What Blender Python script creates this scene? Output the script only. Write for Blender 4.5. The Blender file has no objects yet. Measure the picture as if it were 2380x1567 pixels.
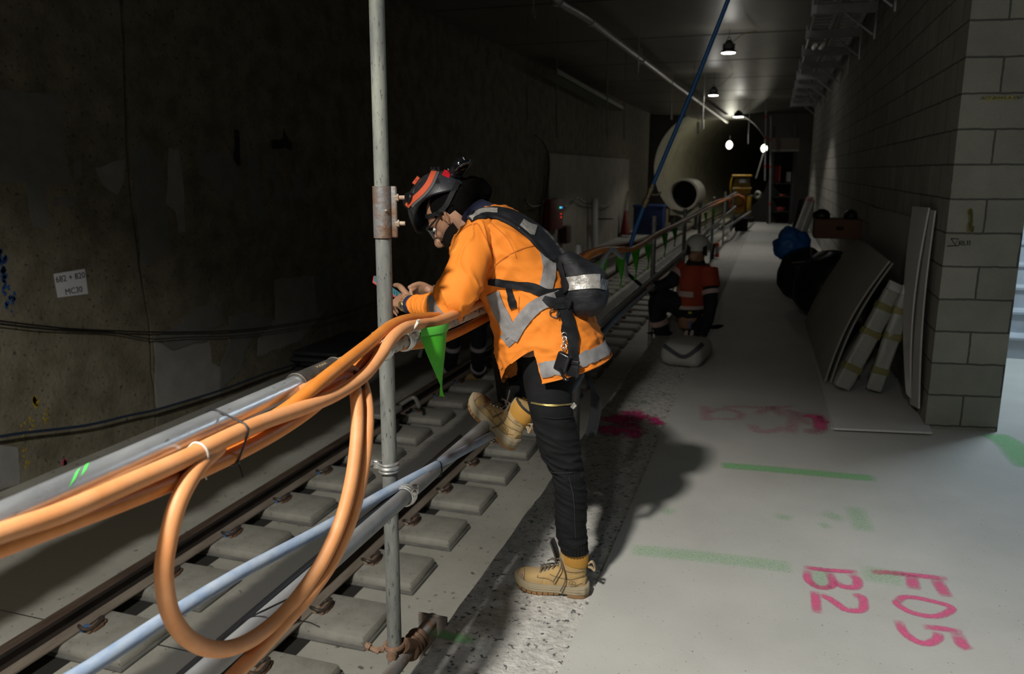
import bpy, bmesh, math, random
from mathutils import Vector as V, Matrix, noise, Euler, Quaternion
from mathutils.bvhtree import BVHTree
random.seed(7)
scene = bpy.context.scene
COL = scene.collection
PI = math.pi

# ------------------------------------------------------------------ camera
W_PX, H_PX, F_PX, EYE = 2380, 1567, 1851.0, 1.6
PITCH = math.atan(387 / F_PX)
YAW = math.atan(613 / math.hypot(F_PX, 387))
FWD = V((-math.sin(YAW) * math.cos(PITCH), math.cos(YAW) * math.cos(PITCH), -math.sin(PITCH)))
RGT = V((math.cos(YAW), math.sin(YAW), 0))
UPV = RGT.cross(FWD)
CAM = V((0, 0, EYE))
cam_d = bpy.data.cameras.new('camera')
cam_o = bpy.data.objects.new('camera', cam_d)
COL.objects.link(cam_o)
cam_o.location = CAM
cam_o.rotation_euler = (PI / 2 - PITCH, 0, YAW)
cam_d.sensor_width = 36
cam_d.lens = 36 * F_PX / W_PX
cam_d.clip_start = 0.05
cam_d.clip_end = 300
cam_d.dof.use_dof = True
cam_d.dof.focus_distance = 2.5
cam_d.dof.aperture_fstop = 4.0
scene.camera = cam_o
scene.view_settings.view_transform = 'Standard'
scene.view_settings.look = 'None'
scene.view_settings.gamma = 1
scene.view_settings.exposure = 0
try:
    scene.cycles.use_denoising = True
    scene.cycles.max_bounces = 6
    scene.cycles.sample_clamp_indirect = 3.0
except Exception:
    pass


def ray(px, py):
    return (FWD + RGT * ((px - W_PX / 2) / F_PX) + UPV * ((H_PX / 2 - py) / F_PX))


def AZ(px, py, z):
    d = ray(px, py); return CAM + d * ((z - EYE) / d.z)


def AX(px, py, x):
    d = ray(px, py); return CAM + d * (x / d.x)


def AY(px, py, y):
    d = ray(px, py); return CAM + d * (y / d.y)


def PXM(p):
    "metres per photo pixel at a point"
    return (V(p) - CAM).dot(FWD) / F_PX


def proj(p):
    v = V(p) - CAM; z = v.dot(FWD)
    return (W_PX / 2 + F_PX * v.dot(RGT) / z, H_PX / 2 - F_PX * v.dot(UPV) / z)


# ------------------------------------------------------------------ materials
MATS = {}


def mat(name, col, rough=0.6, metal=0.0, col2=None, scale=8.0, detail=6.0, amt=(0.35, 0.65), bump=0.0, bscale=None,
        stretch=None, spec=0.5, emit=None, estr=0.0, alpha=None, trans=0.0, sheen=0.0, coat=0.0, speck=None, speck_s=60, speck_t=0.68, rvar=0.0):
    if name in MATS: return MATS[name]
    m = bpy.data.materials.new(name); m.use_nodes = True
    nt = m.node_tree; N = nt.nodes; L = nt.links
    b = N['Principled BSDF']
    b.inputs['Base Color'].default_value = (*col, 1)
    b.inputs['Roughness'].default_value = rough
    b.inputs['Metallic'].default_value = metal
    b.inputs['Specular IOR Level'].default_value = spec
    if sheen: b.inputs['Sheen Weight'].default_value = sheen
    if coat: b.inputs['Coat Weight'].default_value = coat
    if trans: b.inputs['Transmission Weight'].default_value = trans
    if alpha is not None: b.inputs['Alpha'].default_value = alpha
    if emit:
        b.inputs['Emission Color'].default_value = (*emit, 1)
        b.inputs['Emission Strength'].default_value = estr
    tc = N.new('ShaderNodeTexCoord')
    src = tc.outputs['Object']
    if stretch:
        mp = N.new('ShaderNodeMapping'); mp.inputs['Scale'].default_value = stretch
        L.new(src, mp.inputs['Vector']); src = mp.outputs['Vector']
    colsock = None
    if col2 is not None:
        nz = N.new('ShaderNodeTexNoise'); nz.inputs['Scale'].default_value = scale; nz.inputs['Detail'].default_value = detail
        nz.inputs['Roughness'].default_value = 0.62
        L.new(src, nz.inputs['Vector'])
        rp = N.new('ShaderNodeValToRGB')
        rp.color_ramp.elements[0].position = amt[0]; rp.color_ramp.elements[0].color = (*col, 1)
        rp.color_ramp.elements[1].position = amt[1]; rp.color_ramp.elements[1].color = (*col2, 1)
        L.new(nz.outputs['Fac'], rp.inputs['Fac'])
        colsock = rp.outputs['Color']
        if rvar:
            mr = N.new('ShaderNodeMapRange'); mr.inputs['To Min'].default_value = rough - rvar; mr.inputs['To Max'].default_value = rough + rvar
            L.new(nz.outputs['Fac'], mr.inputs['Value']); L.new(mr.outputs['Result'], b.inputs['Roughness'])
    if speck is not None:
        n2 = N.new('ShaderNodeTexNoise'); n2.inputs['Scale'].default_value = speck_s; n2.inputs['Detail'].default_value = 2
        L.new(src, n2.inputs['Vector'])
        r2 = N.new('ShaderNodeValToRGB')
        r2.color_ramp.elements[0].position = speck_t - 0.03; r2.color_ramp.elements[0].color = (0, 0, 0, 1)
        r2.color_ramp.elements[1].position = speck_t + 0.03; r2.color_ramp.elements[1].color = (1, 1, 1, 1)
        L.new(n2.outputs['Fac'], r2.inputs['Fac'])
        mx = N.new('ShaderNodeMix'); mx.data_type = 'RGBA'
        L.new(r2.outputs['Color'], mx.inputs['Factor'])
        if colsock: L.new(colsock, mx.inputs['A'])
        else: mx.inputs['A'].default_value = (*col, 1)
        mx.inputs['B'].default_value = (*speck, 1)
        colsock = mx.outputs['Result']
    if colsock: L.new(colsock, b.inputs['Base Color'])
    if bump:
        n3 = N.new('ShaderNodeTexNoise'); n3.inputs['Scale'].default_value = bscale or scale * 6; n3.inputs['Detail'].default_value = 5
        L.new(src, n3.inputs['Vector'])
        bp = N.new('ShaderNodeBump'); bp.inputs['Strength'].default_value = bump; bp.inputs['Distance'].default_value = 0.01
        L.new(n3.outputs['Fac'], bp.inputs['Height']); L.new(bp.outputs['Normal'], b.inputs['Normal'])
    m['sock'] = 1
    MATS[name] = m
    return m


def mat_color_socket(m):
    b = m.node_tree.nodes['Principled BSDF']
    i = b.inputs['Base Color']
    return i.links[0].from_socket if i.is_linked else None


def overlay(m, fac_socket, col):
    "mix another colour over a material's own colour where fac is high"
    nt = m.node_tree; b = nt.nodes['Principled BSDF']
    s = mat_color_socket(m)
    mx = nt.nodes.new('ShaderNodeMix'); mx.data_type = 'RGBA'
    nt.links.new(fac_socket, mx.inputs['Factor'])
    if s: nt.links.new(s, mx.inputs['A'])
    else: mx.inputs['A'].default_value = b.inputs['Base Color'].default_value
    mx.inputs['B'].default_value = (*col, 1)
    nt.links.new(mx.outputs['Result'], b.inputs['Base Color'])


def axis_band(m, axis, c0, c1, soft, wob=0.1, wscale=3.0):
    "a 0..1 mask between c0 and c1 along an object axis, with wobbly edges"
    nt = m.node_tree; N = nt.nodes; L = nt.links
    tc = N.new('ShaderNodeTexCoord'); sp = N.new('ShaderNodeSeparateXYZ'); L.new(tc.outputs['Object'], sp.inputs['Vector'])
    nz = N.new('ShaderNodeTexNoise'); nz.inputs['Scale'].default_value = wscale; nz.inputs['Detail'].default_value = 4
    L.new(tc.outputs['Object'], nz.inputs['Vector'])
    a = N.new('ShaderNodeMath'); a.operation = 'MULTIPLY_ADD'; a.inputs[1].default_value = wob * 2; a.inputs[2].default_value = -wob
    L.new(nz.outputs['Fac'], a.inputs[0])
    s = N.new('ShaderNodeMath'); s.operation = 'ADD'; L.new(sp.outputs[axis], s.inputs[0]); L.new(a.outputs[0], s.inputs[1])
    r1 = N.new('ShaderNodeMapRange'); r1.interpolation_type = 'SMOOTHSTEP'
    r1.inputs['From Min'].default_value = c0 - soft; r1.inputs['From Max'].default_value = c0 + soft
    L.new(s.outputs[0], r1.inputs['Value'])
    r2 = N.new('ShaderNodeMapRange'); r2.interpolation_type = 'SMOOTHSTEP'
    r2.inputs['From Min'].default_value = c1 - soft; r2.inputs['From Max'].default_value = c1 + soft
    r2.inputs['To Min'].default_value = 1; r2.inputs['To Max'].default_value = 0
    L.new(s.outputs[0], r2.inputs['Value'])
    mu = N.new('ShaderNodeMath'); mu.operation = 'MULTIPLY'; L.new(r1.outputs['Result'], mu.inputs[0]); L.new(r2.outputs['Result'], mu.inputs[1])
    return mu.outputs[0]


def spray_mat(name, col, scale=30, lo=0.42, hi=0.6, edge=True):
    "sprayed paint: patchy film that lets the concrete through"
    if name in MATS: return MATS[name]
    m = bpy.data.materials.new(name); m.use_nodes = True
    nt = m.node_tree; N = nt.nodes; L = nt.links; b = N['Principled BSDF']
    b.inputs['Base Color'].default_value = (*col, 1); b.inputs['Roughness'].default_value = 0.7
    tc = N.new('ShaderNodeTexCoord')
    nz = N.new('ShaderNodeTexNoise'); nz.inputs['Scale'].default_value = scale; nz.inputs['Detail'].default_value = 8; nz.inputs['Roughness'].default_value = 0.75
    L.new(tc.outputs['Object'], nz.inputs['Vector'])
    mr = N.new('ShaderNodeMapRange'); mr.inputs['From Min'].default_value = lo; mr.inputs['From Max'].default_value = hi
    L.new(nz.outputs['Fac'], mr.inputs['Value'])
    fac = mr.outputs['Result']
    at = N.new('ShaderNodeAttribute'); at.attribute_name = 'film'
    mu = N.new('ShaderNodeMath'); mu.operation = 'MULTIPLY'; L.new(fac, mu.inputs[0]); L.new(at.outputs['Fac'], mu.inputs[1])
    L.new(mu.outputs[0], b.inputs['Alpha'])
    MATS[name] = m
    return m


# ------------------------------------------------------------------ mesh building
def catmull(pts, n):
    pts = [V(p) if not isinstance(p, V) else p for p in pts]
    if len(pts) == 2:
        return [pts[0].lerp(pts[1], i / (n - 1)) for i in range(n)]
    P = [pts[0] * 2 - pts[1]] + pts + [pts[-1] * 2 - pts[-2]]
    seg = len(pts) - 1; out = []
    for i in range(n):
        t = i / (n - 1) * seg; k = min(int(t), seg - 1); u = t - k
        a, b, c, d = P[k], P[k + 1], P[k + 2], P[k + 3]
        out.append(0.5 * ((2 * b) + (c - a) * u + (2 * a - 5 * b + 4 * c - d) * u * u + (3 * b - a - 3 * c + d) * u ** 3))
    return out


def interp(vals, n):
    vals = [V((v, 0, 0)) for v in vals]
    return [v.x for v in catmull(vals, n)]


class MB:
    def __init__(s):
        s.v = []; s.f = []; s.fm = []; s.mi = 0

    def add(s, vs, fs):
        o = len(s.v); s.v += [V(v) for v in vs]
        for f in fs:
            s.f.append([i + o for i in f]); s.fm.append(s.mi)
        return s

    def box(s, c, size, rot=None, taper=1.0):
        hx, hy, hz = size[0] / 2, size[1] / 2, size[2] / 2
        R = rot.to_matrix() if isinstance(rot, (Euler, Quaternion)) else (rot or Matrix.Identity(3))
        vs = []
        for z, t in ((-hz, 1), (hz, taper)):
            for x, y in ((-hx, -hy), (hx, -hy), (hx, hy), (-hx, hy)):
                vs.append(V(c) + R @ V((x * t, y * t, z)))
        return s.add(vs, [(3, 2, 1, 0), (4, 5, 6, 7), (0, 1, 5, 4), (1, 2, 6, 5), (2, 3, 7, 6), (3, 0, 4, 7)])

    def bbox(s, lo, hi):
        return s.box([(lo[i] + hi[i]) / 2 for i in range(3)], [hi[i] - lo[i] for i in range(3)])

    def rbox(s, c, size, r=0.01, rot=None, seg=3):
        "box with rounded edges"
        bm = bmesh.new(); bmesh.ops.create_cube(bm, size=1)
        for v in bm.verts: v.co = V((v.co.x * size[0], v.co.y * size[1], v.co.z * size[2]))
        bmesh.ops.bevel(bm, geom=bm.edges[:], offset=min(r, min(size) * 0.49), segments=seg, affect='EDGES', profile=0.5)
        R = rot.to_matrix() if isinstance(rot, (Euler, Quaternion)) else (rot or Matrix.Identity(3))
        bm.verts.index_update()
        vs = [V(c) + R @ v.co for v in bm.verts]; fs = [[v.index for v in f.verts] for f in bm.faces]
        bm.free(); return s.add(vs, fs)

    def loft(s, rings, cap=True, close=False):
        n = len(rings[0]); vs = [p for r in rings for p in r]; fs = []
        R = len(rings)
        for i in range(R - 1 + (1 if close else 0)):
            a = i * n; b = ((i + 1) % R) * n
            for j in range(n):
                k = (j + 1) % n
                fs.append((a + j, a + k, b + k, b + j))
        if cap and not close:
            fs.append(tuple(reversed(range(n)))); fs.append(tuple(range((R - 1) * n, R * n)))
        return s.add(vs, fs)

    def tube(s, path, r, seg=12, cap=True, n=None, flat=None, ref=None, close=False):
        "round (or flattened) tube along a path; r may be a list"
        pts = [V(p) for p in path]
        if n: pts = catmull(pts, n)
        R = len(pts)
        rs = r if isinstance(r, (list, tuple)) else [r] * R
        if len(rs) != R: rs = interp(rs, R)
        fl = flat if isinstance(flat, (list, tuple)) else [flat or 1.0] * R
        if len(fl) != R: fl = interp(fl, R)
        rings = []; up = V(ref) if ref is not None else None
        for i in range(R):
            if close: t = pts[(i + 1) % R] - pts[i - 1]
            else: t = pts[min(i + 1, R - 1)] - pts[max(i - 1, 0)]
            if t.length < 1e-9: t = V((0, 0, 1))
            t.normalize()
            if up is None:
                up = V((0, 0, 1)) if abs(t.z) < 0.9 else V((1, 0, 0))
            u = up - t * up.dot(t)
            if u.length < 1e-6: u = t.orthogonal()
            u.normalize(); w = t.cross(u)
            if ref is None: up = u
            rings.append([pts[i] + (u * math.cos(a) * rs[i] + w * math.sin(a) * rs[i] * fl[i]) for a in [2 * PI * k / seg for k in range(seg)]])
        return s.loft(rings, cap, close)

    def cyl(s, p0, p1, r, seg=16, r2=None):
        return s.tube([p0, p1], [r, r if r2 is None else r2], seg)

    def pipe(s, p0, p1, r, t=0.004, seg=20):
        "hollow pipe"
        p0, p1 = V(p0), V(p1); d = (p1 - p0).normalized()
        u = d.orthogonal().normalized(); w = d.cross(u); rings = []
        for (p, q) in ((p0, r), (p1, r), (p1, r - t), (p0, r - t)):
            rings.append([p + u * math.cos(2 * PI * k / seg) * q + w * math.sin(2 * PI * k / seg) * q for k in range(seg)])
        return s.loft(rings, False, True)

    def ell(s, c, r, seg=20, rings=12, R=None):
        R = R or Matrix.Identity(3); vs = []; fs = []
        c = V(c)
        for i in range(1, rings):
            a = PI * i / rings
            for j in range(seg):
                b = 2 * PI * j / seg
                vs.append(c + R @ V((r[0] * math.sin(a) * math.cos(b), r[1] * math.sin(a) * math.sin(b), r[2] * math.cos(a))))
        top = len(vs); vs.append(c + R @ V((0, 0, r[2]))); bot = len(vs); vs.append(c + R @ V((0, 0, -r[2])))
        for i in range(rings - 2):
            for j in range(seg):
                k = (j + 1) % seg
                fs.append((i * seg + j, (i + 1) * seg + j, (i + 1) * seg + k, i * seg + k))
        for j in range(seg):
            k = (j + 1) % seg
            fs.append((top, j, k)); fs.append((bot, (rings - 2) * seg + k, (rings - 2) * seg + j))
        return s.add(vs, fs)

    def lathe(s, c, prof, seg=24, R=None, cap=True):
        "prof: (radius, height) along local z"
        R = R or Matrix.Identity(3); c = V(c)
        rings = [[c + R @ V((max(r, 1e-5) * math.cos(2 * PI * k / seg), max(r, 1e-5) * math.sin(2 * PI * k / seg), h)) for k in range(seg)] for r, h in prof]
        return s.loft(rings, cap)

    def torus(s, c, R0, r, axis=(0, 0, 1), seg=32, sub=8, a0=0, a1=2 * PI):
        ax = V(axis).normalized(); u = ax.orthogonal().normalized(); w = ax.cross(u); c = V(c)
        full = abs(a1 - a0 - 2 * PI) < 1e-6
        n = seg if full else seg + 1
        pts = [c + (u * math.cos(a0 + (a1 - a0) * k / seg) + w * math.sin(a0 + (a1 - a0) * k / seg)) * R0 for k in range(n)]
        return s.tube(pts, r, sub, close=full)

    def prism(s, poly, d):
        "polygon (3D points, planar) extruded by vector d"
        n = len(poly); d = V(d)
        vs = [V(p) for p in poly] + [V(p) + d for p in poly]
        fs = [tuple(reversed(range(n))), tuple(range(n, 2 * n))]
        for j in range(n):
            k = (j + 1) % n; fs.append((j, k, n + k, n + j))
        return s.add(vs, fs)

    def sheet(s, grid, t=0.0, nrm=None):
        "grid of points [rows][cols]; thickness t"
        R = len(grid); n = len(grid[0])
        vs = [V(p) for r in grid for p in r]
        fs = [(i * n + j, i * n + j + 1, (i + 1) * n + j + 1, (i + 1) * n + j) for i in range(R - 1) for j in range(n - 1)]
        if t:
            me = bmesh.new(); bv = [me.verts.new(v) for v in vs]
            for f in fs: me.faces.new([bv[i] for i in f])
            bmesh.ops.recalc_face_normals(me, faces=me.faces[:]); me.normal_update()
            ns = [v.normal.copy() for v in bv]; me.free()
            vs2 = [v - nn * t for v, nn in zip(vs, ns)]; o = len(vs)
            fs2 = [tuple(reversed([i + o for i in f])) for f in fs]
            rim = [i for i in range(n)] + [i * n + n - 1 for i in range(1, R)] + [(R - 1) * n + j for j in range(n - 2, -1, -1)] + [i * n for i in range(R - 2, 0, -1)]
            fr = [(rim[(q + 1) % len(rim)], rim[q], rim[q] + o, rim[(q + 1) % len(rim)] + o) for q in range(len(rim))]
            vs += vs2; fs = fs + fs2 + fr
        return s.add(vs, fs)

    def build(s, name, m, parent=None, smooth=True, bevel=0.0, bseg=2, sub=0, ang=35, recalc=True, remesh=0.0, smooth_it=0):
        me = bpy.data.meshes.new(name)
        off = V((0, 0, 0))
        if parent is not None:
            off = WORLD.get(parent.name, V((0, 0, 0)))
        me.from_pydata([tuple(v - off) for v in s.v], [], s.f)
        ms = m if isinstance(m, (list, tuple)) else [m]
        for q in ms: me.materials.append(q)
        if len(ms) > 1:
            for p, i in zip(me.polygons, s.fm): p.material_index = i
        if recalc:
            bm = bmesh.new(); bm.from_mesh(me); bmesh.ops.recalc_face_normals(bm, faces=bm.faces[:]); bm.to_mesh(me); bm.free()
        o = bpy.data.objects.new(name, me); COL.objects.link(o)
        WORLD[o.name] = off
        if parent is not None: o.parent = parent
        if remesh:
            md = o.modifiers.new('r', 'REMESH'); md.mode = 'VOXEL'; md.voxel_size = remesh
            apply_mods(o)
            if smooth_it: relax(o.data, smooth_it)
        if bevel:
            md = o.modifiers.new('b', 'BEVEL'); md.width = bevel; md.segments = bseg; md.limit_method = 'ANGLE'; md.angle_limit = math.radians(40)
            apply_mods(o)
        if sub:
            md = o.modifiers.new('s', 'SUBSURF'); md.levels = sub; md.render_levels = sub
            apply_mods(o)
        if smooth: shade(o.data, ang)
        return o


WORLD = {}


def apply_mods(o):
    dg = bpy.context.evaluated_depsgraph_get(); dg.update()
    ev = o.evaluated_get(dg)
    me = bpy.data.meshes.new_from_object(ev, preserve_all_data_layers=True, depsgraph=dg)
    old = o.data; o.modifiers.clear(); o.data = me; me.name = old.name
    bpy.data.meshes.remove(old)


def relax(me, it):
    bm = bmesh.new(); bm.from_mesh(me)
    for _ in range(it): bmesh.ops.smooth_vert(bm, verts=bm.verts[:], factor=0.5, use_axis_x=True, use_axis_y=True, use_axis_z=True)
    bm.to_mesh(me); bm.free()


def shade(me, ang=35):
    bm = bmesh.new(); bm.from_mesh(me); a = math.radians(ang)
    for f in bm.faces: f.smooth = True
    for e in bm.edges:
        if len(e.link_faces) == 2:
            e.smooth = e.calc_face_angle(0) < a
        else: e.smooth = True
    bm.to_mesh(me); bm.free()


def displace(o, fn, passes=1):
    "move the vertices of a mesh along their normals by fn(world point, normal)"
    me = o.data; off = WORLD.get(o.name, V((0, 0, 0)))
    bm = bmesh.new(); bm.from_mesh(me); bm.normal_update()
    for v in bm.verts:
        v.co += v.normal * fn(v.co + off, v.normal)
    bm.to_mesh(me); bm.free(); me.update()


def tag(o, label=None, cat=None, group=None, kind=None):
    if label: o['label'] = label
    if cat: o['category'] = cat
    if group: o['group'] = group
    if kind: o['kind'] = kind
    return o


def thing(name, loc, label, cat, group=None):
    o = bpy.data.objects.new(name, None); COL.objects.link(o)
    o.empty_display_size = 0.1
    o.location = loc; WORLD[o.name] = V(loc)
    return tag(o, label, cat, group)


def solo(o, label, cat, group=None):
    "a thing that is one mesh: origin moved to its base"
    me = o.data
    if len(me.vertices):
        xs = [v.co for v in me.vertices]
        c = V((sum(v.x for v in xs) / len(xs), sum(v.y for v in xs) / len(xs), min(v.z for v in xs)))
        me.transform(Matrix.Translation(-c)); o.location = c; WORLD[o.name] = c
    return tag(o, label, cat, group)


def structure(o):
    o['kind'] = 'structure'; return o


def bvh_of(o):
    off = WORLD.get(o.name, V((0, 0, 0)))
    me = o.data
    return BVHTree.FromPolygons([tuple(v.co + off) for v in me.vertices], [tuple(p.vertices) for p in me.polygons])


def copy_tree(root, loc, label=None, group=None):
    r = root.copy(); COL.objects.link(r); r.location = loc
    WORLD[r.name] = V(loc)
    if label: r['label'] = label
    if group: r['group'] = group
    for ch in list(root.children):
        c = ch.copy(); COL.objects.link(c); c.parent = r
        for g in list(ch.children):
            d = g.copy(); COL.objects.link(d); d.parent = c
    return r


def drape(bvhs, path, width, off=0.004, n=40, m=5, taper=None):
    """a strip of cloth that hugs a body: the path and the width are sighted on the photo, every point is
    found on the body's surface and lifted off it along the surface normal"""
    P = catmull([V((p[0], p[1], 0)) for p in path], n)
    rows = []
    ws = width if isinstance(width, (list, tuple)) else [width] * 2
    ws = interp(ws, n) if len(ws) != n else ws
    last = None
    for i in range(n):
        t = (P[min(i + 1, n - 1)] - P[max(i - 1, 0)]); t.normalize()
        q = V((-t.y, t.x, 0)); row = []
        for j in range(m):
            s = (j / (m - 1) - 0.5) * ws[i]
            c = P[i] + q * s
            d = ray(c.x, c.y); best = None
            for b in bvhs:
                h = b.ray_cast(CAM, d.normalized())
                if h[0] is not None and (best is None or h[3] < best[3]): best = h
            if best is None or (last is not None and abs(best[3] - last) > 0.25):
                row.append(None)
            else:
                nn = best[1] if best[1].dot(d) < 0 else -best[1]
                row.append((best[0], nn, best[3])); last = best[3]
        rows.append(row)
    good = []
    for i, row in enumerate(rows):
        if all(r is None for r in row): continue
        for j in range(m):
            if row[j] is None:
                k = min((k for k in range(m) if row[k] is not None), key=lambda k: abs(k - j))
                c = P[i] + V((-(P[min(i + 1, n - 1)] - P[max(i - 1, 0)]).normalized().y, (P[min(i + 1, n - 1)] - P[max(i - 1, 0)]).normalized().x, 0)) * ((j / (m - 1) - 0.5) * ws[i])
                d = ray(c.x, c.y).normalized()
                row[j] = (CAM + d * row[k][2], row[k][1], row[k][2])
        good.append([r[0] + r[1] * off for r in row])
    # soften
    for _ in range(2):
        g2 = [list(r) for r in good]
        for i in range(1, len(good) - 1):
            for j in range(m): g2[i][j] = good[i][j] * 0.5 + (good[i - 1][j] + good[i + 1][j]) * 0.25
        good = g2
    return good


ORD = ['first', 'second', 'third', 'fourth', 'fifth', 'sixth', 'seventh', 'eighth', 'ninth', 'tenth', 'eleventh', 'twelfth', 'thirteenth',
       'fourteenth', 'fifteenth', 'sixteenth', 'seventeenth', 'eighteenth', 'nineteenth']
TENS = {2: 'twent', 3: 'thirt', 4: 'fort', 5: 'fift', 6: 'sixt'}


def nth(i):
    if i < 19: return ORD[i]
    n = i + 1
    if n % 10 == 0: return TENS[n // 10] + 'ieth'
    return TENS[n // 10] + 'y-' + ORD[n % 10 - 1]


def text_mesh(txt, size, font_shear=0.0, extrude=0.0006):
    "lettering as a plain mesh lying in local xy, centred"
    cu = bpy.data.curves.new('txt', 'FONT'); cu.body = txt; cu.size = size; cu.align_x = 'CENTER'; cu.align_y = 'CENTER'
    cu.extrude = extrude; cu.shear = font_shear; cu.resolution_u = 3
    o = bpy.data.objects.new('txt', cu); COL.objects.link(o)
    dg = bpy.context.evaluated_depsgraph_get(); dg.update()
    me = bpy.data.meshes.new_from_object(o.evaluated_get(dg))
    vs = [v.co.copy() for v in me.vertices]; fs = [tuple(p.vertices) for p in me.polygons]
    bpy.data.objects.remove(o); bpy.data.curves.remove(cu); bpy.data.meshes.remove(me)
    return vs, fs


def put_text(mb, txt, size, origin, ex, ey, **k):
    vs, fs = text_mesh(txt, size, **k)
    ex, ey = V(ex).normalized(), V(ey).normalized(); ez = ex.cross(ey)
    return mb.add([V(origin) + ex * v.x + ey * v.y + ez * v.z for v in vs], fs)
# ================================================================== SETTING
TZ = -1.015        # track slab level
LWX = -5.96          # left wall face
CEIL = 4.3
m_slab = mat('platform_concrete', (0.42, 0.415, 0.385), 0.66, col2=(0.49, 0.48, 0.445), scale=1.6, detail=9, bump=0.12, bscale=90,
             speck=(0.2, 0.19, 0.17), speck_s=75, speck_t=0.72)
m_strip = mat('rough_edge_concrete', (0.36, 0.35, 0.32), 0.9, col2=(0.56, 0.54, 0.5), scale=26, detail=8, bump=0.9, bscale=55,
              speck=(0.1, 0.1, 0.1), speck_s=48, speck_t=0.64)
m_track = mat('track_concrete', (0.31, 0.297, 0.257), 0.8, col2=(0.42, 0.405, 0.355), scale=1.1, detail=9, bump=0.2, bscale=40,
              speck=(0.12, 0.115, 0.1), speck_s=22, speck_t=0.7)
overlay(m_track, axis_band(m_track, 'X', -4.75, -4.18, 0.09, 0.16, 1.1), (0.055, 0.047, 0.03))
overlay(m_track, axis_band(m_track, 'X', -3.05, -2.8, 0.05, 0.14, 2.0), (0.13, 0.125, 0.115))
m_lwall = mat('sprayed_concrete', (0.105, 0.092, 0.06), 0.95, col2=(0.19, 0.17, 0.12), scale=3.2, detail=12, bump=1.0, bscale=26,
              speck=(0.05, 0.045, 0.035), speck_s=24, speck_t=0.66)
m_ceil = mat('ceiling_concrete', (0.11, 0.105, 0.09), 0.42, col2=(0.16, 0.15, 0.13), scale=1.2, detail=6, stretch=(1, .5, 1), bump=0.1, bscale=6)
m_patch = mat('dark_mortar', (0.115, 0.12, 0.11), 0.85, col2=(0.15, 0.15, 0.14), scale=5, bump=0.25, bscale=40)
m_patch2 = mat('pale_mortar', (0.2, 0.195, 0.18), 0.85, col2=(0.25, 0.245, 0.225), scale=5, bump=0.2, bscale=40)
m_black = mat('joint_black', (0.006, 0.006, 0.006), 0.95)
m_tunnel = mat('tunnel_lining', (0.15, 0.14, 0.1), 0.6, col2=(0.21, 0.2, 0.15), scale=2, bump=0.3)

# platform slab and its rough edge strip
b = MB(); b.bbox((-0.57, -4, -1.2), (4.6, 26.6, 0.0))
floor = structure(b.build('floor', m_slab, smooth=False))
b = MB()
ring = []
ny = 420
for i in range(ny + 1):
    y = -4 + 30.6 * (i / ny)
    w = noise.noise(V((y * 3.1, 0, 0))) * 0.012 + noise.noise(V((y * 13, 5, 0))) * 0.008
    e = -1.055 + w
    ring.append([V((e, y, -1.2)), V((e + 0.002, y, -0.045 + w * .5)), V((e + 0.02, y, -0.014)), V((-0.8, y, -0.012)), V((-0.571, y, -0.012)), V((-0.571, y, -1.2))])
b.loft(ring, True)
trim = structure(b.build('trim_1', m_strip, ang=50))
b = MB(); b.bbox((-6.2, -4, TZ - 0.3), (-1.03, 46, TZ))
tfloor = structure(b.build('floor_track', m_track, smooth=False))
# construction joints across the track slab
for q, yy in enumerate((3.22, 9.8, 16.4, 23)):
    b = MB(); b.bbox((LWX, yy, TZ - 0.01), (-1.06, yy + 0.008, TZ + 0.0008)); b.build('slab_joint', m_black, tfloor)

# left wall in two pours, with an open joint between them
crack = [(284, -40), (287, 60), (290, 150), (296, 300), (300, 400), (306, 470), (322, 580), (325, 612), (337, 690), (348, 760), (352, 850), (361, 935), (362, 1000)]
cw = [0.05, 0.05, .045, .06, .045, .04, .04, .06, .035, .035, .035, .03, .03]
cp = [AX(x, y, LWX) for x, y in crack]
zs = [p.z for p in cp]
e1 = [V((LWX, p.y - w / 2, p.z)) for p, w in zip(cp, cw)]; e2 = [V((LWX, p.y + w / 2, p.z)) for p, w in zip(cp, cw)]
for e in (e1, e2):
    e[0].z = CEIL; e[-1].z = TZ - 0.05
    for q in range(len(e) - 1): e[q].z = max(min(e[q].z, CEIL), TZ)


def wallpiece(edge, yfar, name):
    b = MB(); P = catmull(edge, 60)
    for i, p in enumerate(P): p.y += noise.noise(V((p.z * 6, 3, 0))) * 0.012
    n = 2; rows = []
    for p in P: rows.append([V((LWX, yfar, p.z)), p, V((LWX - 0.12, p.y, p.z)), V((LWX - 0.12, yfar, p.z))])
    b.loft(rows, True)
    return structure(b.build(name, m_lwall, smooth=False))


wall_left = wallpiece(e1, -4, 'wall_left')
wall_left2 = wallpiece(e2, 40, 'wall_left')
b = MB(); b.bbox((LWX - 0.16, 5.6, TZ - .05), (LWX - 0.1, 7.2, CEIL)); b.build('joint_filler', m_black, wall_left)


def patch(pts, m, par, s=1.0, ox=0, oy=0, t=0.006):
    P = [AX(ox + x * s, oy + y * s, LWX + t) for x, y in pts]
    Q = []
    for i, p in enumerate(P):
        q = P[(i + 1) % len(P)]; n = max(2, int((q - p).length / 0.05))
        for k in range(n):
            r = p.lerp(q, k / n)
            r.y += noise.noise(r * 5) * 0.03; r.z += noise.noise(r * 5 + V((7, 1, 2))) * 0.03
            Q.append(r)
    b = MB(); b.prism(Q, (-t - 0.002, 0, 0)); return b.build('mortar_patch', m, par, smooth=False)


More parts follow.
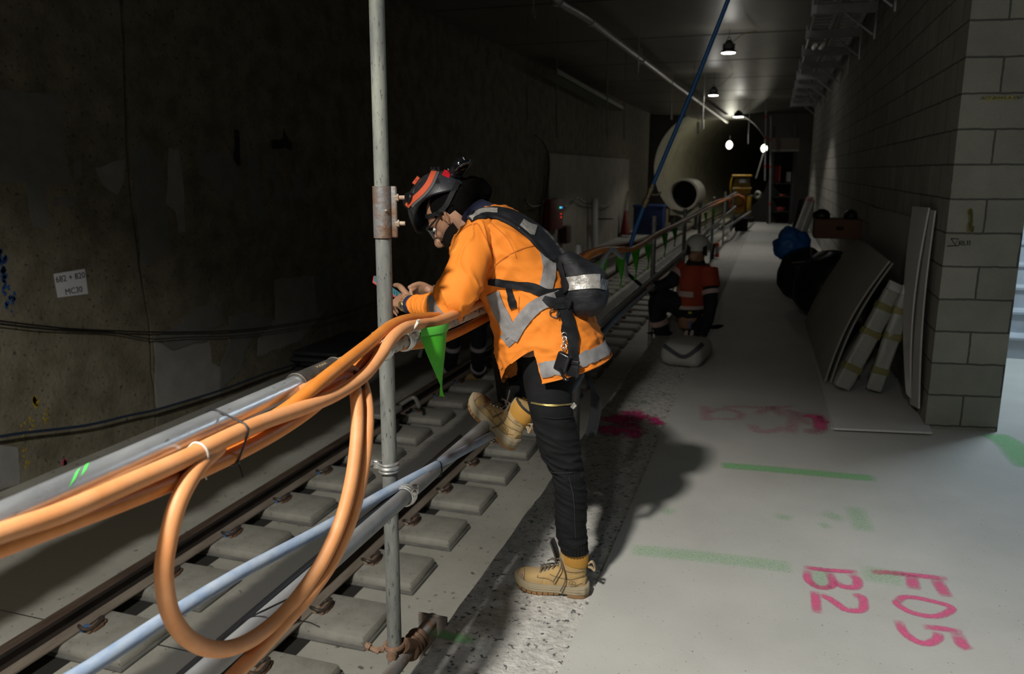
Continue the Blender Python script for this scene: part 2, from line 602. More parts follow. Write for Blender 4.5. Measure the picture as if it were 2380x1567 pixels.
S1 = dict(s=.268, ox=0, oy=300)
patch([(0, -350), (530, -300), (560, 200), (600, 260), (600, 470), (390, 480), (440, 850), (380, 860), (300, 850), (230, 480), (0, 470)], m_patch, wall_left, **S1)
patch([(455, 590), (640, 575), (640, 660), (575, 680), (460, 670)], m_patch, wall_left, **S1)
patch([(640, 300), (700, 280), (710, 420), (650, 440)], m_patch, wall_left, **S1)
patch([(820, 330), (1090, 260), (1080, 420), (1030, 560), (900, 500)], m_patch2, wall_left, **S1)
patch([(1160, 160), (1300, 170), (1400, 300), (1440, 600), (1480, 1080), (1340, 1090), (1340, 1170), (1250, 1170), (1230, 1080), (1190, 700), (1150, 400)], m_patch, wall_left2, **S1)
patch([(1470, 160), (1540, 170), (1600, 650), (1610, 900), (1560, 900), (1530, 700), (1440, 640)], m_patch2, wall_left2, **S1)
S2 = dict(s=.2553, ox=400, oy=240)
patch([(225, 450), (520, 450), (640, 640), (650, 840), (570, 870), (400, 830), (380, 700), (250, 640)], m_patch, wall_left2, **S2)
patch([(690, 490), (780, 490), (830, 1060), (770, 1080), (710, 1000)], m_patch, wall_left2, **S2)
patch([(850, 430), (1000, 700), (1000, 900), (930, 880), (930, 720), (860, 640)], m_patch, wall_left2, **S2)
patch([(1090, 640), (1170, 640), (1210, 850), (1130, 870)], m_patch, wall_left2, **S2)
patch([(560, 230), (600, 240), (630, 560), (570, 600)], m_black, wall_left2, t=.004, **S2)
patch([(900, 340), (1010, 320), (1020, 220), (1050, 320), (1100, 360), (1090, 440), (1040, 420), (910, 410)], m_black, wall_left2, t=.004, **S2)
patch([(358, 797), (404, 815), (487, 792), (492, 845), (510, 855), (512, 918), (365, 951)], m_patch2, wall_left2, t=.007)
patch([(358, 790), (414, 753), (464, 712), (519, 712), (519, 749), (487, 772), (487, 790), (404, 813)], m_patch, wall_left2, t=.009)
patch([(533, 735), (575, 726), (630, 735), (634, 758), (593, 785), (565, 813), (560, 860), (514, 905), (512, 855), (533, 800)], m_patch, wall_left2, t=.008)
patch([(640, 650), (740, 640), (760, 720), (700, 790), (600, 830), (600, 790), (640, 740)], m_patch2, wall_left2, t=.005)
patch([(730, 640), (760, 630), (775, 690), (770, 720), (740, 730)], m_patch, wall_left2, t=.007)
patch([(0, 1030), (40, 1040), (45, 1125), (0, 1140)], m_patch2, wall_left, t=.006)


def dabs(name, m, par, pts, x, r=0.03, n=14, spread=0.05):
    "small spatters of marking paint on a wall"
    b = MB(); rnd = random.Random(sum(map(ord, name)) + len(pts))
    for (px, py) in pts:
        c = AX(px, py, x)
        for k in range(n):
            cc = c + V((0, rnd.gauss(0, spread * .5), rnd.gauss(0, spread)))
            rr = r * rnd.uniform(.2, .7)
            poly = [cc + V((0, math.cos(a) * rr * rnd.uniform(.6, 1.3), math.sin(a) * rr * rnd.uniform(.8, 2))) for a in [2 * PI * i / 9 for i in range(9)]]
            b.prism(poly, (-0.003, 0, 0))
    return b.build(name, m, par, smooth=False)


m_bluep = mat('blue_marker_paint', (0.015, 0.06, 0.19), 0.7)
m_yelp = mat('yellow_marker_paint', (0.36, 0.25, 0.02), 0.7)
m_pinkw = mat('pink_marker_paint', (0.5, 0.06, 0.13), 0.7)
dabs('blue_paint_mark', m_bluep, wall_left, [(4, 595), (8, 620), (10, 645), (15, 662), (25, 705)], LWX + .004, .03, 9, .05)
dabs('yellow_paint_mark', m_yelp, wall_left, [(80, 930), (84, 936)], LWX + .004, .028, 8, .02)
dabs('yellow_paint_mark', m_yelp, wall_left, [(112, 960), (108, 975), (70, 985), (75, 990), (52, 1000), (60, 1050), (64, 1080)], LWX + .004, .014, 6, .03)
dabs('pink_paint_mark', m_pinkw, wall_left, [(152, 1076), (150, 1080)], LWX + .004, .028, 10, .015)
dabs('pink_paint_mark', m_pinkw, wall_left2, [(573, 898)], LWX + .004, .028, 8, .015)

# upper ledge panels on the far left wall
b = MB()
for (a, c) in (((1268, 350), (1480, 395)),):
    p0 = AX(1268, 352, LWX); p1 = AX(1480, 390, LWX)
    b.bbox((LWX - .02, p0.y, TZ), (LWX + 0.1, 34, p0.z - .05))
b.build('lower_lining', mat('pale_lining', (.2, .185, .15), .85, col2=(.27, .25, .2), scale=1.4, bump=.2), wall_left2, smooth=False)

# ceiling
b = MB(); b.bbox((-6.2, -4, CEIL), (1.5, 46, CEIL + 0.2))
ceiling = structure(b.build('ceiling', m_ceil, smooth=False))
b = MB()
for yy in (9.5, 13.5, 17.5, 21.5, 25.5, 29.5, 33.5): b.bbox((-5.8, yy, CEIL - .004), (1.0, yy + .03, CEIL + .01))
b.build('ceiling_joint', m_black, ceiling, smooth=False)


# block wall on the right
def block_mat(name, u_axis, u_off, v_off, bw):
    m = mat(name, (0.3, 0.295, 0.26), 0.95, bump=0.5, bscale=120)
    nt = m.node_tree; N = nt.nodes; L = nt.links; b = N['Principled BSDF']
    tc = N.new('ShaderNodeTexCoord'); sp = N.new('ShaderNodeSeparateXYZ'); L.new(tc.outputs['Object'], sp.inputs[0])
    cb = N.new('ShaderNodeCombineXYZ')
    a1 = N.new('ShaderNodeMath'); a1.operation = 'SUBTRACT'; a1.inputs[1].default_value = u_off; L.new(sp.outputs[u_axis], a1.inputs[0])
    a2 = N.new('ShaderNodeMath'); a2.operation = 'SUBTRACT'; a2.inputs[1].default_value = v_off; L.new(sp.outputs['Z'], a2.inputs[0])
    L.new(a1.outputs[0], cb.inputs['X']); L.new(a2.outputs[0], cb.inputs['Y'])
    # wobbling joints
    nz = N.new('ShaderNodeTexNoise'); nz.inputs['Scale'].default_value = 14; L.new(tc.outputs['Object'], nz.inputs['Vector'])
    vm = N.new('ShaderNodeVectorMath'); vm.operation = 'MULTIPLY_ADD'; vm.inputs[1].default_value = (.012, .012, 0)
    L.new(nz.outputs['Color'], vm.inputs[0]); L.new(cb.outputs[0], vm.inputs[2])
    br = N.new('ShaderNodeTexBrick'); br.inputs['Scale'].default_value = 1; br.inputs['Brick Width'].default_value = bw
    br.inputs['Row Height'].default_value = 0.2014; br.inputs['Mortar Size'].default_value = 0.006; br.inputs['Mortar Smooth'].default_value = 0.3
    br.inputs['Bias'].default_value = 0
    br.inputs['Color1'].default_value = (0.36, 0.35, 0.3, 1); br.inputs['Color2'].default_value = (0.43, 0.42, 0.36, 1); br.inputs['Mortar'].default_value = (0.13, 0.13, 0.115, 1)
    L.new(vm.outputs[0], br.inputs['Vector'])
    n2 = N.new('ShaderNodeTexNoise'); n2.inputs['Scale'].default_value = 4; n2.inputs['Detail'].default_value = 10; L.new(tc.outputs['Object'], n2.inputs['Vector'])
    mx = N.new('ShaderNodeMix'); mx.data_type = 'RGBA'; mx.blend_type = 'MULTIPLY'; mx.inputs['Factor'].default_value = .5
    L.new(br.outputs['Color'], mx.inputs['A']); L.new(n2.outputs['Fac'], mx.inputs['B'])
    L.new(mx.outputs['Result'], b.inputs['Base Color'])
    bump = [n for n in N if n.type == 'BUMP'][0]
    b2 = N.new('ShaderNodeBump'); b2.inputs['Strength'].default_value = 1; b2.inputs['Distance'].default_value = 0.008; b2.invert = True
    L.new(br.outputs['Fac'], b2.inputs['Height']); L.new(bump.outputs['Normal'], b2.inputs['Normal']); L.new(b2.outputs['Normal'], b.inputs['Normal'])
    return m


m_blk_y = block_mat('block_wall_side', 'Y', 5.39, 0.03, 0.4)
m_blk_x = block_mat('block_wall_end', 'X', 1.0, 0.03, 0.42)
b = MB()
b.mi = 0; b.v += [V(p) for p in ((1, 5.39, 0), (1.42, 5.46, 0), (1.42, 26.6, 0), (1, 26.6, 0), (1, 5.39, CEIL), (1.42, 5.46, CEIL), (1.42, 26.6, CEIL), (1, 26.6, CEIL))]
for f, k in (((0, 1, 5, 4), 1), ((1, 2, 6, 5), 0), ((2, 3, 7, 6), 1), ((3, 0, 4, 7), 0), ((4, 5, 6, 7), 0)):
    b.f.append(list(f)); b.fm.append(k)
wall_right = structure(b.build('wall_right', [m_blk_y, m_blk_x], smooth=False))
m_ink = mat('marker_ink', (0.012, 0.013, 0.013), 0.7)
# hand-written level mark and a taped label on the wall end
exw = V((0.42, 0.07, 0)).normalized()
b = MB()
c0 = V((1.0, 5.39, 0)); nrm = exw.cross(V((0, 0, 1)))


def on_end(px, py):
    d = ray(px, py); n = V((exw.y, -exw.x, 0)); t = (c0 - CAM).dot(n) / d.dot(n); return CAM + d * t + n * 0.002


def stroke(b, pts, w, t, close=False):
    "a flat pen stroke"
    b.tube(pts, w, 6, close=close)


q = lambda x, y: on_end(2080 + x * .4464, 380 + y * .4464)
for pts in ([(292, 392), (330, 392), (312, 424), (292, 392)], [(272, 431), (330, 428)], [(334, 428), (335, 405), (350, 405), (350, 414), (336, 416), (350, 427)],
            [(358, 403), (358, 426), (368, 425)], [(377, 402), (377, 426)], [(389, 401), (389, 427)]):
    stroke(b, [q(*p) for p in pts], 0.0028, .001)
b.build('level_mark', m_ink, wall_right)
lt = q(0, 0)
P4 = [on_end(2282, 234), on_end(2366, 232), on_end(2362, 222), on_end(2290, 224)]
b = MB(); b.prism(P4, nrm * 0.0006); b.build('tape_label', mat('masking_tape', (.38, .35, .14), .7), wall_right, smooth=False)
b = MB(); put_text(b, 'AOT-BHWS-A-3067', 0.026, (on_end(2283, 234) + on_end(2366, 222)) / 2 - V((0, .0015, 0)) + exw * .004, (on_end(2364, 228) - on_end(2284, 229.5)), (0, 0, 1), font_shear=.3)
b.build('label_lettering', m_ink, wall_right, smooth=False)
b = MB()
for k in range(26):
    c = on_end(2254 + random.gauss(0, 4), 512 + random.uniform(-24, 24))
    b.prism([c + exw * math.cos(a) * .012 * random.uniform(.5, 1.2) + V((0, 0, math.sin(a) * .02)) for a in [PI * i / 4 for i in range(8)]], nrm * .0005)
b.build('ochre_stain', mat('ochre_stain', (.2, .18, .07), .95), wall_right, smooth=False)

# stair hall beyond the opening
m_stair = mat('stair_concrete', (0.33, 0.36, 0.39), 0.7, col2=(0.42, 0.45, 0.48), scale=3, bump=.1)
b = MB()
poly = [V((1.43, 7.75, 0))]
for k in range(11):
    y = 7.75 + k * .26; z = (k + 1) * .185
    poly += [V((1.43, y, z - .02)), V((1.43, y - .015, z - .02)), V((1.43, y - .015, z)), V((1.43, y + .26, z))]
poly += [V((1.43, 7.75 + 11 * .26, 0))]
b.prism(poly, (2.4, 0, 0)); structure(b.build('stairs', m_stair, smooth=False))
b = MB(); b.bbox((3.83, 4.6, 0), (4.0, 11, CEIL)); b.bbox((1.43, 10.7, 0), (4, 10.9, CEIL)); b.bbox((1.43, 4.6, CEIL - .02), (4, 11, CEIL + .1))
structure(b.build('wall_stair', m_stair, smooth=False))

# bored tunnel and bulkhead at the far end
cx, cz, R = -3.1, 1.75, 2.85
b = MB(); rings = []
for i in range(30):
    y = 42 + i * 1.6
    rr = R + (0.05 if i % 2 else 0)
    rings.append([V((cx + (i / 29) ** 1.6 * 16 + rr * math.cos(2 * PI * k / 64), y, cz + rr * math.sin(2 * PI * k / 64))) for k in range(64)])
b.loft(rings, False)
b.loft([rings[-1], [p + V((0, .2, 0)) for p in rings[-1]]], True)
structure(b.build('wall_tunnel', m_tunnel, ang=60))
b = MB(); n = 64
inner = [V((cx + R * math.cos(2 * PI * k / n), 42, cz + R * math.sin(2 * PI * k / n))) for k in range(n)]
outer = []
for k in range(n):
    a = 2 * PI * k / n; c, s_ = math.cos(a), math.sin(a); t = 7 / max(abs(c), abs(s_)); outer.append(V((cx + c * t, 42, cz + s_ * t)))
b.loft([inner, outer, [p + V((0, .4, 0)) for p in outer], [p + V((0, .4, 0)) for p in inner]], False, True)
structure(b.build('wall_far', m_ceil, smooth=False))
b = MB(); b.bbox((-1.03, 26.6, -1.2), (1.5, 46, TZ + .01)); structure(b.build('floor_far', m_track, smooth=False))

# ------------------------------------------------------------------ sprayed marks on the slab
m_pink = spray_mat('pink_spray', (0.74, 0.1, 0.26), 70, .25, .62)
m_pinkf = spray_mat('faint_pink_spray', (0.66, 0.2, 0.3), 60, .38, .95)
m_green = spray_mat('green_spray', (0.2, 0.6, 0.2), 90, .3, .8)
m_greenf = spray_mat('faint_green_spray', (0.24, 0.58, 0.24), 110, .4, .95)
m_mag = spray_mat('magenta_spray', (0.7, 0.02, 0.2), 18, .36, .6)


def sprayed(name, m, par, strokes, z=0.0012, w=0.04, soft=1.0):
    b = MB(); film = []
    for st in strokes:
        pts = st[0] if isinstance(st[0], (list, tuple)) and isinstance(st[0][0], (list, tuple)) else st
        ww = st[1] if pts is st[0] else w
        P = [AZ(x, y, z) for x, y in pts]
        n = max(8, int(sum((P[i + 1] - P[i]).length for i in range(len(P) - 1)) / 0.015))
        C = catmull(P, n); grid = []
        for i, p in enumerate(C):
            t = (C[min(i + 1, n - 1)] - C[max(i - 1, 0)]).normalized(); s_ = V((-t.y, t.x, 0))
            row = []
            for k in range(7):
                f = (k / 6 - .5) * 2
                row.append(p + s_ * f * ww)
                e = 1 - abs(f) ** 2
                ends = min(1, (i + .5) / 3, (n - i - .5) / 3)
                film.append(max(0, e) ** soft * ends * 1.3)
            grid.append(row)
        b.sheet(grid)
        for g in grid:
            for p in g: p.z = z
    o = b.build(name, m, par, smooth=False, recalc=False)
    at = o.data.attributes.new('film', 'FLOAT', 'POINT')
    at.data.foreach_set('value', film)
    return o


T = lambda L_: [(1800 + x * .21, 1250 + y * .21) for x, y in L_]
sprayed('pink_letters_F05', m_pink, floor, [
    (T([(1070, 380), (1250, 385), (1500, 410), (1920, 455)]), .024), (T([(1520, 410), (1530, 500), (1545, 575)]), .03), (T([(1790, 450), (1850, 560), (1915, 660)]), .03),
    (T([(1350, 710), (1450, 655), (1700, 690), (1960, 770), (1870, 850), (1720, 870), (1500, 820), (1360, 735), (1370, 690)]), .02),
    (T([(1640, 985), (1850, 1005), (2090, 1050)]), .022), (T([(2020, 1050), (2080, 1180), (2160, 1245)]), .028), (T([(1370, 910), (1430, 1040), (1560, 1140), (1700, 1170), (1810, 1110), (1800, 1040)]), .022)])
sprayed('pink_letters_B12', m_pink, floor, [
    (T([(320, 325), (600, 360), (925, 380)]), .022), (T([(370, 360), (370, 460), (470, 540), (590, 550), (650, 500), (600, 370)]), .022),
    (T([(850, 400), (920, 470), (900, 545), (760, 540), (660, 480)]), .024),
    (T([(445, 590), (460, 700), (468, 840)]), .022), (T([(860, 640), (960, 650), (990, 750), (950, 805), (800, 800), (690, 730), (600, 670), (500, 620)]), .022)])
U_ = lambda L_: [(1380 + x * .4257, 900 + y * .4257) for x, y in L_]
sprayed('faded_pink_letters', m_pinkf, floor, [
    (U_([(610, 100), (615, 185)]), .05), (U_([(610, 140), (700, 120), (800, 140), (790, 180)]), .04), (U_([(700, 110), (780, 105), (900, 110), (1120, 105)]), .04),
    (U_([(880, 150), (980, 110), (1000, 130), (1040, 160)]), .05), (U_([(860, 200), (900, 240), (1000, 235), (1040, 215)]), .05), (U_([(1040, 120), (1090, 150), (1075, 255)]), .05),
    (U_([(1130, 150), (1230, 160), (1220, 240), (1140, 235)]), .06), (U_([(1140, 235), (1280, 240)]), .05), (U_([(1100, 130), (1180, 210)]), .05), (U_([(620, 170), (790, 175)]), .03)])
sprayed('red_arrow_mark', m_pink, floor, [(U_([(1232, 150), (1238, 190)]), .03), (U_([(1232, 190), (1305, 190)]), .03), (U_([(1150, 150), (1225, 175), (1240, 235)]), .05)], z=.0016)
sprayed('magenta_blotches', m_mag, trim, [
    (U_([(70, 190), (180, 160), (300, 145)]), .13), (U_([(20, 245), (150, 230), (280, 225)]), .13), (U_([(160, 180), (260, 190)]), .1), (U_([(180, 250), (270, 268)]), .1), (U_([(320, 160), (350, 210)]), .06)], z=-.0105)
sprayed('green_line', m_green, floor, [(U_([(690, 425), (1050, 455), (1545, 500)]), .055)], soft=.5)
sprayed('worn_green_line', m_greenf, floor, [(U_([(190, 885), (640, 930), (1090, 985)]), .06), (U_([(1180, 1030), (1300, 1050)]), .1), (U_([(1450, 1010), (1700, 1050)]), .08)], soft=.5)
sprayed('green_smudges', m_greenf, floor, [(U_([(370, 690), (440, 665)]), .04), (U_([(1240, 680), (1370, 730)]), .05), (U_([(1230, 760), (1290, 750)]), .04), (U_([(980, 700), (1090, 720)]), .04), (U_([(1420, 650), (1480, 790)]), .06)])
sprayed('green_line', m_green, trim, [([(998, 1468), (1105, 1491)], .03)], z=-.0105, soft=.4)
sprayed('green_smudges', m_greenf, trim, [(U_([(180, 75), (310, 88)]), .05)], z=-.0105)
sprayed('green_arc', m_green, floor, [([(2305, 1008), (2345, 1030), (2372, 1058), (2400, 1090)], .1)], soft=.4)
# ================================================================== TRACK
m_rail = mat('rail_steel', (0.075, 0.05, 0.036), 0.55, .35, col2=(0.14, 0.1, 0.075), scale=5, stretch=(4, .6, 4), bump=.15, bscale=60)
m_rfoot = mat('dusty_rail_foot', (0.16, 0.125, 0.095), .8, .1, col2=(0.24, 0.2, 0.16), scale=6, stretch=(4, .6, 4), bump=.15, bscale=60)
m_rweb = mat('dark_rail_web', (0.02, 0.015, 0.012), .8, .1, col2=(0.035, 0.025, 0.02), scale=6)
m_blkc = mat('sleeper_concrete', (0.235, 0.225, 0.195), 0.85, col2=(0.33, 0.315, 0.275), scale=6, detail=8, bump=.25, bscale=50, speck=(.13, .12, .11), speck_s=40, speck_t=.7)
m_boot = mat('block_boot_rubber', (0.1, 0.1, 0.09), 0.9, col2=(.17, .165, .15), scale=8)
m_clip = mat('clip_steel', (0.055, 0.05, 0.048), 0.5, .6, col2=(0.13, 0.1, 0.08), scale=30)
m_ins_b = mat('blue_insulator', (0.06, 0.14, 0.32), .6)
m_ins_w = mat('beige_insulator', (0.27, 0.23, 0.17), .7)
m_rust = mat('rusty_casting', (0.17, 0.09, 0.055), .9, .2, col2=(0.27, 0.17, 0.11), scale=30, bump=.3)
RX = (-2.475, -3.61)
RT = -0.79
prof = [(-.0635, 0), (.0635, 0), (.0635, .009), (.03, .017), (.012, .027), (.008, .05), (.008, .092), (.02, .102), (.034, .108), (.035, .13), (.028, .1375), (0, .14), (-.028, .1375), (-.035, .13), (-.034, .108), (-.02, .102), (-.008, .092), (-.008, .05), (-.012, .027), (-.03, .017), (-.0635, .009)]
for x, lab in ((RX[0], 'rusty steel running rail nearer the platform'), (RX[1], 'rusty steel running rail nearer the left wall')):
    b = MB(); rings = []
    ys = [-3] + [i * 1.0 for i in range(0, 44)] + [60, 85]
    for y in ys:
        dx = 0 if y < 14 else ((y - 14) / 30) ** 2 * .55
        rings.append([V((x + px + dx, y, RT - .14 + pz)) for px, pz in prof])
    n = len(prof)
    for i in range(len(rings) - 1):
        for j in range(n):
            k = (j + 1) % n; z0, z1 = prof[j][1], prof[k][1]; zm = (z0 + z1) / 2
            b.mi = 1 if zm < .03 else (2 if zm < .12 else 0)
            b.add([rings[i][j], rings[i][k], rings[i + 1][k], rings[i + 1][j]], [(0, 1, 2, 3)])
    b.mi = 0; b.add(rings[0], [tuple(range(n))]); b.add(rings[-1], [tuple(range(n))])
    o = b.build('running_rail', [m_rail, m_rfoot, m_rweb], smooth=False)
    bm = bmesh.new(); bm.from_mesh(o.data); bmesh.ops.remove_doubles(bm, verts=bm.verts[:], dist=.0001); bmesh.ops.recalc_face_normals(bm, faces=bm.faces[:]); bm.to_mesh(o.data); bm.free(); shade(o.data, 30)
    solo(o, lab, 'rail')


m_railshade = mat('rail_shade_strip', (.018, .017, .015), .95)  # flat near-black strip: paints the shade under the rails between blocks
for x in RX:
    b = MB(); b.bbox((x - .11, -3, TZ - .02), (x + .13, 42, TZ + .0012)); b.build('rail_shade_strip', m_railshade, tfloor, smooth=False)


def sleeper_block(x, y, ins, lab, grp, detail=True):
    base = V((x, y, TZ))
    t = thing('sleeper_block', base, lab, 'sleeper', grp)
    zt = RT - .14 - .006
    b = MB(); h = zt - (TZ + .012)
    b.box((x + .12, y + .2, TZ + .012 + h / 2), (.7, .39, h), taper=.975)
    b.build('block', m_blkc, t, bevel=.022, bseg=2)
    if not detail: return t
    b = MB(); b.box((x + .12, y + .2, TZ + .012), (.715, .405, .02)); b.build('rubber_boot', m_boot, t, bevel=.008)
    for s in (1, -1):
        f = x + s * .0635; c = y + .2; z = zt
        b = MB()
        pth = [(f + s * .015, c - .05, z + .012), (f + s * .015, c + .03, z + .016), (f + s * .03, c + .055, z + .03), (f + s * .06, c + .05, z + .045), (f + s * .075, c + .0, z + .04),
               (f + s * .07, c - .05, z + .032), (f + s * .045, c - .075, z + .04), (f + s * .01, c - .07, z + .045), (f - s * .02, c - .045, z + .03)]
        b.tube(pth, .0095, 8, n=28); cl = b.build('rail_clip', m_clip, t)
        b = MB(); b.rbox((f + s * .012, c - .035, z + .015), (.03, .055, .026), .006); b.build('insulator', ins, t)
        b = MB(); b.rbox((f + s * .055, c + .0, z + .014), (.05, .075, .03), .008); b.tube([(f + s * .055, c - .06, z + .018), (f + s * .055, c + .06, z + .018)], .017, 10); b.build('clip_shoulder', m_rust, t)
    return t


Y0, PT = 3.52, 0.622
sb = {}
for row, (x, ins) in enumerate(((RX[0], m_ins_w), (RX[1], m_ins_b))):
    nm = 'rail nearer the platform' if row == 0 else 'rail nearer the left wall'
    first = True; i = 0
    for k in range(-1, 52):
        y = Y0 + PT * k + (0.05 if row else 0)
        dx = 0 if y < 14 else ((y - 14) / 30) ** 2 * .55
        lab = 'grey concrete sleeper block, %s from the camera under the %s' % (nth(i), nm)
        grp = 'sleeper blocks along the two rails'
        if first:
            sb[row] = sleeper_block(x, y, ins, lab, grp); first = False
        elif k == 18:
            sb[row + 2] = sleeper_block(x + dx, y, ins, lab, grp, False)
        else:
            copy_tree(sb[row] if k < 18 else sb[row + 2], V((x + dx, y, TZ)), lab, grp)
        i += 1

# ================================================================== EDGE BARRIER (scaffold tube)
m_galv = mat('galvanised_tube', (0.4, 0.42, 0.44), 0.3, .7, col2=(0.6, 0.62, 0.64), scale=14, stretch=(1, .35, 1), bump=.08, bscale=70, speck=(.14, .14, .14), speck_s=60, speck_t=.7, rvar=.1)
m_post = mat('weathered_post', (0.12, 0.126, 0.12), 0.65, .1, col2=(0.22, 0.225, 0.205), scale=30, stretch=(1, 1, .22), bump=.15, bscale=60, speck=(.06, .07, .07), speck_s=150, speck_t=.65)
m_conc_tube = mat('splattered_tube', (0.38, 0.32, 0.25), 0.8, .15, col2=(0.48, 0.43, 0.36), scale=20, bump=.3, bscale=70, speck=(.06, .055, .05), speck_s=60, speck_t=.63)
m_dtube = mat('dull_tube', (0.2, 0.205, 0.21), 0.5, .3, col2=(0.3, 0.305, 0.31), scale=12, stretch=(1, .4, 1), bump=.1, speck=(.1, .09, .08), speck_s=50, speck_t=.7)
m_sleeve = mat('rusty_sleeve', (0.2, 0.2, 0.2), .65, .5, col2=(0.17, 0.095, 0.055), scale=14, amt=(.42, .6), bump=.25, bscale=80, speck=(.3, .28, .25), speck_s=80, speck_t=.72)
m_zinc = mat('zinc_fitting', (0.5, 0.5, 0.48), .4, .8, col2=(.62, .62, .6), scale=30, bump=.1)
m_rbolt = mat('rusty_bolt', (0.26, 0.17, 0.12), .7, .3, col2=(0.4, 0.32, 0.24), scale=60)
HX, HZ = -1.05, 1.10
pb = AY(918, 1530, 2.2); pt = AY(873, -80, 2.2)


def hexnut(b, c, axis, r, h):
    ax = V(axis).normalized(); u = ax.orthogonal().normalized(); w = ax.cross(u); c = V(c)
    b.prism([c - ax * h / 2 + (u * math.cos(PI * k / 3) + w * math.sin(PI * k / 3)) * r for k in range(6)], ax * h)


# tall near post with its rusty joint sleeve
t = thing('scaffold_post', pb, 'tall weathered grey scaffold post beside the leaning worker, with a rusty joint sleeve', 'post')
jt = pb.lerp(pt, (1530 - 484) / 1610); ju = pb.lerp(pt, (1530 - 371) / 1610); ax = (pt - pb).normalized()
b = MB(); b.tube([pb - ax * .02, jt - ax * .003], .0243, 28); b.build('lower_tube', m_post, t)
b = MB(); b.tube([jt + ax * .003, pt], .0225, 28); b.build('upper_tube', mat('post_upper', (0.145, 0.153, 0.142), .6, .1, col2=(.25, .258, .215), scale=22, stretch=(1, 1, .3), bump=.12, speck=(.08, .08, .08), speck_s=140, speck_t=.66), t)
b = MB(); b.tube([jt, ju], .0285, 28)
f = RGT.copy(); f.z = 0
mid = (jt + ju) / 2
b.rbox(mid + f * .031, (.03, .012, (ju - jt).length), .006)
sl = b.build('joint_sleeve', m_sleeve, t, ang=40)
for k in (.22, .72):
    c = ju.lerp(jt, k)
    b = MB(); hexnut(b, c + f * .044, f, .0115, .012); b.build('nut', m_rbolt, t, smooth=False)
    b = MB(); b.cyl(c + f * .03, c + f * .068, .0065, 12); b.build('bolt', m_rbolt, t)
b = MB(); b.cyl(mid + FWD * -.03 + f * .012, mid + FWD * -.03 + f * .018, .003, 8); b.build('sleeve_pin', m_rbolt, t)

# bracket and clamp at the foot of the post
fb = AY(916, 1500, 2.2)
SX, SZ = -1.105, fb.z - .045
t = thing('post_bracket', V((SX, 2.2, SZ - .1)), 'rusty steel bracket fixed to the platform edge at the foot of the near post', 'bracket')
m_brk = mat('bracket_steel', (.17, .15, .135), .7, .4, col2=(.25, .2, .17), scale=12, bump=.2)
b = MB(); b.tube([(SX, 2.03, SZ), (SX, 2.46, SZ)], .024, 20); b.build('stub_tube', mat('stub_tube', (.33, .31, .29), .7, .3, col2=(.3, .17, .1), scale=22, amt=(.45, .65), bump=.2), t)
for yy in (2.04, 2.44):
    b = MB(); b.bbox((SX - .05, yy - .005, SZ - .2), (-1.04, yy + .005, SZ + .03)); b.build('bracket_plate', m_brk, t, smooth=False, bevel=.003)
b = MB(); b.bbox((SX - .05, 2.04, SZ - .21), (-1.04, 2.44, SZ - .2)); b.build('bracket_base', m_brk, t, smooth=False, bevel=.003)
t = thing('swivel_coupler', V((fb.x, 2.2, fb.z - .03)), 'rusty swivel coupler gripping the bottom of the near scaffold post', 'coupler')
b = MB(); b.torus((fb.x, fb.y, fb.z), .03, .009, (0, 0, 1), 28, 8); b.tube([(fb.x + .03, fb.y + .01, fb.z), (SX + .01, fb.y + .06, SZ + .012)], .026, 14)
for yy in (.05, .075, .1, .125): b.torus((SX, fb.y + yy, SZ), .029, .012, (0, 1, 0), 24, 8)
b.build('coupler_body', m_rust, t)
b = MB(); b.tube([(fb.x - .02, fb.y - .035, fb.z), (fb.x - .05, fb.y - .05, fb.z + .005), (fb.x - .085, fb.y - .04, fb.z + .01)], .011, 10, n=10, flat=.6); b.build('hinge_arm', m_rust, t)
b = MB(); b.cyl((fb.x - .03, fb.y - .055, fb.z), (fb.x - .08, fb.y - .055, fb.z + .02), .007, 10); hexnut(b, (fb.x - .068, fb.y - .055, fb.z + .015), (-1, 0, .3), .013, .014); b.build('coupler_bolt', m_rust, t)
b = MB(); b.cyl((fb.x + .012, fb.y - .035, fb.z - .012), (fb.x + .012, fb.y - .05, fb.z - .012), .018, 18); b.build('pivot', m_rust, t)


def clamp(name, c, axis, lab, m=m_zinc, side=(1, 0, .3), r=.0265, bolt_dir=None):
    "half coupler on a tube: two bands, flange, bolt and nut"
    c = V(c); axis = V(axis).normalized()
    t = thing(name, c - V((0, 0, r)), lab, 'coupler')
    for dy in (-.013, .013):
        b = MB(); b.torus(c + axis * dy, r + .003, .0045, axis, 28, 8); b.build('band', m, t)
    b = MB(); b.torus(c, r + .0015, .008, axis, 28, 8); b.build('saddle', m, t)
    s = V(side).normalized(); bd = V(bolt_dir).normalized() if bolt_dir else V((0.35, -.9, .1)).normalized()
    p = c + s * (r + .014)
    b = MB(); b.rbox(p, (.022, .02, .03), .006); b.build('lug', m, t)
    b = MB(); b.cyl(p - bd * .015, p + bd * .05, .006, 12); b.build('bolt', m, t)
    b = MB(); hexnut(b, p + bd * .022, bd, .012, .011); b.build('nut', m, t, smooth=False)
    return t


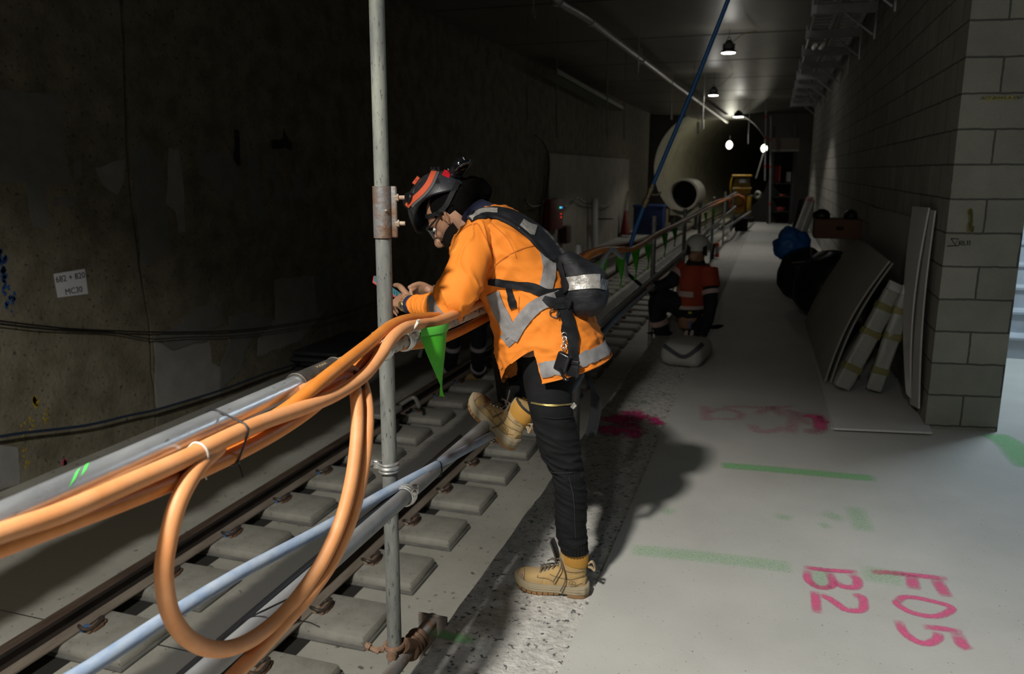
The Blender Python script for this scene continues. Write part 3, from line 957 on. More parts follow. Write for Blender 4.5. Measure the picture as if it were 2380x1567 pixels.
# top rail: galvanised near length, joint sleeve, splattered length under the worker's elbow
b = MB(); b.pipe((HX, -1.5, HZ), (HX, 1.66, HZ), .0243, .004, 32)
o = b.build('handrail_tube', m_galv); solo(o, 'bright galvanised top rail tube running out of the photo at the left', 'rail')
gs = MB(); rnd = random.Random(3)
for (a, c, z0, z1) in ((.905, .925, 25, 75), (.935, .955, 45, 100)):
    grid = []
    for i in range(8):
        y = a + (c - a) * i / 7; row = []
        for k in range(9):
            an = math.radians(z0 + (z1 - z0) * k / 8 + i * 3)
            row.append(V((HX + math.cos(an) * .0247, y + k * .004, HZ + math.sin(an) * .0247)))
        grid.append(row)
    gs.sheet(grid)
g = gs.build('green_paint_mark', mat('bright_green_paint', (.08, .62, .1), .6), None, recalc=False)
g.parent = o; g.data.transform(Matrix.Translation(-o.location))
b = MB(); b.pipe((HX, 1.66, HZ), (HX, 7.86, .99), .0243, .004, 32)
o = b.build('handrail_tube', m_conc_tube); solo(o, 'mortar-splattered top rail tube passing under the leaning worker\'s elbow', 'rail')
t = thing('joint_sleeve', V((HX, 1.6, HZ - .03)), 'dark stamped steel joint sleeve on the near top rail tube', 'coupler')
b = MB(); b.pipe((HX, 1.575, HZ), (HX, 1.76, HZ), .0295, .005, 32); b.build('sleeve_body', mat('dark_sleeve', (.08, .075, .07), .45, .7, col2=(.16, .14, .12), scale=30, bump=.15), t)
for yy in (1.58, 1.755):
    b = MB(); b.torus((HX, yy, HZ), .029, .002, (0, 1, 0), 32, 6); b.build('sleeve_rim', mat('bright_rim', (.4, .38, .34), .4, .8), t)
b = MB()
for k in range(4):
    for s_ in (-1, 1):
        a0 = math.radians(72); y = 1.66 + k * .012
        b.tube([(HX + math.cos(a0 + .12 * s_) * .0297, y - .004, HZ + math.sin(a0 + .12 * s_) * .0297), (HX + math.cos(a0 - .12 * s_) * .0297, y + .004, HZ + math.sin(a0 - .12 * s_) * .0297)], .0009, 5)
b.build('stamped_marks', mat('stamp_bright', (.5, .42, .25), .5, .6), t)
clamp('rail_coupler', (HX, 2.17, HZ - .009), (0, 1, 0), 'pale zinc coupler with bolt joining the top rail to the near post', side=(.9, 0, .55))
clamp('rail_coupler', (HX, 2.02, HZ - .006), (0, 1, 0), 'zinc coupler half hidden behind the orange cables beside the near post', side=(-.5, 0, .9))
# mid rail
b = MB(); b.pipe((HX, -.5, .592), (HX, 7.9, .592), .0243, .004, 32)
o = b.build('midrail_tube', m_dtube); solo(o, 'dull grey mid rail tube carrying the worker\'s raised boot', 'rail')
clamp('rail_coupler', (HX, 2.15, .592), (0, 1, 0), 'zinc coupler with projecting bolt on the mid rail at the near post', side=(1, 0, .75))
clamp('rail_coupler', (pb.x, 2.2, .66), (0, 0, 1), 'zinc coupler gripping the near post above the mid rail', side=(-.8, -.3, .2), bolt_dir=(-.6, -.6, .4))
# pale blue conduit strapped to the mid rail
m_pblue = mat('pale_blue_conduit', (0.2, 0.28, 0.42), .5, .0, col2=(0.36, 0.41, 0.48), scale=26, stretch=(1, .4, 1), bump=.1, bscale=60)
cpts = [AX(40, 1640, -1.19), AX(180, 1570, -1.18), AX(400, 1428, -1.16), AX(560, 1331, -1.14), AX(740, 1235, -1.115), AX(905, 1141, -1.085), AX(1000, 1090, -1.05), AX(1060, 1057, -1.03), AX(1140, 1013, -1.02)]
d = (cpts[-1] - cpts[-2]).normalized(); cpts += [cpts[-1] + d * 1.2, V((-1.012, 5.2, .56)), V((-1.012, 7.4, .55))]
CONDUIT = catmull(cpts, 120); b = MB(); b.tube(CONDUIT, .0158, 20)
solo(b.build('conduit_pipe', m_pblue), 'long pale blue conduit strapped along the mid rail and sloping up to the left', 'pipe')

b = MB(); b.tube([(-1.082, y, .601 + .003 * math.sin(y * 5)) for y in [-.5 + .1 * k for k in range(33)]], .0085, 10, n=60)
solo(b.build('black_cable', mat('black_cable', (.006, .006, .007), .5)), 'thin black cable lashed along the upper side of the mid rail', 'cable')

# ------------------------------------------------------------------ orange cables
m_or = mat('orange_cable', (0.56, 0.175, 0.022), .42, col2=(0.62, 0.215, 0.04), scale=20, bump=.04, bscale=200)
m_or2 = mat('dusty_orange_cable', (0.62, 0.25, 0.085), .55, col2=(0.68, 0.31, 0.13), scale=14, bump=.05, bscale=200)
m_tie = mat('black_nylon', (.008, .008, .009), .35)
m_tiew = mat('white_nylon', (.72, .68, .62), .5)


CABLES = []


def cable(pts, x, r, m, lab, n=None, xs=None, name='power_cable', grp='orange cables tied to the barrier', extra=None, pre=None):
    P = [AX(p[0], p[1], p[2] if len(p) > 2 else x) for p in pts]
    if pre: P = [V(p) for p in pre] + P
    if extra: P += [V(e) for e in extra]
    C = catmull(P, n or len(P) * 12); CABLES.append(C); b = MB(); b.tube(C, r, 18)
    o = b.build(name, m); return solo(o, lab, 'cable', grp)


far_top = [(-1.02, 3.1, 1.115), (-1.02, 3.6, 1.105), (-1.01, 4.4, 1.09)]
cable([(-120, 1290, -1.0), (0, 1243, -1.0), (150, 1190, -.995), (300, 1124, -.995), (430, 1066, -.99), (540, 1012, -.985), (620, 978, -.985), (700, 950, -.98), (780, 917, -.975), (845, 874, -.975), (882, 830, -.985), (910, 788, -.99), (943, 762, -1.0), (985, 753, -1.015), (1035, 740, -1.02)], -1.0, .0168, m_or2,
      'dusty pale orange cable on the near side of the top rail bundle', extra=far_top)
cable([(-120, 1300, -1.03), (0, 1258, -1.03), (150, 1200, -1.03), (300, 1138, -1.03), (430, 1080, -1.025), (560, 1018, -1.02), (620, 982, -1.012), (680, 942, -1.0), (740, 892, -.985), (800, 844, -.99), (860, 797, -1.01), (905, 760, -1.035), (945, 743, -1.055), (990, 738, -1.068), (1040, 728, -1.075)], -1.0, .0168, m_or,
      'deep orange cable lying uppermost where the bundle rises over the top rail', extra=[(-1.075, 3.1, 1.117), (-1.07, 3.8, 1.105)])
cable([(-120, 1315, -1.0), (0, 1270, -1.0), (150, 1215, -1.0), (300, 1160, -1.0), (430, 1108, -1.0), (540, 1058, -1.0), (640, 1005, -.998), (720, 952, -.998), (770, 908, -1.0), (815, 872, -1.01), (850, 838, -1.02), (890, 808, -1.04)], -1.0, .0168, m_or,
      'lowest orange cable of the bundle under the near top rail', extra=[(-1.06, 2.5, 1.03), (-1.04, 3.2, 1.04), (-1.03, 4.2, 1.05)])
loop1 = [(-120, 1302, -1.02), (150, 1205, -1.02), (330, 1122, -1.015), (430, 1085, -1.01), (505, 1042, -1.0), (470, 1075, -.985), (437, 1122, -.975), (410, 1180, -.97), (390, 1260, -.97), (381, 1340, -.97), (397, 1428, -.965), (440, 1487, -.96), (505, 1510, -.96), (575, 1492, -.962), (645, 1440, -.962), (700, 1378, -.945), (752, 1300, -.93), (792, 1210, -.922), (816, 1120, -.92), (828, 1030, -.93), (830, 950, -.955), (822, 895, -.985), (800, 880, -1.005), (760, 895, -1.012), (700, 925, -1.015)]
cable(loop1, -1.0, .0162, m_or2, 'orange cable drooping in a wide loop below the top rail', n=300)
loop2 = [(480, 1650, -.975), (530, 1585, -.97), (600, 1513, -.965), (655, 1455, -.955), (720, 1380, -.938), (775, 1300, -.925), (818, 1200, -.917), (842, 1100, -.917), (853, 1010, -.927), (853, 940, -.955), (840, 888, -.99), (815, 862, -1.01), (780, 868, -1.02), (700, 912, -1.022)]
cable(loop2, -1.0, .0162, m_or2, 'orange cable hanging from the top rail to the bottom edge of the photo', n=200)


PATHS = {i: c for i, c in enumerate(CABLES)}; PATHS['c'] = CONDUIT


def at_y(P, y):
    for i in range(len(P) - 1):
        if (P[i].y - y) * (P[i + 1].y - y) <= 0 and abs(P[i].y - P[i + 1].y) > 1e-6:
            return P[i].lerp(P[i + 1], (y - P[i].y) / (P[i + 1].y - P[i].y))


def tie(c, rods, lab, m=m_tie, tail=None, tilt=0, axis=(0, 1, 0), head=-.7):
    "a cable tie pulled tight round the given rods (centre, radius): the loop is their convex hull"
    c = V(c); ax = V(axis).normalized(); u = V((0, 0, 1)) - ax * ax.z; u.normalize(); w = ax.cross(u)
    pts = []
    for (p, r) in rods:
        p = V(p)
        for k in range(48):
            a = 2 * PI * k / 48; pts.append(((p - c).dot(w) + math.cos(a) * (r + .002), (p - c).dot(u) + math.sin(a) * (r + .002)))
    pts = sorted(set(pts)); lo = []; hi = []
    cr = lambda o, a, b_: (a[0] - o[0]) * (b_[1] - o[1]) - (a[1] - o[1]) * (b_[0] - o[0])
    for p in pts:
        while len(lo) > 1 and cr(lo[-2], lo[-1], p) <= 0: lo.pop()
        lo.append(p)
    for p in reversed(pts):
        while len(hi) > 1 and cr(hi[-2], hi[-1], p) <= 0: hi.pop()
        hi.append(p)
    hull = lo[:-1] + hi[:-1]
    H = [c + w * x + u * z + ax * (tilt * z / .05) for x, z in hull]
    t = thing('cable_tie', c, lab, 'cable tie', 'cable ties on the barrier')
    b = MB(); b.tube(H, .0022, 8, close=True); b.build('loop', m, t)
    h = max(H, key=lambda p: (p - c).dot(RGT * .8 + V((0, 0, head))))
    b = MB(); b.rbox(h, (.008, .007, .008), .002); b.build('tie_head', m, t)
    if tail:
        b = MB(); b.tube([h, h + V(tail) * .5 + V((0, 0, .004)), h + V(tail)], .0016, 6, n=8); b.build('tail', m, t)
    return t


def rods_at(y, names, rail=None):
    R_ = [(at_y(PATHS[k], y), .0168) for k in names]
    R_ = [(p, r) for p, r in R_ if p is not None]
    if rail: R_.append((V((HX, y, rail)), .0243))
    return R_


y1 = AX(545, 1005, -1.0).y
tie((HX, y1, HZ), rods_at(y1, [0, 1, 2], HZ), 'black cable tie holding the cables to the bright galvanised rail', tilt=.012, tail=(.01, .0, -.03))
y1 = AX(468, 1062, -.985).y
tie(at_y(PATHS[0], y1), rods_at(y1, [0, 1, 3]), 'white cable tie round the cables at the left of the loop', m=m_tiew, tail=(.01, 0, -.02), tilt=-.012)
y1 = AX(650, 1420, -.98).y
lp = min(PATHS[3], key=lambda p: (p - AX(650, 1437, -.966)).length); lq = min(PATHS[4], key=lambda p: (p - AX(660, 1450, -.962)).length)
tie((HX, y1, .592), [(V((HX, y1, .592)), .0243), (lp, .0162), (lq, .0162)], 'black cable tie lashing the cable loop to the mid rail', tail=(.04, .02, -.02), tilt=.012)
q1 = min(PATHS[3], key=lambda p: (p - AX(824, 900, -.99)).length); q2 = min(PATHS[4], key=lambda p: (p - AX(838, 886, -.99)).length)
y1 = (q1.y + q2.y) / 2
tie((q1 + q2) / 2, [(q1, .0168), (q2, .0168)] + rods_at(y1, [2]), 'black cable tie gripping the top of the hanging loop', tail=(.02, .02, -.04))
y1 = AX(838, 848, -1.05).y
tie((HX, y1, HZ), [(V((HX, y1, HZ)), .0243)], 'black cable tie round the top rail left of the near post')
y1 = AX(1023, 1075, -1.03).y
tie((HX, y1, .592), [(V((HX, y1, .592)), .0243), (at_y(PATHS['c'], y1), .0158)], 'thin black tie strapping the blue conduit to the mid rail', tilt=.01)
y1 = AX(1100, 722, -1.05).y
tie((HX, y1, HZ), [(V((HX, y1, HZ)), .0243)], 'black cable tie on the top rail under the worker\'s arm')
# a pale cord along the rail with a frayed knot, and the bunting on it
m_cord = mat('pale_cord', (.68, .62, .52), .8)
b = MB(); cp = [AX(700, 925, -1.01), AX(830, 835, -1.02), AX(900, 795, -1.0), AX(955, 772, -.99), AX(975, 765, -.995)]
b.tube(cp, .0022, 8, n=40); b.tube([AX(955, 772, -.988), AX(966, 758, -.985), AX(972, 747, -.982)], [.0035, .0035, .005], 8, n=12)
for k in range(3): b.tube([AX(972, 748, -.982), AX(970 + 4 * k, 744 - (k % 2) * 2, -.98)], .0018, 6)
solo(b.build('cord', m_cord), 'pale frayed cord tied at the coupler bolt beside the green pennant', 'cord')
m_flag = mat('green_pennant', (0.05, 0.36, 0.012), .6, col2=(.06, .42, .015), scale=6)


def pennant(px, py, w, h, x, lab, yaw=0.0, lean=0.0, grp='green bunting pennants on the barrier'):
    c = AX(px, py, x)
    grid = []
    for i in range(15):
        f = i / 14; ww = w * (1 - f) * .5 + .0015; row = []
        for k in range(9):
            s_ = (k / 8 - .5) * 2
            dx = .018 * math.sin(s_ * 1.6 + 1.0) * (1 - f) + .012 * math.sin(f * 3 + s_)
            row.append(c + V((dx + lean * f, s_ * ww + (.055 if w < .13 else .03) * f * f, -h * f)))
        grid.append(row)
    t = thing('pennant', c - V((0, 0, h)), lab, 'flag', grp)
    b = MB(); b.sheet(grid); b.build('pennant_cloth', m_flag, t, recalc=False)
    b = MB(); tp = [p + V((.006, 0, .004)) for p in grid[0]]
    b.sheet([[p + V((.004, 0, .012)) for p in grid[0]], tp, [p + V((.004, 0, -.014)) for p in grid[0]]]); b.build('hem', mat('pennant_hem', (.09, .48, .05), .6), t, recalc=False)
    return t


pennant(1008, 765, .125, .235, -.99, 'green triangular pennant hanging from the top rail below the worker\'s elbow')
for i, (px, py, w, h, x) in enumerate(((1388, 620, .15, .17, -1.0), (1398, 607, .14, .16, -1.01), (1442, 598, .16, .22, -1.02), (1477, 582, .16, .24, -1.02), (1506, 570, .15, .22, -1.02), (1545, 545, .15, .22, -1.02), (1568, 532, .15, .2, -1.02), (1640, 496, .15, .24, -1.04), (1660, 486, .15, .24, -1.04))):
    pennant(px, py, w, h, x, 'green pennant on the far barrier, %s from the leaning worker' % nth(i))

# far barrier posts and rails
for i, (y, lab) in enumerate(((4.75, 'scaffold post hidden in shade behind the leaning worker'), (8.0, 'dark scaffold post in front of the kneeling worker'), (10.9, 'dark scaffold post just beyond the white helmet'), (13.2, 'thin dark scaffold post beyond the white helmet, second along the far barrier'), (16.2, 'far scaffold post, third beyond the kneeling worker'), (20, 'far scaffold post, fourth beyond the kneeling worker'), (24, 'scaffold post at the far end of the barrier'))):
    b = MB(); b.tube([(-1.11, y, -.2), (-1.11, y, 1.16 if y < 9 else 1.1)], .024, 16); b.torus((-1.11, y, 1.08), .028, .008, (0, 0, 1), 16, 6); b.torus((-1.1, y, .59), .028, .008, (0, 0, 1), 16, 6)
    solo(b.build('scaffold_post', m_dtube), lab, 'post', 'far barrier posts')
for i, (y0, z0, y1, z1, lab) in enumerate(((7.86, .99, 14.0, .98, 'top rail tube of the barrier beyond the kneeling worker'), (14.0, .98, 24.5, .97, 'farthest top rail tube of the barrier'))):
    b = MB(); b.pipe((HX, y0, z0), (HX, y1, z1), .0243, .004, 16); solo(b.build('handrail_tube', m_dtube), lab, 'rail')
    b = MB(); b.pipe((HX, y0 + .02, .58), (HX, y1, .57), .0243, .004, 16); solo(b.build('midrail_tube', m_dtube), lab.replace('top rail', 'mid rail'), 'rail')
m_orf = m_or
cable([(1335, 622, -1.0), (1349, 611, -1.0), (1375, 590, -1.0), (1403, 581, -1.0), (1440, 580, -1.0), (1469, 578, -1.0), (1492, 567, -1.0), (1532, 541, -1.02), (1570, 524, -1.02), (1612, 503, -1.02), (1650, 481, -1.02), (1690, 463, -1.02), (1718, 452, -1.02)], -1.0, .021, m_orf,
      'orange cable lying along the far barrier behind the worker\'s harness pack', n=120)
cable([(1345, 600, -1.03), (1375, 586, -1.03), (1430, 573, -1.03), (1490, 561, -1.03), (1530, 544, -1.04), (1600, 505, -1.04), (1660, 470, -1.04), (1700, 458, -1.04)], -1.0, .02, mat('brown_cable', (.2, .06, .02), .5),
      'dark orange-brown cable on the far barrier beside the blue hose', n=100)
# blue air line with its valve, and the grey-white hose below it
m_hose = mat('blue_hose', (0.008, 0.085, 0.26), .45)
t = thing('air_hose', AY(1462, 582, 6), 'bright blue air line slanting from the ceiling down to the far barrier', 'hose')
b = MB(); b.tube([AY(1735, -120, 6), AY(1692, 0, 6), AY(1600, 232, 6), AY(1518, 428, 6)], .0155, 14, n=40); b.build('upper_hose', m_hose, t)
b = MB(); b.tube([AY(1496, 482, 6), AY(1478, 530, 6), AY(1462, 582, 6), AY(1452, 625, 6)], .0165, 14, n=24); b.build('lower_hose', m_hose, t)
b = MB(); a, c = AY(1518, 428, 6), AY(1496, 482, 6)
b.tube([a, a.lerp(c, .15), a.lerp(c, .16), a.lerp(c, .35), a.lerp(c, .36), a.lerp(c, .6), a.lerp(c, .62), a.lerp(c, .85), c], [.017, .017, .024, .024, .019, .019, .025, .025, .017], 14)
b.build('valve', mat('brass_valve', (.2, .17, .11), .4, .7), t)
b = MB(); m_ = a.lerp(c, .45); b.tube([m_, m_ + V((.06, 0, .0)), m_ + V((.09, 0, .02))], .008, 8, n=8); b.build('valve_handle', mat('brass_valve', (.2, .17, .11), .4, .7), t)
b = MB(); b.tube([AX(1392, 640, -.985), AX(1396, 618, -.985), AX(1406, 596, -.985), AX(1420, 580, -.99), AX(1437, 590, -1.0), AX(1450, 606, -1.02), AX(1456, 640, -1.05)], .018, 14, n=40)
solo(b.build('grey_hose', mat('grey_white_hose', (.34, .38, .4), .5)), 'grey-white hose arching over the far barrier beside the harness pack', 'hose')
# ================================================================== THE LEANING WORKER
m_skin = mat('skin', (0.3, 0.155, 0.092), .52, col2=(0.35, 0.19, 0.118), scale=18, bump=.06, bscale=180)
m_hiv = mat('hi_vis_orange', (0.75, 0.2, 0.012), .82, col2=(0.8, 0.235, 0.02), scale=5, bump=.12, bscale=420)
m_tape = mat('reflective_tape', (0.19, 0.18, 0.182), .55, .0, col2=(0.25, 0.24, 0.24), scale=30, bump=.15, bscale=90)
m_navy = mat('navy_cotton', (0.012, 0.016, 0.05), .85, bump=.15, bscale=300)
m_trou = mat('black_denim', (0.005, 0.0052, 0.0058), .85, col2=(0.0095, 0.0098, 0.011), scale=10, bump=.15, bscale=350, spec=.2)
m_web = mat('black_webbing', (0.006, 0.006, 0.0075), .7, col2=(0.011, 0.011, 0.013), scale=20, bump=.15, bscale=300, spec=.25)
m_pad = mat('black_padding', (0.008, 0.0085, 0.0105), .6, col2=(0.02, 0.021, 0.025), scale=9, stretch=(1, 1, 3), bump=.25, bscale=60, spec=.3)
m_plas = mat('black_plastic', (0.009, 0.009, 0.011), .33, coat=.2)
m_helm = mat('scuffed_black_shell', (0.03, 0.032, 0.038), .42, col2=(.018, .019, .023), scale=12, coat=.15, speck=(.16, .16, .17), speck_s=90, speck_t=.71)
m_hair = mat('black_hair', (0.004, 0.0034, 0.003), .85, spec=.08, bump=1, bscale=300, stretch=(1, 1, .3))
m_beard = mat('beard_hair', (0.009, 0.007, 0.0055), .85, spec=.1, bump=.8, bscale=400)
m_strapo = mat('orange_headband', (0.55, 0.085, 0.03), .75, bump=.1, bscale=300)
m_nub = mat('tan_nubuck', (0.42, 0.27, 0.1), .85, col2=(0.35, 0.25, 0.125), scale=14, bump=.15, bscale=200, speck=(.2, .15, .09), speck_s=18, speck_t=.68)
m_collar = mat('ochre_collar', (0.4, 0.2, 0.03), .8, bump=.1, bscale=300)
m_sole = mat('boot_midsole', (0.33, 0.27, 0.17), .75, col2=(.28, .23, .15), scale=12)
m_gum = mat('gum_outsole', (0.33, 0.17, 0.06), .75, col2=(.25, .15, .07), scale=20)
m_lace = mat('brown_lace', (0.1, 0.075, 0.055), .85)
m_silver = mat('silver_ppe_tape', (0.3, 0.285, 0.26), .4, .3, col2=(0.48, 0.46, 0.43), scale=60, bump=.5, bscale=40)
m_gold = mat('brass_zip', (.5, .4, .15), .4, .8)
m_steel = mat('bright_steel', (.6, .58, .55), .3, .9)
man = thing('person', AZ(1290, 1370, -.012), 'worker in orange hi-vis shirt, black helmet and harness leaning on the rail over a phone', 'person')
YC = 2.9


def ring(fp, bp, yc, w, n=64, k=2.3, tw=0.0):
    "a cross-section of the trunk: front and back seen in the photo, half width across"
    f = AY(fp[0], fp[1], yc); bk = AY(bp[0], bp[1], yc); c = (f + bk) / 2; a = (bk - f) / 2
    out = []
    for i in range(n):
        t = 2 * PI * i / n; cs, sn = math.cos(t), math.sin(t)
        cs = math.copysign(abs(cs) ** (2 / k), cs); sn = math.copysign(abs(sn) ** (2 / k), sn)
        out.append(c + a * cs + V((0, w * sn, 0)))
    return out


TR = [((1082, 530), (1146, 479), .085), ((1066, 556), (1178, 486), .15), ((1062, 588), (1215, 505), .2), ((1076, 630), (1257, 545), .213), ((1105, 668), (1292, 592), .205),
      ((1128, 698), (1320, 640), .19), ((1143, 730), (1347, 690), .187), ((1155, 767), (1374, 735), .197), ((1163, 806), (1391, 770), .207), ((1170, 846), (1405, 801), .212), ((1180, 884), (1417, 832), .217)]


def trunk(t):
    k = min(int(t), len(TR) - 2); u = t - k
    g = lambda sel: catmull([V((*sel(r), 0)) if isinstance(sel(r), tuple) else V((sel(r), 0, 0)) for r in TR], 101)[min(100, int(round(t * 10)))]
    f = g(lambda r: r[0]); b = g(lambda r: r[1]); w = g(lambda r: r[2]).x
    return (f.x, f.y), (b.x, b.y), w


def trunk_pt(t, phi, k=2.3):
    fp, bp, w = trunk(t)
    f = AY(*fp, YC); bk = AY(*bp, YC); c = (f + bk) / 2; a = (bk - f) / 2
    cs, sn = math.cos(phi), math.sin(phi)
    cs = math.copysign(abs(cs) ** (2 / k), cs); sn = math.copysign(abs(sn) ** (2 / k), sn)
    return c + a * cs + V((0, w * sn, 0))


def ridge(p, s, seed=0):
    n = noise.noise(V((p.x * s[0] + seed, p.y * s[1] + seed * 2, p.z * s[2])))
    return 1 - 2 * abs(n)


def creases(p, n):
    "cloth folds: soft swells and sharper diagonal creases"
    d = p.x * .55 + p.z * .83; e = -p.x * .83 + p.z * .55
    q = V((d, p.y, e))
    a = noise.noise(p * 5.5) * .011
    a += (ridge(q, (20, 9, 6), 3) ** 3 - .3) * .0075
    a += (ridge(V((e, p.y, d)), (17, 10, 5), 9) ** 3 - .3) * .006
    a += (ridge(V((d * .7 + e * .7, p.y, d)), (34, 12, 8), 13) ** 3 - .3) * .003
    a += noise.noise(p * 28) * .0012
    return a


NR, NA = 100, 120
b = MB()
rings = []
for i in range(81):
    t = i / 10.0
    rings.append([trunk_pt(t, 2 * PI * j / NA) for j in range(NA)])
b.loft(rings, False)
b.loft([[p.lerp(sum(rings[0], V()) / NA, .5) for p in rings[0]], rings[0]], False)
# the skirt of the shirt: back panel and front panel, parted by the side vents
grid = []
for i in range(21):
    t = 8 + i / 10
    grid.append([trunk_pt(t, -PI / 2 + PI * j / 60) for j in range(61)])
b.sheet(grid)
grid = []
for i in range(21):
    t = 8 + i / 10; s = i / 20
    p0 = PI / 2 + .1 * s; p1 = 3 * PI / 2 - 1.25 * s ** .85
    grid.append([trunk_pt(t - .15 * s * (j / 60) ** 4, p0 + (p1 - p0) * j / 60) for j in range(61)])
b.sheet(grid)
jacket = b.build('shirt', m_hiv, man, ang=60)
bm = bmesh.new(); bm.from_mesh(jacket.data); bmesh.ops.remove_doubles(bm, verts=bm.verts[:], dist=.0004); bmesh.ops.recalc_face_normals(bm, faces=bm.faces[:]); bm.to_mesh(jacket.data); bm.free()
bm = bmesh.new(); bm.from_mesh(jacket.data); bm.normal_update(); up_ = sum(1 if f.normal.dot(f.calc_center_median() + WORLD[jacket.name] - trunk_pt(5, 0).lerp(trunk_pt(5, PI), .5)) > 0 else -1 for f in bm.faces)
if up_ < 0: bmesh.ops.reverse_faces(bm, faces=bm.faces[:]); bm.to_mesh(jacket.data)
bm.free()
displace(jacket, creases)
# hem band
# sleeves


def arm(pts, sub=.0045, it=5):
    b = MB(); C = [AY(p[0], p[1], p[2]) for p in pts]; rs = [p[3] * PXM(c) for p, c in zip(pts, C)]
    n = len(pts) * 8
    b.tube(C, rs, 28, n=n)
    return b


sl = arm([(1122, 528, 2.78, 34), (1112, 550, 2.74, 42), (1099, 580, 2.68, 45), (1085, 622, 2.62, 49), (1070, 662, 2.575, 51), (1057, 690, 2.55, 49), (1047, 712, 2.54, 41)])
C = AY(1045, 713, 2.545); sl.ell(C, (40 * PXM(C), 42 * PXM(C), 41 * PXM(C)))
e = arm([(1050, 716, 2.54, 38), (1030, 716, 2.545, 36), (1005, 713, 2.59, 30), (980, 711, 2.65, 25), (962, 709, 2.69, 22)])
sl.add(e.v, e.f)
sleeve = sl.build('sleeve', m_hiv, man, ang=60, remesh=.005, smooth_it=6)


def sleeve_creases(p, n):
    a = noise.noise(p * 7) * .006
    a += (ridge(V((p.x + p.z * .25, p.y, p.z * .35)), (24, 16, 10), 5) ** 3 - .3) * .0085
    near = max(0, 1 - (p - AY(1020, 715, 2.56)).length / .13)
    a += near * (ridge(V((p.x * .9 - p.z * .6, p.y, p.x * .4 + p.z)), (55, 12, 14), 1) - .4) * .008
    return a


displace(sleeve, sleeve_creases)
sr = arm([(1125, 528, 3.02, 34), (1120, 552, 3.08, 42), (1125, 600, 3.14, 44), (1135, 655, 3.17, 42), (1142, 695, 3.17, 38)])
e = arm([(1142, 697, 3.17, 36), (1105, 690, 3.12, 31), (1060, 684, 3.05, 26)])
sr.add(e.v, e.f); sleeve2 = sr.build('sleeve', m_hiv, man, ang=60, remesh=.006, smooth_it=6)
displace(sleeve2, sleeve_creases)
# navy cuffs
for (a, c, r) in (((968, 710, 2.675), (955, 708, 2.705), 22.5), ((1066, 684, 3.06), (1054, 682, 3.04), 26)):
    p, q_ = AY(*a), AY(*c); b = MB(); b.pipe(p, q_, r * PXM(p), .004, 28); o = b.build('cuff', m_navy, man)

# trousers
LL = [(1298, 790, 2.86, 74), (1284, 820, 2.85, 69), (1278, 850, 2.84, 64), (1276, 884, 2.82, 60), (1276, 914, 2.79, 54), (1282, 951, 2.76, 50), (1289, 988, 2.76, 48), (1298, 1025, 2.76, 47), (1306, 1062, 2.76, 43), (1318, 1099, 2.76, 37), (1326, 1140, 2.76, 37.5), (1327, 1173, 2.76, 37), (1327, 1228, 2.76, 35), (1332, 1258, 2.76, 33), (1334, 1272, 2.76, 30)]
b = MB(); C = [AY(p[0], p[1], p[2]) for p in LL]; rs = [p[3] * PXM(c) for p, c in zip(LL, C)]
b.tube(C, rs, 40, n=140)
RL = [(1300, 775, 3.02, 76), (1262, 785, 3.06, 66), (1222, 795, 3.08, 58), (1196, 800, 3.08, 50)]
C = [AY(p[0], p[1], p[2]) for p in RL]; b.tube(C, [p[3] * PXM(c) for p, c in zip(RL, C)], 32, n=30)
RS = [(1190, 770, 3.08, 45), (1186, 810, 3.07, 43), (1186, 850, 3.05, 41), (1190, 885, 3.03, 40), (1194, 920, 2.99, 37), (1194, 945, 2.96, 33), (1188, 975, 2.93, 28)]
C = [AY(p[0], p[1], p[2]) for p in RS]; b.tube(C, [p[3] * PXM(c) for p, c in zip(RS, C)], 32, n=50)
C = AY(1300, 765, 2.9); b.ell(C, (.12, .15, .1))
trous = b.build('trousers', m_trou, man, ang=60, remesh=.005, smooth_it=4)


def trouser_creases(p, n):
    kz = max(0, 1 - abs(p.z - .5) / .28); cz = max(0, 1 - abs(p.z - .2) / .14)
    a = noise.noise(p * 8) * .004
    a += (ridge(V((p.x * .35 + p.z, p.y, p.x - p.z * .3)), (34, 7, 6), 4) ** 2 - .3) * (.001 + .011 * kz)
    a += (ridge(V((p.x * .2 + p.z, p.y, p.x)), (40, 8, 8), 8) - .4) * .006 * cz
    return a


displace(trous, trouser_creases)
b = MB()
C1 = AY(1333, 1258, 2.76); C2 = AY(1335, 1281, 2.76); rings = []
for i in range(9):
    c = C1.lerp(C2, i / 8); r = (32.5 - i * .2) * PXM(c)
    rings.append([c + V((math.cos(a), math.sin(a), 0)) * (r + .0016 * math.cos(a * 26)) for a in [2 * PI * k / 156 for k in range(156)]])
b.loft(rings, True); b.build('trouser_cuff', m_trou, man)


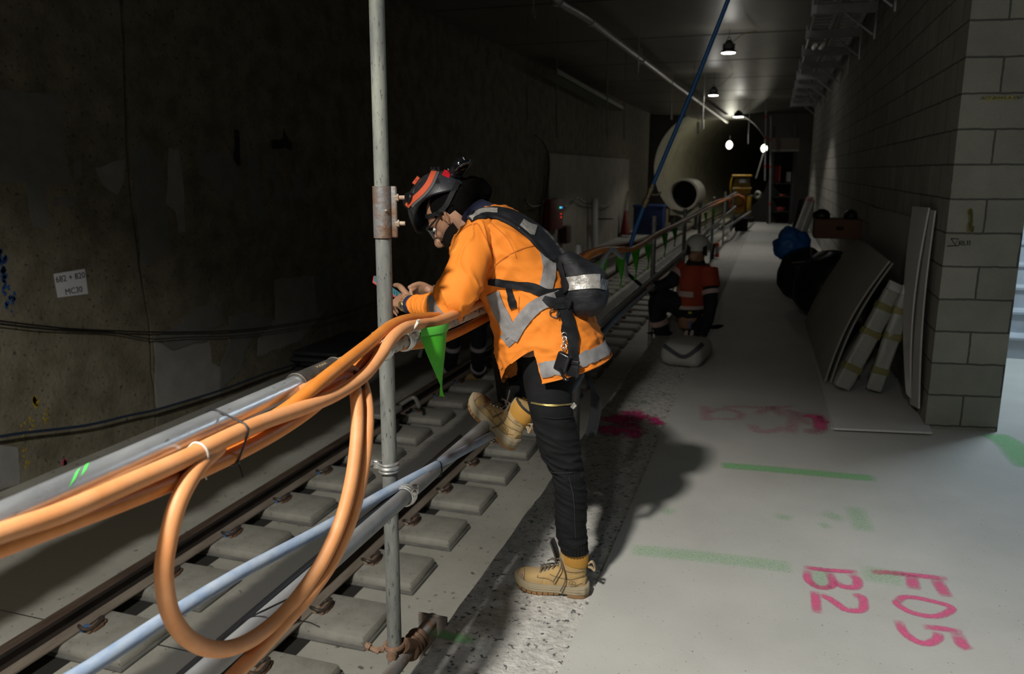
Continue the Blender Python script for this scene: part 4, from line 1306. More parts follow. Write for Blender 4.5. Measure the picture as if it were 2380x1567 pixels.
# ------------------------------------------------------------------ boots
def boot(O, fx, up, side, lab=None, side_sign=1):
    """O: heel point on the sole plane, fx: towards the toe, up: sole normal, side: towards the camera"""
    fx, up, side = V(fx).normalized(), V(up).normalized(), V(side).normalized()
    P = lambda x, s, z: O + fx * x * .97 + side * s + up * z
    # outline of the sole: (x, half width near, half width far)
    OUT = [(-.002, .012, .012), (.01, .031, .03), (.04, .039, .036), (.08, .038, .034), (.12, .039, .033), (.16, .044, .038), (.2, .05, .045), (.235, .049, .047), (.262, .043, .041), (.283, .031, .03), (.295, .015, .015)]
    xs = [o[0] for o in OUT]

    def width(x, far):
        for i in range(len(OUT) - 1):
            if xs[i] <= x <= xs[i + 1]:
                u = (x - xs[i]) / (xs[i + 1] - xs[i]); return OUT[i][1 + far] * (1 - u) + OUT[i + 1][1 + far] * u
        return .01
    N = 48
    loop = []
    for i in range(N + 1):
        a = i / N; x = -.002 + .297 * (.5 - .5 * math.cos(PI * a)); loop.append((x, width(x, 0)))
    for i in range(N - 1, 0, -1):
        a = i / N; x = -.002 + .297 * (.5 - .5 * math.cos(PI * a)); loop.append((x, -width(x, 1)))

    def spring(x): return .022 * max(0, (x - .2) / .095) ** 2
    # midsole with grooves
    b = MB(); rings = []
    for z, g in ((.012, .0), (.016, .004), (.022, .0045), (.0235, .003), (.025, .0045), (.031, .0045), (.0325, .003), (.034, .0045), (.042, .003), (.046, -.002)):
        rings.append([P(x + (g if x > .14 else -g) * min(1, abs(x - .14) / .12), s + math.copysign(g, s), z + spring(x) + (.008 * max(0, 1 - x / .06) if z > .03 else 0)) for x, s in loop])
    b.loft(rings, True); ms = b.build('midsole', m_sole, man, ang=50)
    # treaded outsole
    b = MB()
    for x0, x1, z0 in ((-.003, .075, 0), (.11, .128, .006), (.131, .15, .004), (.153, .172, .002), (.175, .194, 0), (.197, .216, 0), (.219, .238, 0), (.241, .259, 0), (.262, .278, 0), (.281, .293, 0)):
        rr = []
        for z, g in ((z0, .001), (z0 + .004, .004), (.014, .004)):
            poly = []
            m_ = 8
            for i in range(m_ + 1):
                x = x0 + (x1 - x0) * i / m_; poly.append(P(x, width(x, 0) + g, z + spring(x)))
            for i in range(m_, -1, -1):
                x = x0 + (x1 - x0) * i / m_; poly.append(P(x, -width(x, 1) - g, z + spring(x)))
            rr.append(poly)
        b.loft(rr, True)
    b.build('outsole', m_gum, man, ang=50)
    # upper: foot, shaft, toe cap in one skin
    FT = [(.006, .075, .9), (.02, .095, .96), (.06, .105, .98), (.1, .112, .97), (.13, .108, .95), (.16, .098, .94), (.19, .088, .94), (.215, .08, .94), (.24, .075, .93), (.262, .069, .9), (.28, .057, .85), (.291, .043, .6)]
    b = MB(); rings = []
    for x, h, wf in FT:
        w0, w1 = width(x, 0) * wf, width(x, 1) * wf; r = []
        for k in range(28):
            a = 2 * PI * k / 28; c, s_ = math.cos(a), math.sin(a)
            zz = .04 + spring(x) + (h - .04) * max(0, s_) ** .75 if s_ > 0 else .04 + spring(x) + .012 * s_
            w = w0 if c > 0 else w1
            r.append(P(x, math.copysign(abs(c) ** .8, c) * w, zz))
        rings.append(r)
    b.loft(rings, True)
    SH = [(.045, .072, .05, .034), (.075, .068, .058, .037), (.1, .066, .057, .0375), (.13, .062, .0545, .039), (.158, .06, .0555, .041), (.178, .059, .056, .042)]
    rings = []
    for z, xc, rx, ry in SH:
        rings.append([P(xc + rx * math.cos(a), ry * math.sin(a), z + .006 * math.cos(a)) for a in [2 * PI * k / 32 for k in range(32)]])
    b.loft(rings, True)
    upr = b.build('boot_upper', m_nub, man, remesh=.0035, smooth_it=4, ang=60)
    ax = P(.1, 0, .1)

    def bd(p, n):
        q = p - O; x, s_, z = q.dot(fx), q.dot(side), q.dot(up)
        a = noise.noise(p * 30) * .0016
        a += max(0, 1 - abs(x - .175) / .05) * (ridge(V((x, s_ * .3, z)), (70, 20, 30), 2) - .4) * .003
        a += max(0, 1 - abs(z - .085) / .03) * max(0, 1 - x / .1) * (ridge(V((z, s_, x)), (80, 10, 10), 6) - .4) * .003
        return a
    displace(upr, bd)
    bv = bvh_of(upr)

    def on(x, s_, z, lift=.0015, d=None):
        "nearest spot on the boot to local x, s, z"
        h = bv.find_nearest(P(x, s_, z)); return h[0] + h[1] * lift
    # padded collar
    b = MB(); rings = []
    for z, k, dz in ((.13, 1.01, -.004), (.137, 1.05, 0), (.16, 1.07, 0), (.179, 1.07, 0), (.186, 1.0, 0), (.184, .9, 0)):
        rings.append([P(.058 + .0545 * k * math.cos(a), .0405 * k * math.sin(a), z + .008 * math.cos(a)) for a in [2 * PI * q / 36 + .95 for q in range(28)]])
    b.sheet(rings, .003); b.build('collar', m_collar, man, ang=60)
    b = MB(); b.tube([P(.058 + .054 * math.cos(a), .04 * math.sin(a), .188 + .008 * math.cos(a)) for a in [2 * PI * q / 36 + .95 for q in range(28)]], .0052, 8); b.build('collar_lining', m_pad, man)
    # stitched panels as raised seams
    b = MB()
    for pts in ([(.27, .04, .085), (.245, .05, .045)], [(.262, .0, .09), (.252, .03, .07), (.25, .045, .05)], [(.2, .05, .09), (.2, .05, .075), (.16, .05, .07), (.135, .05, .062), (.125, .05, .045)], [(.125, .05, .12), (.09, .05, .11), (.05, .05, .108), (.0, .03, .11)],
                [(.15, .05, .098), (.13, .05, .088), (.1, .05, .08), (.06, .05, .078), (.0, .03, .09)], [(.045, .05, .046), (.03, .05, .06), (.01, .04, .066)]):
        C = [on(*p) for p in pts]; C2 = catmull(C, 24); C2 = [bv.find_nearest(c)[0] + bv.find_nearest(c)[1] * .0012 for c in C2]
        b.tube(C2, .0013, 6)
    b.build('seams', mat('dark_stitch', (.14, .1, .06), .9), man)
    # toe scuff cap
    b = MB(); g = []
    for i in range(12):
        a = i / 11; g.append([on(.255 + .045 * math.sin(PI * j / 12) * (1 - a * .3) + .0, math.cos(PI * j / 12) * .05, .045 + a * .036 + spring(.27), .0012) for j in range(13)])
    b.sheet(g); b.build('toe_cap', mat('scuffed_toe', (.37, .25, .17), .85, col2=(.26, .17, .1), scale=25, bump=.2), man, ang=60)
    # oval maker's badge pressed in the side
    b = MB(); c = on(.055, .05, .06)
    b.tube([on(.055 + .016 * math.cos(a), .05, .06 + .0105 * math.sin(a), .0012) for a in [2 * PI * k / 30 for k in range(30)]], .001, 6, close=True)
    b.tube([on(.042, .05, .06, .0012), on(.068, .05, .06, .0012)], .001, 6); b.tube([on(.055, .05, .053, .0012), on(.055, .05, .067, .0012)], .0009, 6)
    b.tube([on(.049, .05, .055, .0012), on(.05, .05, .064, .0012)], .0009, 6); b.tube([on(.061, .05, .055, .0012), on(.06, .05, .064, .0012)], .0009, 6)
    b.build('oval_badge', mat('dark_stitch', (.14, .1, .06), .9), man)
    # laces
    b = MB(); ey = []
    for i in range(5):
        x = .19 - i * .015; z = .086 + i * .0105
        ey.append((on(x, .028, z + .004, .002), on(x, -.028, z + .004, .002)))
    for i in range(5):
        b.tube([ey[i][0], ey[i][0].lerp(ey[i][1], .5) + up * .014, ey[i][1]], .0028, 8, n=12)
        if i < 4: b.tube([ey[i][0], ey[i][0].lerp(ey[i + 1][1], .5) + up * .016, ey[i + 1][1]], .0028, 8, n=12)
    k0 = P(.12, .02, .148)
    b.tube([ey[4][0], P(.13, .03, .145), k0, P(.105, .035, .15), P(.1, .045, .13), P(.112, .05, .1), P(.128, .055, .07)], .0025, 8, n=40)
    b.tube([k0, P(.105, .03, .152), P(.09, .048, .125), P(.082, .047, .095), P(.085, .052, .065), P(.1, .06, .035)], .0025, 8, n=40)
    b.tube([k0, P(.15, .03, .145), P(.16, .01, .13), P(.14, .0, .14)], .003, 8, n=16)
    b.build('laces', m_lace, man)
    for i in range(5):
        b = MB(); b.torus(ey[i][0], .0035, .0014, side, 12, 6); b.build('eyelet', m_steel, man)
    # tongue
    b = MB(); g = []
    for i in range(10):
        t = i / 9; w = .024 + .006 * math.sin(t * 2.5)
        g.append([P(.125 + .026 * t ** 1.5 + .004 * math.cos(3 * (j / 6 - .5)), (j / 6 - .5) * 2 * w, .125 + .085 * t) for j in range(7)])
    b.sheet(g, .006); b.build('tongue', mat('dark_tongue', (.035, .03, .026), .7), man, ang=60)
    # heel pull tab
    b = MB(); g = []
    for t, (x, z) in zip(range(9), ((.0, .135), (-.008, .143), (-.016, .145), (-.022, .138), (-.027, .125), (-.029, .112), (-.024, .108), (-.012, .118), (.0, .122))):
        g.append([P(x, s_, z) for s_ in (-.009, -.004, .004, .009)])
    b.sheet(g, .002); b.build('pull_tab', mat('pull_tab', (.48, .35, .2), .85), man, ang=60)
    return upr


heel = AZ(1366, 1381, -.011); toe = AZ(1199, 1358, -.011)
fx = (toe - heel); fx.z = 0; fx.normalize()
heel = V((heel.x + .002, 2.768, -.011))
boot(heel, fx, (0, 0, 1), V((0, 0, 1)).cross(fx) * 1.0 if (V((0, 0, 1)).cross(fx)).y < 0 else -V((0, 0, 1)).cross(fx))
# raised right boot resting on the mid rail
rh = AY(1190, 1046, 2.87); rt = AY(1086, 936, 2.99)
fx = (rt - rh).normalized()
upd = V((.72, -.12, .68)); upd = (upd - fx * upd.dot(fx)).normalized()
sd = upd.cross(fx); sd = sd if sd.y < 0 else -sd
boot(rh, fx, upd, sd)

# ------------------------------------------------------------------ head
dl, ps = math.radians(38), math.radians(9)
hf = V((-math.cos(dl) * math.cos(ps), math.cos(dl) * math.sin(ps), -math.sin(dl)))
hu = V((-math.sin(dl) * math.cos(ps), math.sin(dl) * math.sin(ps), math.cos(dl)))
hs = hu.cross(hf)
HC = AY(1034, 508, 2.845) - hs * .074
HP = lambda f, s, u: HC + hf * f + hs * s + hu * u
HR = Matrix((hf, hs, hu)).transposed()
body = MB()
SL = [(-.122, .083, .02, .022), (-.116, .094, -.0, .036), (-.1, .098, -.03, .05), (-.08, .095, -.055, .059), (-.055, .093, -.075, .065), (-.03, .091, -.085, .069), (-.005, .088, -.092, .073), (.02, .094, -.098, .076), (.04, .098, -.1, .077), (.065, .092, -.1, .077), (.09, .074, -.09, .07), (.11, .048, -.066, .055), (.122, .01, -.03, .025)]
rings = []
for u, f, bk, w in SL:
    c = (f + bk) / 2; a = (f - bk) / 2
    rings.append([HP(c + a * math.copysign(abs(math.cos(t)) ** .85, math.cos(t)), w * math.copysign(abs(math.sin(t)) ** .9, math.sin(t)), u) for t in [2 * PI * k / 40 for k in range(40)]])
body.loft(rings, True)
body.tube([HP(.09, 0, .012), HP(.11, 0, -.008), HP(.127, 0, -.035), HP(.116, 0, -.046), HP(.095, 0, -.05)], [.0095, .0115, .0155, .013, .008], 12, n=16)
for s in (-1, 1):
    body.ell(HP(.108, s * .011, -.039), (.009, .008, .008), R=HR)
    body.ell(HP(.086, s * .03, .028), (.014, .026, .008), R=HR)
    body.ell(HP(.07, s * .04, -.028), (.02, .02, .02), R=HR)
    # ear
    body.tube([HP(-.004, s * .074, -.03), HP(-.006, s * .078, -.022), HP(-.014, s * .084, -.005), HP(-.022, s * .09, .014), HP(-.012, s * .09, .027), HP(.0, s * .082, .024), HP(.006, s * .075, .01)], [.0055, .006, .0058, .0062, .0058, .005, .004], 8, n=26)
    body.ell(HP(-.008, s * .078, .0), (.014, .006, .022), R=HR)
body.ell(HP(.09, 0, -.067), (.011, .022, .005), R=HR); body.ell(HP(.088, 0, -.077), (.01, .02, .006), R=HR)
body.ell(HP(.084, 0, -.106), (.016, .022, .016), R=HR)
nb = AY(1135, 528, 2.9)
body.tube([HP(-.02, 0, -.02), HP(-.03, 0, -.075), HP(-.03, 0, -.1).lerp(nb, .45), nb, AY(1165, 560, 2.9)], [.058, .06, .062, .075, .1], 24, n=24)
# trunk and limbs under the clothes
tr2 = [((1120, 560), (1190, 510), .13), ((1110, 600), (1220, 535), .16), ((1125, 650), (1265, 575), .16), ((1150, 700), (1300, 650), .14), ((1180, 760), (1335, 720), .15), ((1220, 820), (1350, 790), .16)]
body.loft([ring(f, k, YC, w, 36) for f, k, w in tr2], True)


def limb(pts, n=None):
    C = [AY(p[0], p[1], p[2]) for p in pts]; body.tube(C, [p[3] * PXM(c) for p, c in zip(pts, C)], 18, n=n or len(pts) * 6)


limb([(1135, 560, 2.8, 40), (1105, 580, 2.7, 36), (1085, 630, 2.62, 34), (1060, 690, 2.55, 30), (1043, 714, 2.54, 26), (1010, 713, 2.58, 23), (980, 710, 2.65, 19), (960, 708, 2.695, 17), (945, 704, 2.725, 16.5)])
limb([(1140, 560, 3.0, 40), (1125, 590, 3.12, 34), (1135, 650, 3.17, 30), (1140, 692, 3.17, 26), (1100, 690, 3.11, 22), (1060, 684, 3.05, 19), (1025, 680, 3.0, 17), (1008, 678, 2.975, 16.5)])
limb([(1292, 790, 2.87, 48), (1278, 860, 2.84, 44), (1276, 914, 2.79, 42), (1282, 951, 2.76, 38), (1295, 1010, 2.76, 34), (1312, 1080, 2.76, 27), (1327, 1170, 2.76, 27), (1330, 1290, 2.76, 22), (1325, 1330, 2.768, 18)])
limb([(1300, 780, 3.0, 52), (1240, 795, 3.06, 46), (1195, 800, 3.075, 34), (1188, 850, 3.05, 29), (1195, 920, 2.99, 25), (1190, 965, 2.94, 21), (1170, 990, 2.92, 18)])


def hand(wrist, d, n, side, curl, tip_dir, scale=1.0, thumb=None, spread=.0, lens=(.041, .027, .021)):
    """wrist point, d: wrist to knuckles, n: out of the back of the hand, side: towards the index finger.
    curl: list of (knuckle, middle, end) bends in degrees for index..little"""
    d, n = V(d).normalized(), V(n); n = (n - d * n.dot(d)).normalized(); k = d.cross(n)
    if k.dot(V(side)) < 0: k = -k
    pl = .088 * scale
    rows = []
    for t, w, th in ((-.12, .027, .02), (0, .029, .019), (.25, .036, .018), (.55, .042, .017), (.85, .043, .0155), (1.0, .041, .013)):
        c = wrist + d * pl * t
        rows.append([c + k * math.cos(a) * w * scale * (.92 if math.cos(a) < 0 else 1) + n * math.sin(a) * th * scale for a in [2 * PI * q / 24 for q in range(24)]])
    body.loft(rows, True)
    # heel of the thumb
    body.ell(wrist + d * pl * .35 + k * .026 * scale - n * .01 * scale, (.02 * scale, .024 * scale, .018 * scale), 14, 8)
    tips = []
    for i in range(4):
        s = (.031 - i * .0205) * scale
        base = wrist + d * pl * (.97 - .03 * abs(i - 1) - (.05 if i == 3 else 0)) + k * s
        L = [l * scale * (1.0, 1.08, 1.0, .8)[i] for l in lens]
        a = 0; p = base - d * .014; pts = [p, base + n * .0015]; rs = [.0088 * scale, .0092 * scale]
        q = base
        dirn = (d + k * spread * (1.5 - i)).normalized()
        for j in range(3):
            a += math.radians(curl[i][j])
            v = dirn * math.cos(a) - n * math.sin(a)
            mid = q + v * L[j] * .5; q = q + v * L[j]
            pts += [mid, q]; r0 = (.0082, .0074, .0062)[j] * scale * (1, 1, .95, .85)[i]
            rs += [r0, r0 * (1.06 if j < 2 else .8)]
        body.tube(pts, rs, 12, n=26)
        body.ell(q, [rs[-1]] * 3, 10, 6); tips.append(q)
    if thumb:
        pts = [wrist + d * pl * .22 + k * .022 * scale - n * .006] + [V(t) for t in thumb]
        body.tube(pts, [.014 * scale, .0125 * scale, .0105 * scale, .0088 * scale][:len(pts)], 12, n=20)
        body.ell(pts[-1], [.009 * scale] * 3, 10, 6)
    return tips


lw = AY(950, 705, 2.715)
lk = AY(912, 692, 2.79)
hand(lw, lk - lw, -FWD * .75 + V((0, 0, .65)), (0, 0, 1), [(12, 28, 22), (20, 34, 26), (30, 40, 28), (42, 46, 30)], None, 1.0,
     thumb=[AY(935, 672, 2.775), AY(926, 664, 2.82), AY(918, 663, 2.85)])
rw = AY(1012, 679, 2.98)
rk = AY(960, 676, 2.92)
hand(rw, rk - rw, V((.1, .75, .5)), (0, -.3, 1), [(40, 55, 35), (45, 55, 35), (50, 55, 35), (55, 55, 35)], None, 1.0,
     thumb=[AY(982, 662, 2.925), AY(966, 662, 2.9), AY(952, 668, 2.88)])
bodyo = body.build('body', m_skin, man, remesh=.0032, smooth_it=3, ang=80)
# tattoo ink on the back of the left hand
nt = m_skin.node_tree
tc = nt.nodes.new('ShaderNodeTexCoord')
for (px, py, yy, r) in ((934, 682, 2.765, .010), (943, 675, 2.77, .008), (939, 679, 2.765, .008)):
    c = AY(px, py, yy) - WORLD[man.name]
    vd = nt.nodes.new('ShaderNodeVectorMath'); vd.operation = 'DISTANCE'; vd.inputs[1].default_value = c
    nt.links.new(tc.outputs['Object'], vd.inputs[0])
    mr = nt.nodes.new('ShaderNodeMapRange'); mr.inputs['From Min'].default_value = r * .6; mr.inputs['From Max'].default_value = r * 1.5; mr.inputs['To Min'].default_value = .6; mr.inputs['To Max'].default_value = 0
    nt.links.new(vd.outputs['Value'], mr.inputs['Value'])
    overlay(m_skin, mr.outputs['Result'], (.06, .07, .075))
# stubble along the jaw
for (f, s, u, r, k) in ((.03, .06, -.085, .06, .75), (.075, .04, -.1, .06, .8), (.0, .068, -.05, .045, .6), (.06, .055, -.06, .05, .6)):
    c = HP(f, s, u) - WORLD[man.name]
    vd = nt.nodes.new('ShaderNodeVectorMath'); vd.operation = 'DISTANCE'; vd.inputs[1].default_value = c
    nt.links.new(tc.outputs['Object'], vd.inputs[0])
    nz = nt.nodes.new('ShaderNodeTexNoise'); nz.inputs['Scale'].default_value = 260; nt.links.new(tc.outputs['Object'], nz.inputs['Vector'])
    mr = nt.nodes.new('ShaderNodeMapRange'); mr.inputs['From Min'].default_value = r * .5; mr.inputs['From Max'].default_value = r; mr.inputs['To Min'].default_value = k * 1.6; mr.inputs['To Max'].default_value = 0
    nt.links.new(vd.outputs['Value'], mr.inputs['Value'])
    mu = nt.nodes.new('ShaderNodeMath'); mu.operation = 'MULTIPLY'; nt.links.new(mr.outputs['Result'], mu.inputs[0]); nt.links.new(nz.outputs['Fac'], mu.inputs[1])
    overlay(m_skin, mu.outputs[0], (.03, .022, .018))
bvb = bvh_of(bodyo)


def shell(name, m, pts, lift, seed, amp=.003):
    "a skin of hair over the body around the given head points"
    g = []
    for row in pts:
        r = []
        for (f, s, u) in row:
            h = bvb.find_nearest(HP(f, s, u)); r.append(h[0] + h[1] * (lift + amp * noise.noise(h[0] * 120 + V((seed, 0, 0)))))
        g.append(r)
    b = MB(); b.sheet(g, lift * .9); return b.build(name, m, man, ang=80)


# beard along the chin and jaw
rows = []
for i in range(10):
    t = i / 9; rows.append([(.098 * math.cos(a) - .012 + .0, .074 * math.sin(a), -.062 - .062 * t + .03 * abs(math.sin(a)) ** 2 * (1 - t)) for a in [(-1.62 + 3.24 * k / 32) for k in range(33)]])
shell('beard', m_beard, rows, .0045, 1)
# short hair around the back and sides, fading at the temple
b = MB(); rings = []
for u, f, bk, w in [s for s in SL if s[0] >= -.04]:
    c = (f + bk) / 2; a = (f - bk) / 2 + .009; w2 = w + .006
    c2 = c - .01
    r = []
    for k in range(40):
        t = PI * .36 + (2 * PI - PI * .72) * k / 39
        uu = u + (.03 if u < 0 and abs(t - PI) > 1.0 else 0)
        r.append(HP(c2 + a * math.cos(t), w2 * math.sin(t), uu) + V((noise.noise(V((k, u * 90, 1))),) * 3) * .002)
    rings.append(r)
b.sheet(rings, .004); b.build('hair', m_hair, man, ang=80)
b = MB(); HB = AY(1098, 446, 2.96); b.ell(HB, (.074, .072, .058), 40, 24); b.ell(AY(1080, 440, 2.95), (.05, .05, .045), 30, 18)
hb = b.build('hair_bun', m_hair, man, remesh=.004, smooth_it=2, ang=80)
displace(hb, lambda p, n: noise.noise(p * 45) * .007 + noise.noise(p * 120) * .004)
for s in (-1, 1):
    b = MB(); b.ell(HP(.083, s * .031, .004), (.0125,) * 3, 16, 10); b.build('eye', mat('eye_white', (.6, .58, .55), .3), man)
# safety glasses
b = MB(); g = []
for i in range(7):
    u = .022 - .044 * i / 6; g.append([HP(.075 + .042 * math.cos(a * 1.0), .078 * math.sin(a), u - .004 * abs(math.sin(a)) + .0) for a in [(-1.2 + 2.4 * k / 24) for k in range(25)]])
b.sheet(g, .0015); b.build('lens', mat('clear_lens', (.5, .55, .58), .04, alpha=.12, coat=1), man, ang=60)
b = MB()
b.tube([HP(.075 + .044 * math.cos(a), .079 * math.sin(a), .0225) for a in [(-1.25 + 2.5 * k / 24) for k in range(25)]], .0024, 8)
for s in (-1, 1): b.tube([HP(.088, s * .076, .018), HP(.06, s * .081, .016), HP(.0, s * .084, .018), HP(-.02, s * .083, .005)], [.0045, .004, .003, .0025], 8, n=20)
b.build('glasses_frame', m_plas, man)

# helmet
HM = HP(.02, 0, .066)


def hshell(k=1.0, tmax=None, rows=26, cols=72):
    g = []
    for i in range(rows + 1):
        r = []
        for j in range(cols):
            ph = 2 * PI * j / cols; cf, sf = math.cos(ph), math.sin(ph)
            tm = math.radians(92 + 6 * max(0, cf) ** 2 - 16 * abs(sf) ** 3 + 2 * max(0, -cf))
            th = tm * i / rows
            a = .147 if cf > 0 else .134
            st = math.sin(th) ** .92
            r.append(HM + (hf * cf * a * st + hs * sf * .111 * st + hu * .14 * math.cos(th)) * k)
        g.append(r)
    return g


g = hshell()
b = MB(); b.loft(g[1:], False); b.loft([[HM + hu * .1401] * 72, g[1]], False)
g2 = hshell(.955); b.loft([g[-1], g2[-1]], False); b.loft(list(reversed(g2[2:])), False)
b.v = b.v; helm = b.build('helmet', m_helm, man, ang=50)
bh = bvh_of(helm)
b = MB(); b.tube([p + hu * .001 for p in g[-1]], .0035, 8, close=True); b.build('helmet_rim', m_plas, man)


def hsurf(f, s, u, lift=.001):
    d = (HP(f, s, u) - HM); h = bh.ray_cast(HM + d.normalized() * .4, -d.normalized()); h = h if h[0] is not None else bh.find_nearest(HP(f, s, u)); return h[0] + h[1] * lift, h[1]


# vents: dark insets
m_vent = mat('vent_black', (.002, .002, .002), .95)
for s in (1, -1):
    for pts in ([(.075, .05, .135), (.05, .045, .165), (.03, .06, .155), (.055, .07, .125)], [(-.02, .055, .165), (-.065, .06, .14), (-.07, .08, .115), (-.02, .075, .14)], [(.09, .06, .105), (.075, .075, .1), (.08, .08, .08), (.098, .065, .08)], [(.055, .085, .1), (.03, .09, .105), (.03, .097, .085), (.055, .09, .085)]):
        Q = [V((f, s * y, u)) for f, y, u in pts]; C = sum(Q, V()) / 4; loops = []
        for k_ in (1, .75, .5, .25):
            lp_ = []
            for i in range(4):
                a, c = Q[i], Q[(i + 1) % 4]
                for t in (.15, .38, .62, .85): q = C + (a.lerp(c, t) - C) * k_; lp_.append(hsurf(q.x, q.y, q.z, .0012)[0])
            loops.append(lp_)
        poly = loops[0]
        b = MB(); b.loft(loops, False); b.loft([loops[-1], [hsurf(C.x, C.y, C.z, .0012)[0]] * 16], False)
        b.build('vent', m_vent, man, recalc=False)
        b = MB(); b.tube(poly, .0012, 6, close=True); b.build('vent_rim', m_helm, man)
# adjuster knob, headlamp, rear battery dome
p, n = hsurf(.06, .07, .135)
b = MB(); b.lathe(p, [(.019, -.004), (.021, .006), (.021, .013), (.018, .016), (0, .0165)], 28, n.to_track_quat('Z', 'Y').to_matrix()); b.build('adjuster_knob', m_plas, man)
ld = (hf * .78 + hu * .62).normalized(); lp = HP(.108, .014, .163)
Rl = ld.to_track_quat('Z', 'Y').to_matrix()
b = MB(); b.lathe(lp, [(.022, -.012), (.034, -.004), (.036, .01), (.034, .022), (.03, .028)], 32, Rl); b.tube([lp - ld * .01, HP(.105, .0, .11), HP(.115, 0, .085)], .008, 8, n=10); b.build('headlamp', m_plas, man)
b = MB(); b.lathe(lp + ld * .0275, [(.03, 0), (.02, .004), (0, .005)], 24, Rl); b.build('headlamp_lens', mat('lamp_lens', (.03, .03, .035), .1, coat=1), man)
b = MB(); b.torus(lp + ld * .004, .0365, .0025, ld, 32, 6); b.build('headlamp_ring', m_plas, man)
bp = HP(-.142, .02, .132)
b = MB(); b.ell(bp, (.046, .034, .03), 28, 16, Matrix(((hf - hu * .15).normalized(), hs, (hu + hf * .15).normalized())).transposed()); b.ell(bp - hu * .012 - hf * .012, (.05, .037, .012), 28, 10, HR)
b.build('battery_dome', mat('glossy_black', (.006, .006, .008), .12, coat=1), man)
b = MB()
for q_ in ((.04, .0, .012), (-.044, .01, .0)):
    c = bp + hf * q_[0] + hs * q_[1] + hu * q_[2]; b.cyl(c, c + hu * .012, .003, 8)
b.build('dome_lug', m_plas, man)


def strap(name, m, path, w, bv, off=.003, n=40, mm=7, th=.002, bumpy=0):
    g = drape(bv, path, w, off, n, mm)
    if len(g) < 2: return None
    b = MB(); b.sheet(g, th); return b.build(name, m, man, ang=60)


m_grey = mat('grey_edge', (.09, .085, .085), .8)
strap('headband_edge', m_grey, [(955, 478), (962, 468), (980, 453), (998, 433), (1008, 412), (1014, 397)], 17, [bh], .0015)
strap('headband', m_strapo, [(948, 480), (958, 468), (978, 451), (995, 431), (1005, 411), (1011, 396)], 12, [bh], .0035)
strap('headband', m_strapo, [(962, 428), (976, 410), (990, 398), (1004, 391), (1030, 389)], 8, [bh], .002)
strap('headband_clip', m_plas, [(1000, 396), (1022, 396)], 9, [bh], .006)
strap('red_sticker', mat('red_sticker', (.55, .01, .02), .5), [(1030, 401), (1046, 408)], 13, [bh], .002)
# harness-side straps of the helmet
strap('chin_strap', m_web, [(1024, 494), (1038, 478), (1047, 460), (1056, 440), (1064, 425)], 11, [bvb, bvh_of(bpy.data.objects['hair']), bh], .006)
strap('chin_strap', m_web, [(984, 503), (1002, 501), (1020, 495)], 9, [bvb, bvh_of(bpy.data.objects['hair'])], .005)
pe, ne = AY(1018, 492, 2.83), hs
b = MB(); b.lathe(HP(.002, .084, .026), [(.0135, -.004), (.0145, .003), (.012, .007), (.008, .0075), (.0075, .004), (.004, .0042), (.0035, .007), (0, .0072)], 24, hs.to_track_quat('Z', 'Y').to_matrix()); b.build('strap_buckle', m_plas, man)
# navy collar
b = MB(); rings = []
for (fp, bk, w) in (((1100, 530), (1150, 478), .092), ((1090, 522), (1135, 470), .083), ((1082, 516), (1122, 464), .079), ((1079, 514), (1119, 463), .078)):
    rings.append(ring(fp, bk, 2.9, w, 60, 2.0))
b.loft(rings, False); b.loft([[p for p in rings[-1]], [c.lerp(sum(rings[-1], V()) / 60, .06) for c in rings[-1]], [c.lerp(sum(rings[0], V()) / 60, .06) for c in rings[0]]], False)
b.build('collar', m_navy, man, ang=50)

# ------------------------------------------------------------------ reflective tape and seams on the shirt
bj = bvh_of(jacket); bs = bvh_of(sleeve); bt = bvh_of(trous)
strap('reflective_tape', m_tape, [(1262, 560), (1270, 590), (1276, 625), (1270, 660), (1266, 680)], 30, [bj], .0055)
strap('reflective_tape', m_tape, [(1146, 680), (1160, 715), (1178, 752), (1192, 782)], 30, [bj], .0055)
strap('reflective_tape', m_tape, [(1190, 788), (1208, 756), (1232, 725), (1258, 705), (1300, 690)], 32, [bj], .006)
strap('reflective_tape', m_tape, [(1172, 775), (1185, 792), (1192, 800)], 22, [bj], .0022)


def band(t0, t1, p0, p1, lift=.0065, n=60, front=False):
    "a band of tape laid round the skirt of the shirt, parallel to the hem"
    g = []
    for i in range(5):
        t = t0 + (t1 - t0) * i / 4; r = []
        for j in range(n):
            ph = p0 + (p1 - p0) * j / (n - 1); p = trunk_pt(t, ph); h = bj.find_nearest(p)
            nn = h[1]; c = (trunk_pt(t, 0) + trunk_pt(t, PI)) / 2
            if nn.dot(h[0] - c) < 0: nn = -nn
            r.append(h[0] + nn * lift)
        g.append(r)
    b = MB(); b.sheet(g, .0012); return b.build('reflective_tape', m_tape, man, ang=60)


band(8.85, 9.7, -PI / 2 + .02, PI / 2 - .02)
b = MB(); b.tube([trunk_pt(9.97, -PI / 2 + PI * j / 59) for j in range(60)], .0035, 8); hm = b.build('hem', m_hiv, man)
# sleeve tape just above the elbow fold
strap('reflective_tape', m_tape, [(1000, 688), (1003, 705), (1012, 724), (1028, 740), (1050, 748), (1066, 747)], [14, 20, 24, 22, 17, 10], [bs], .0025)
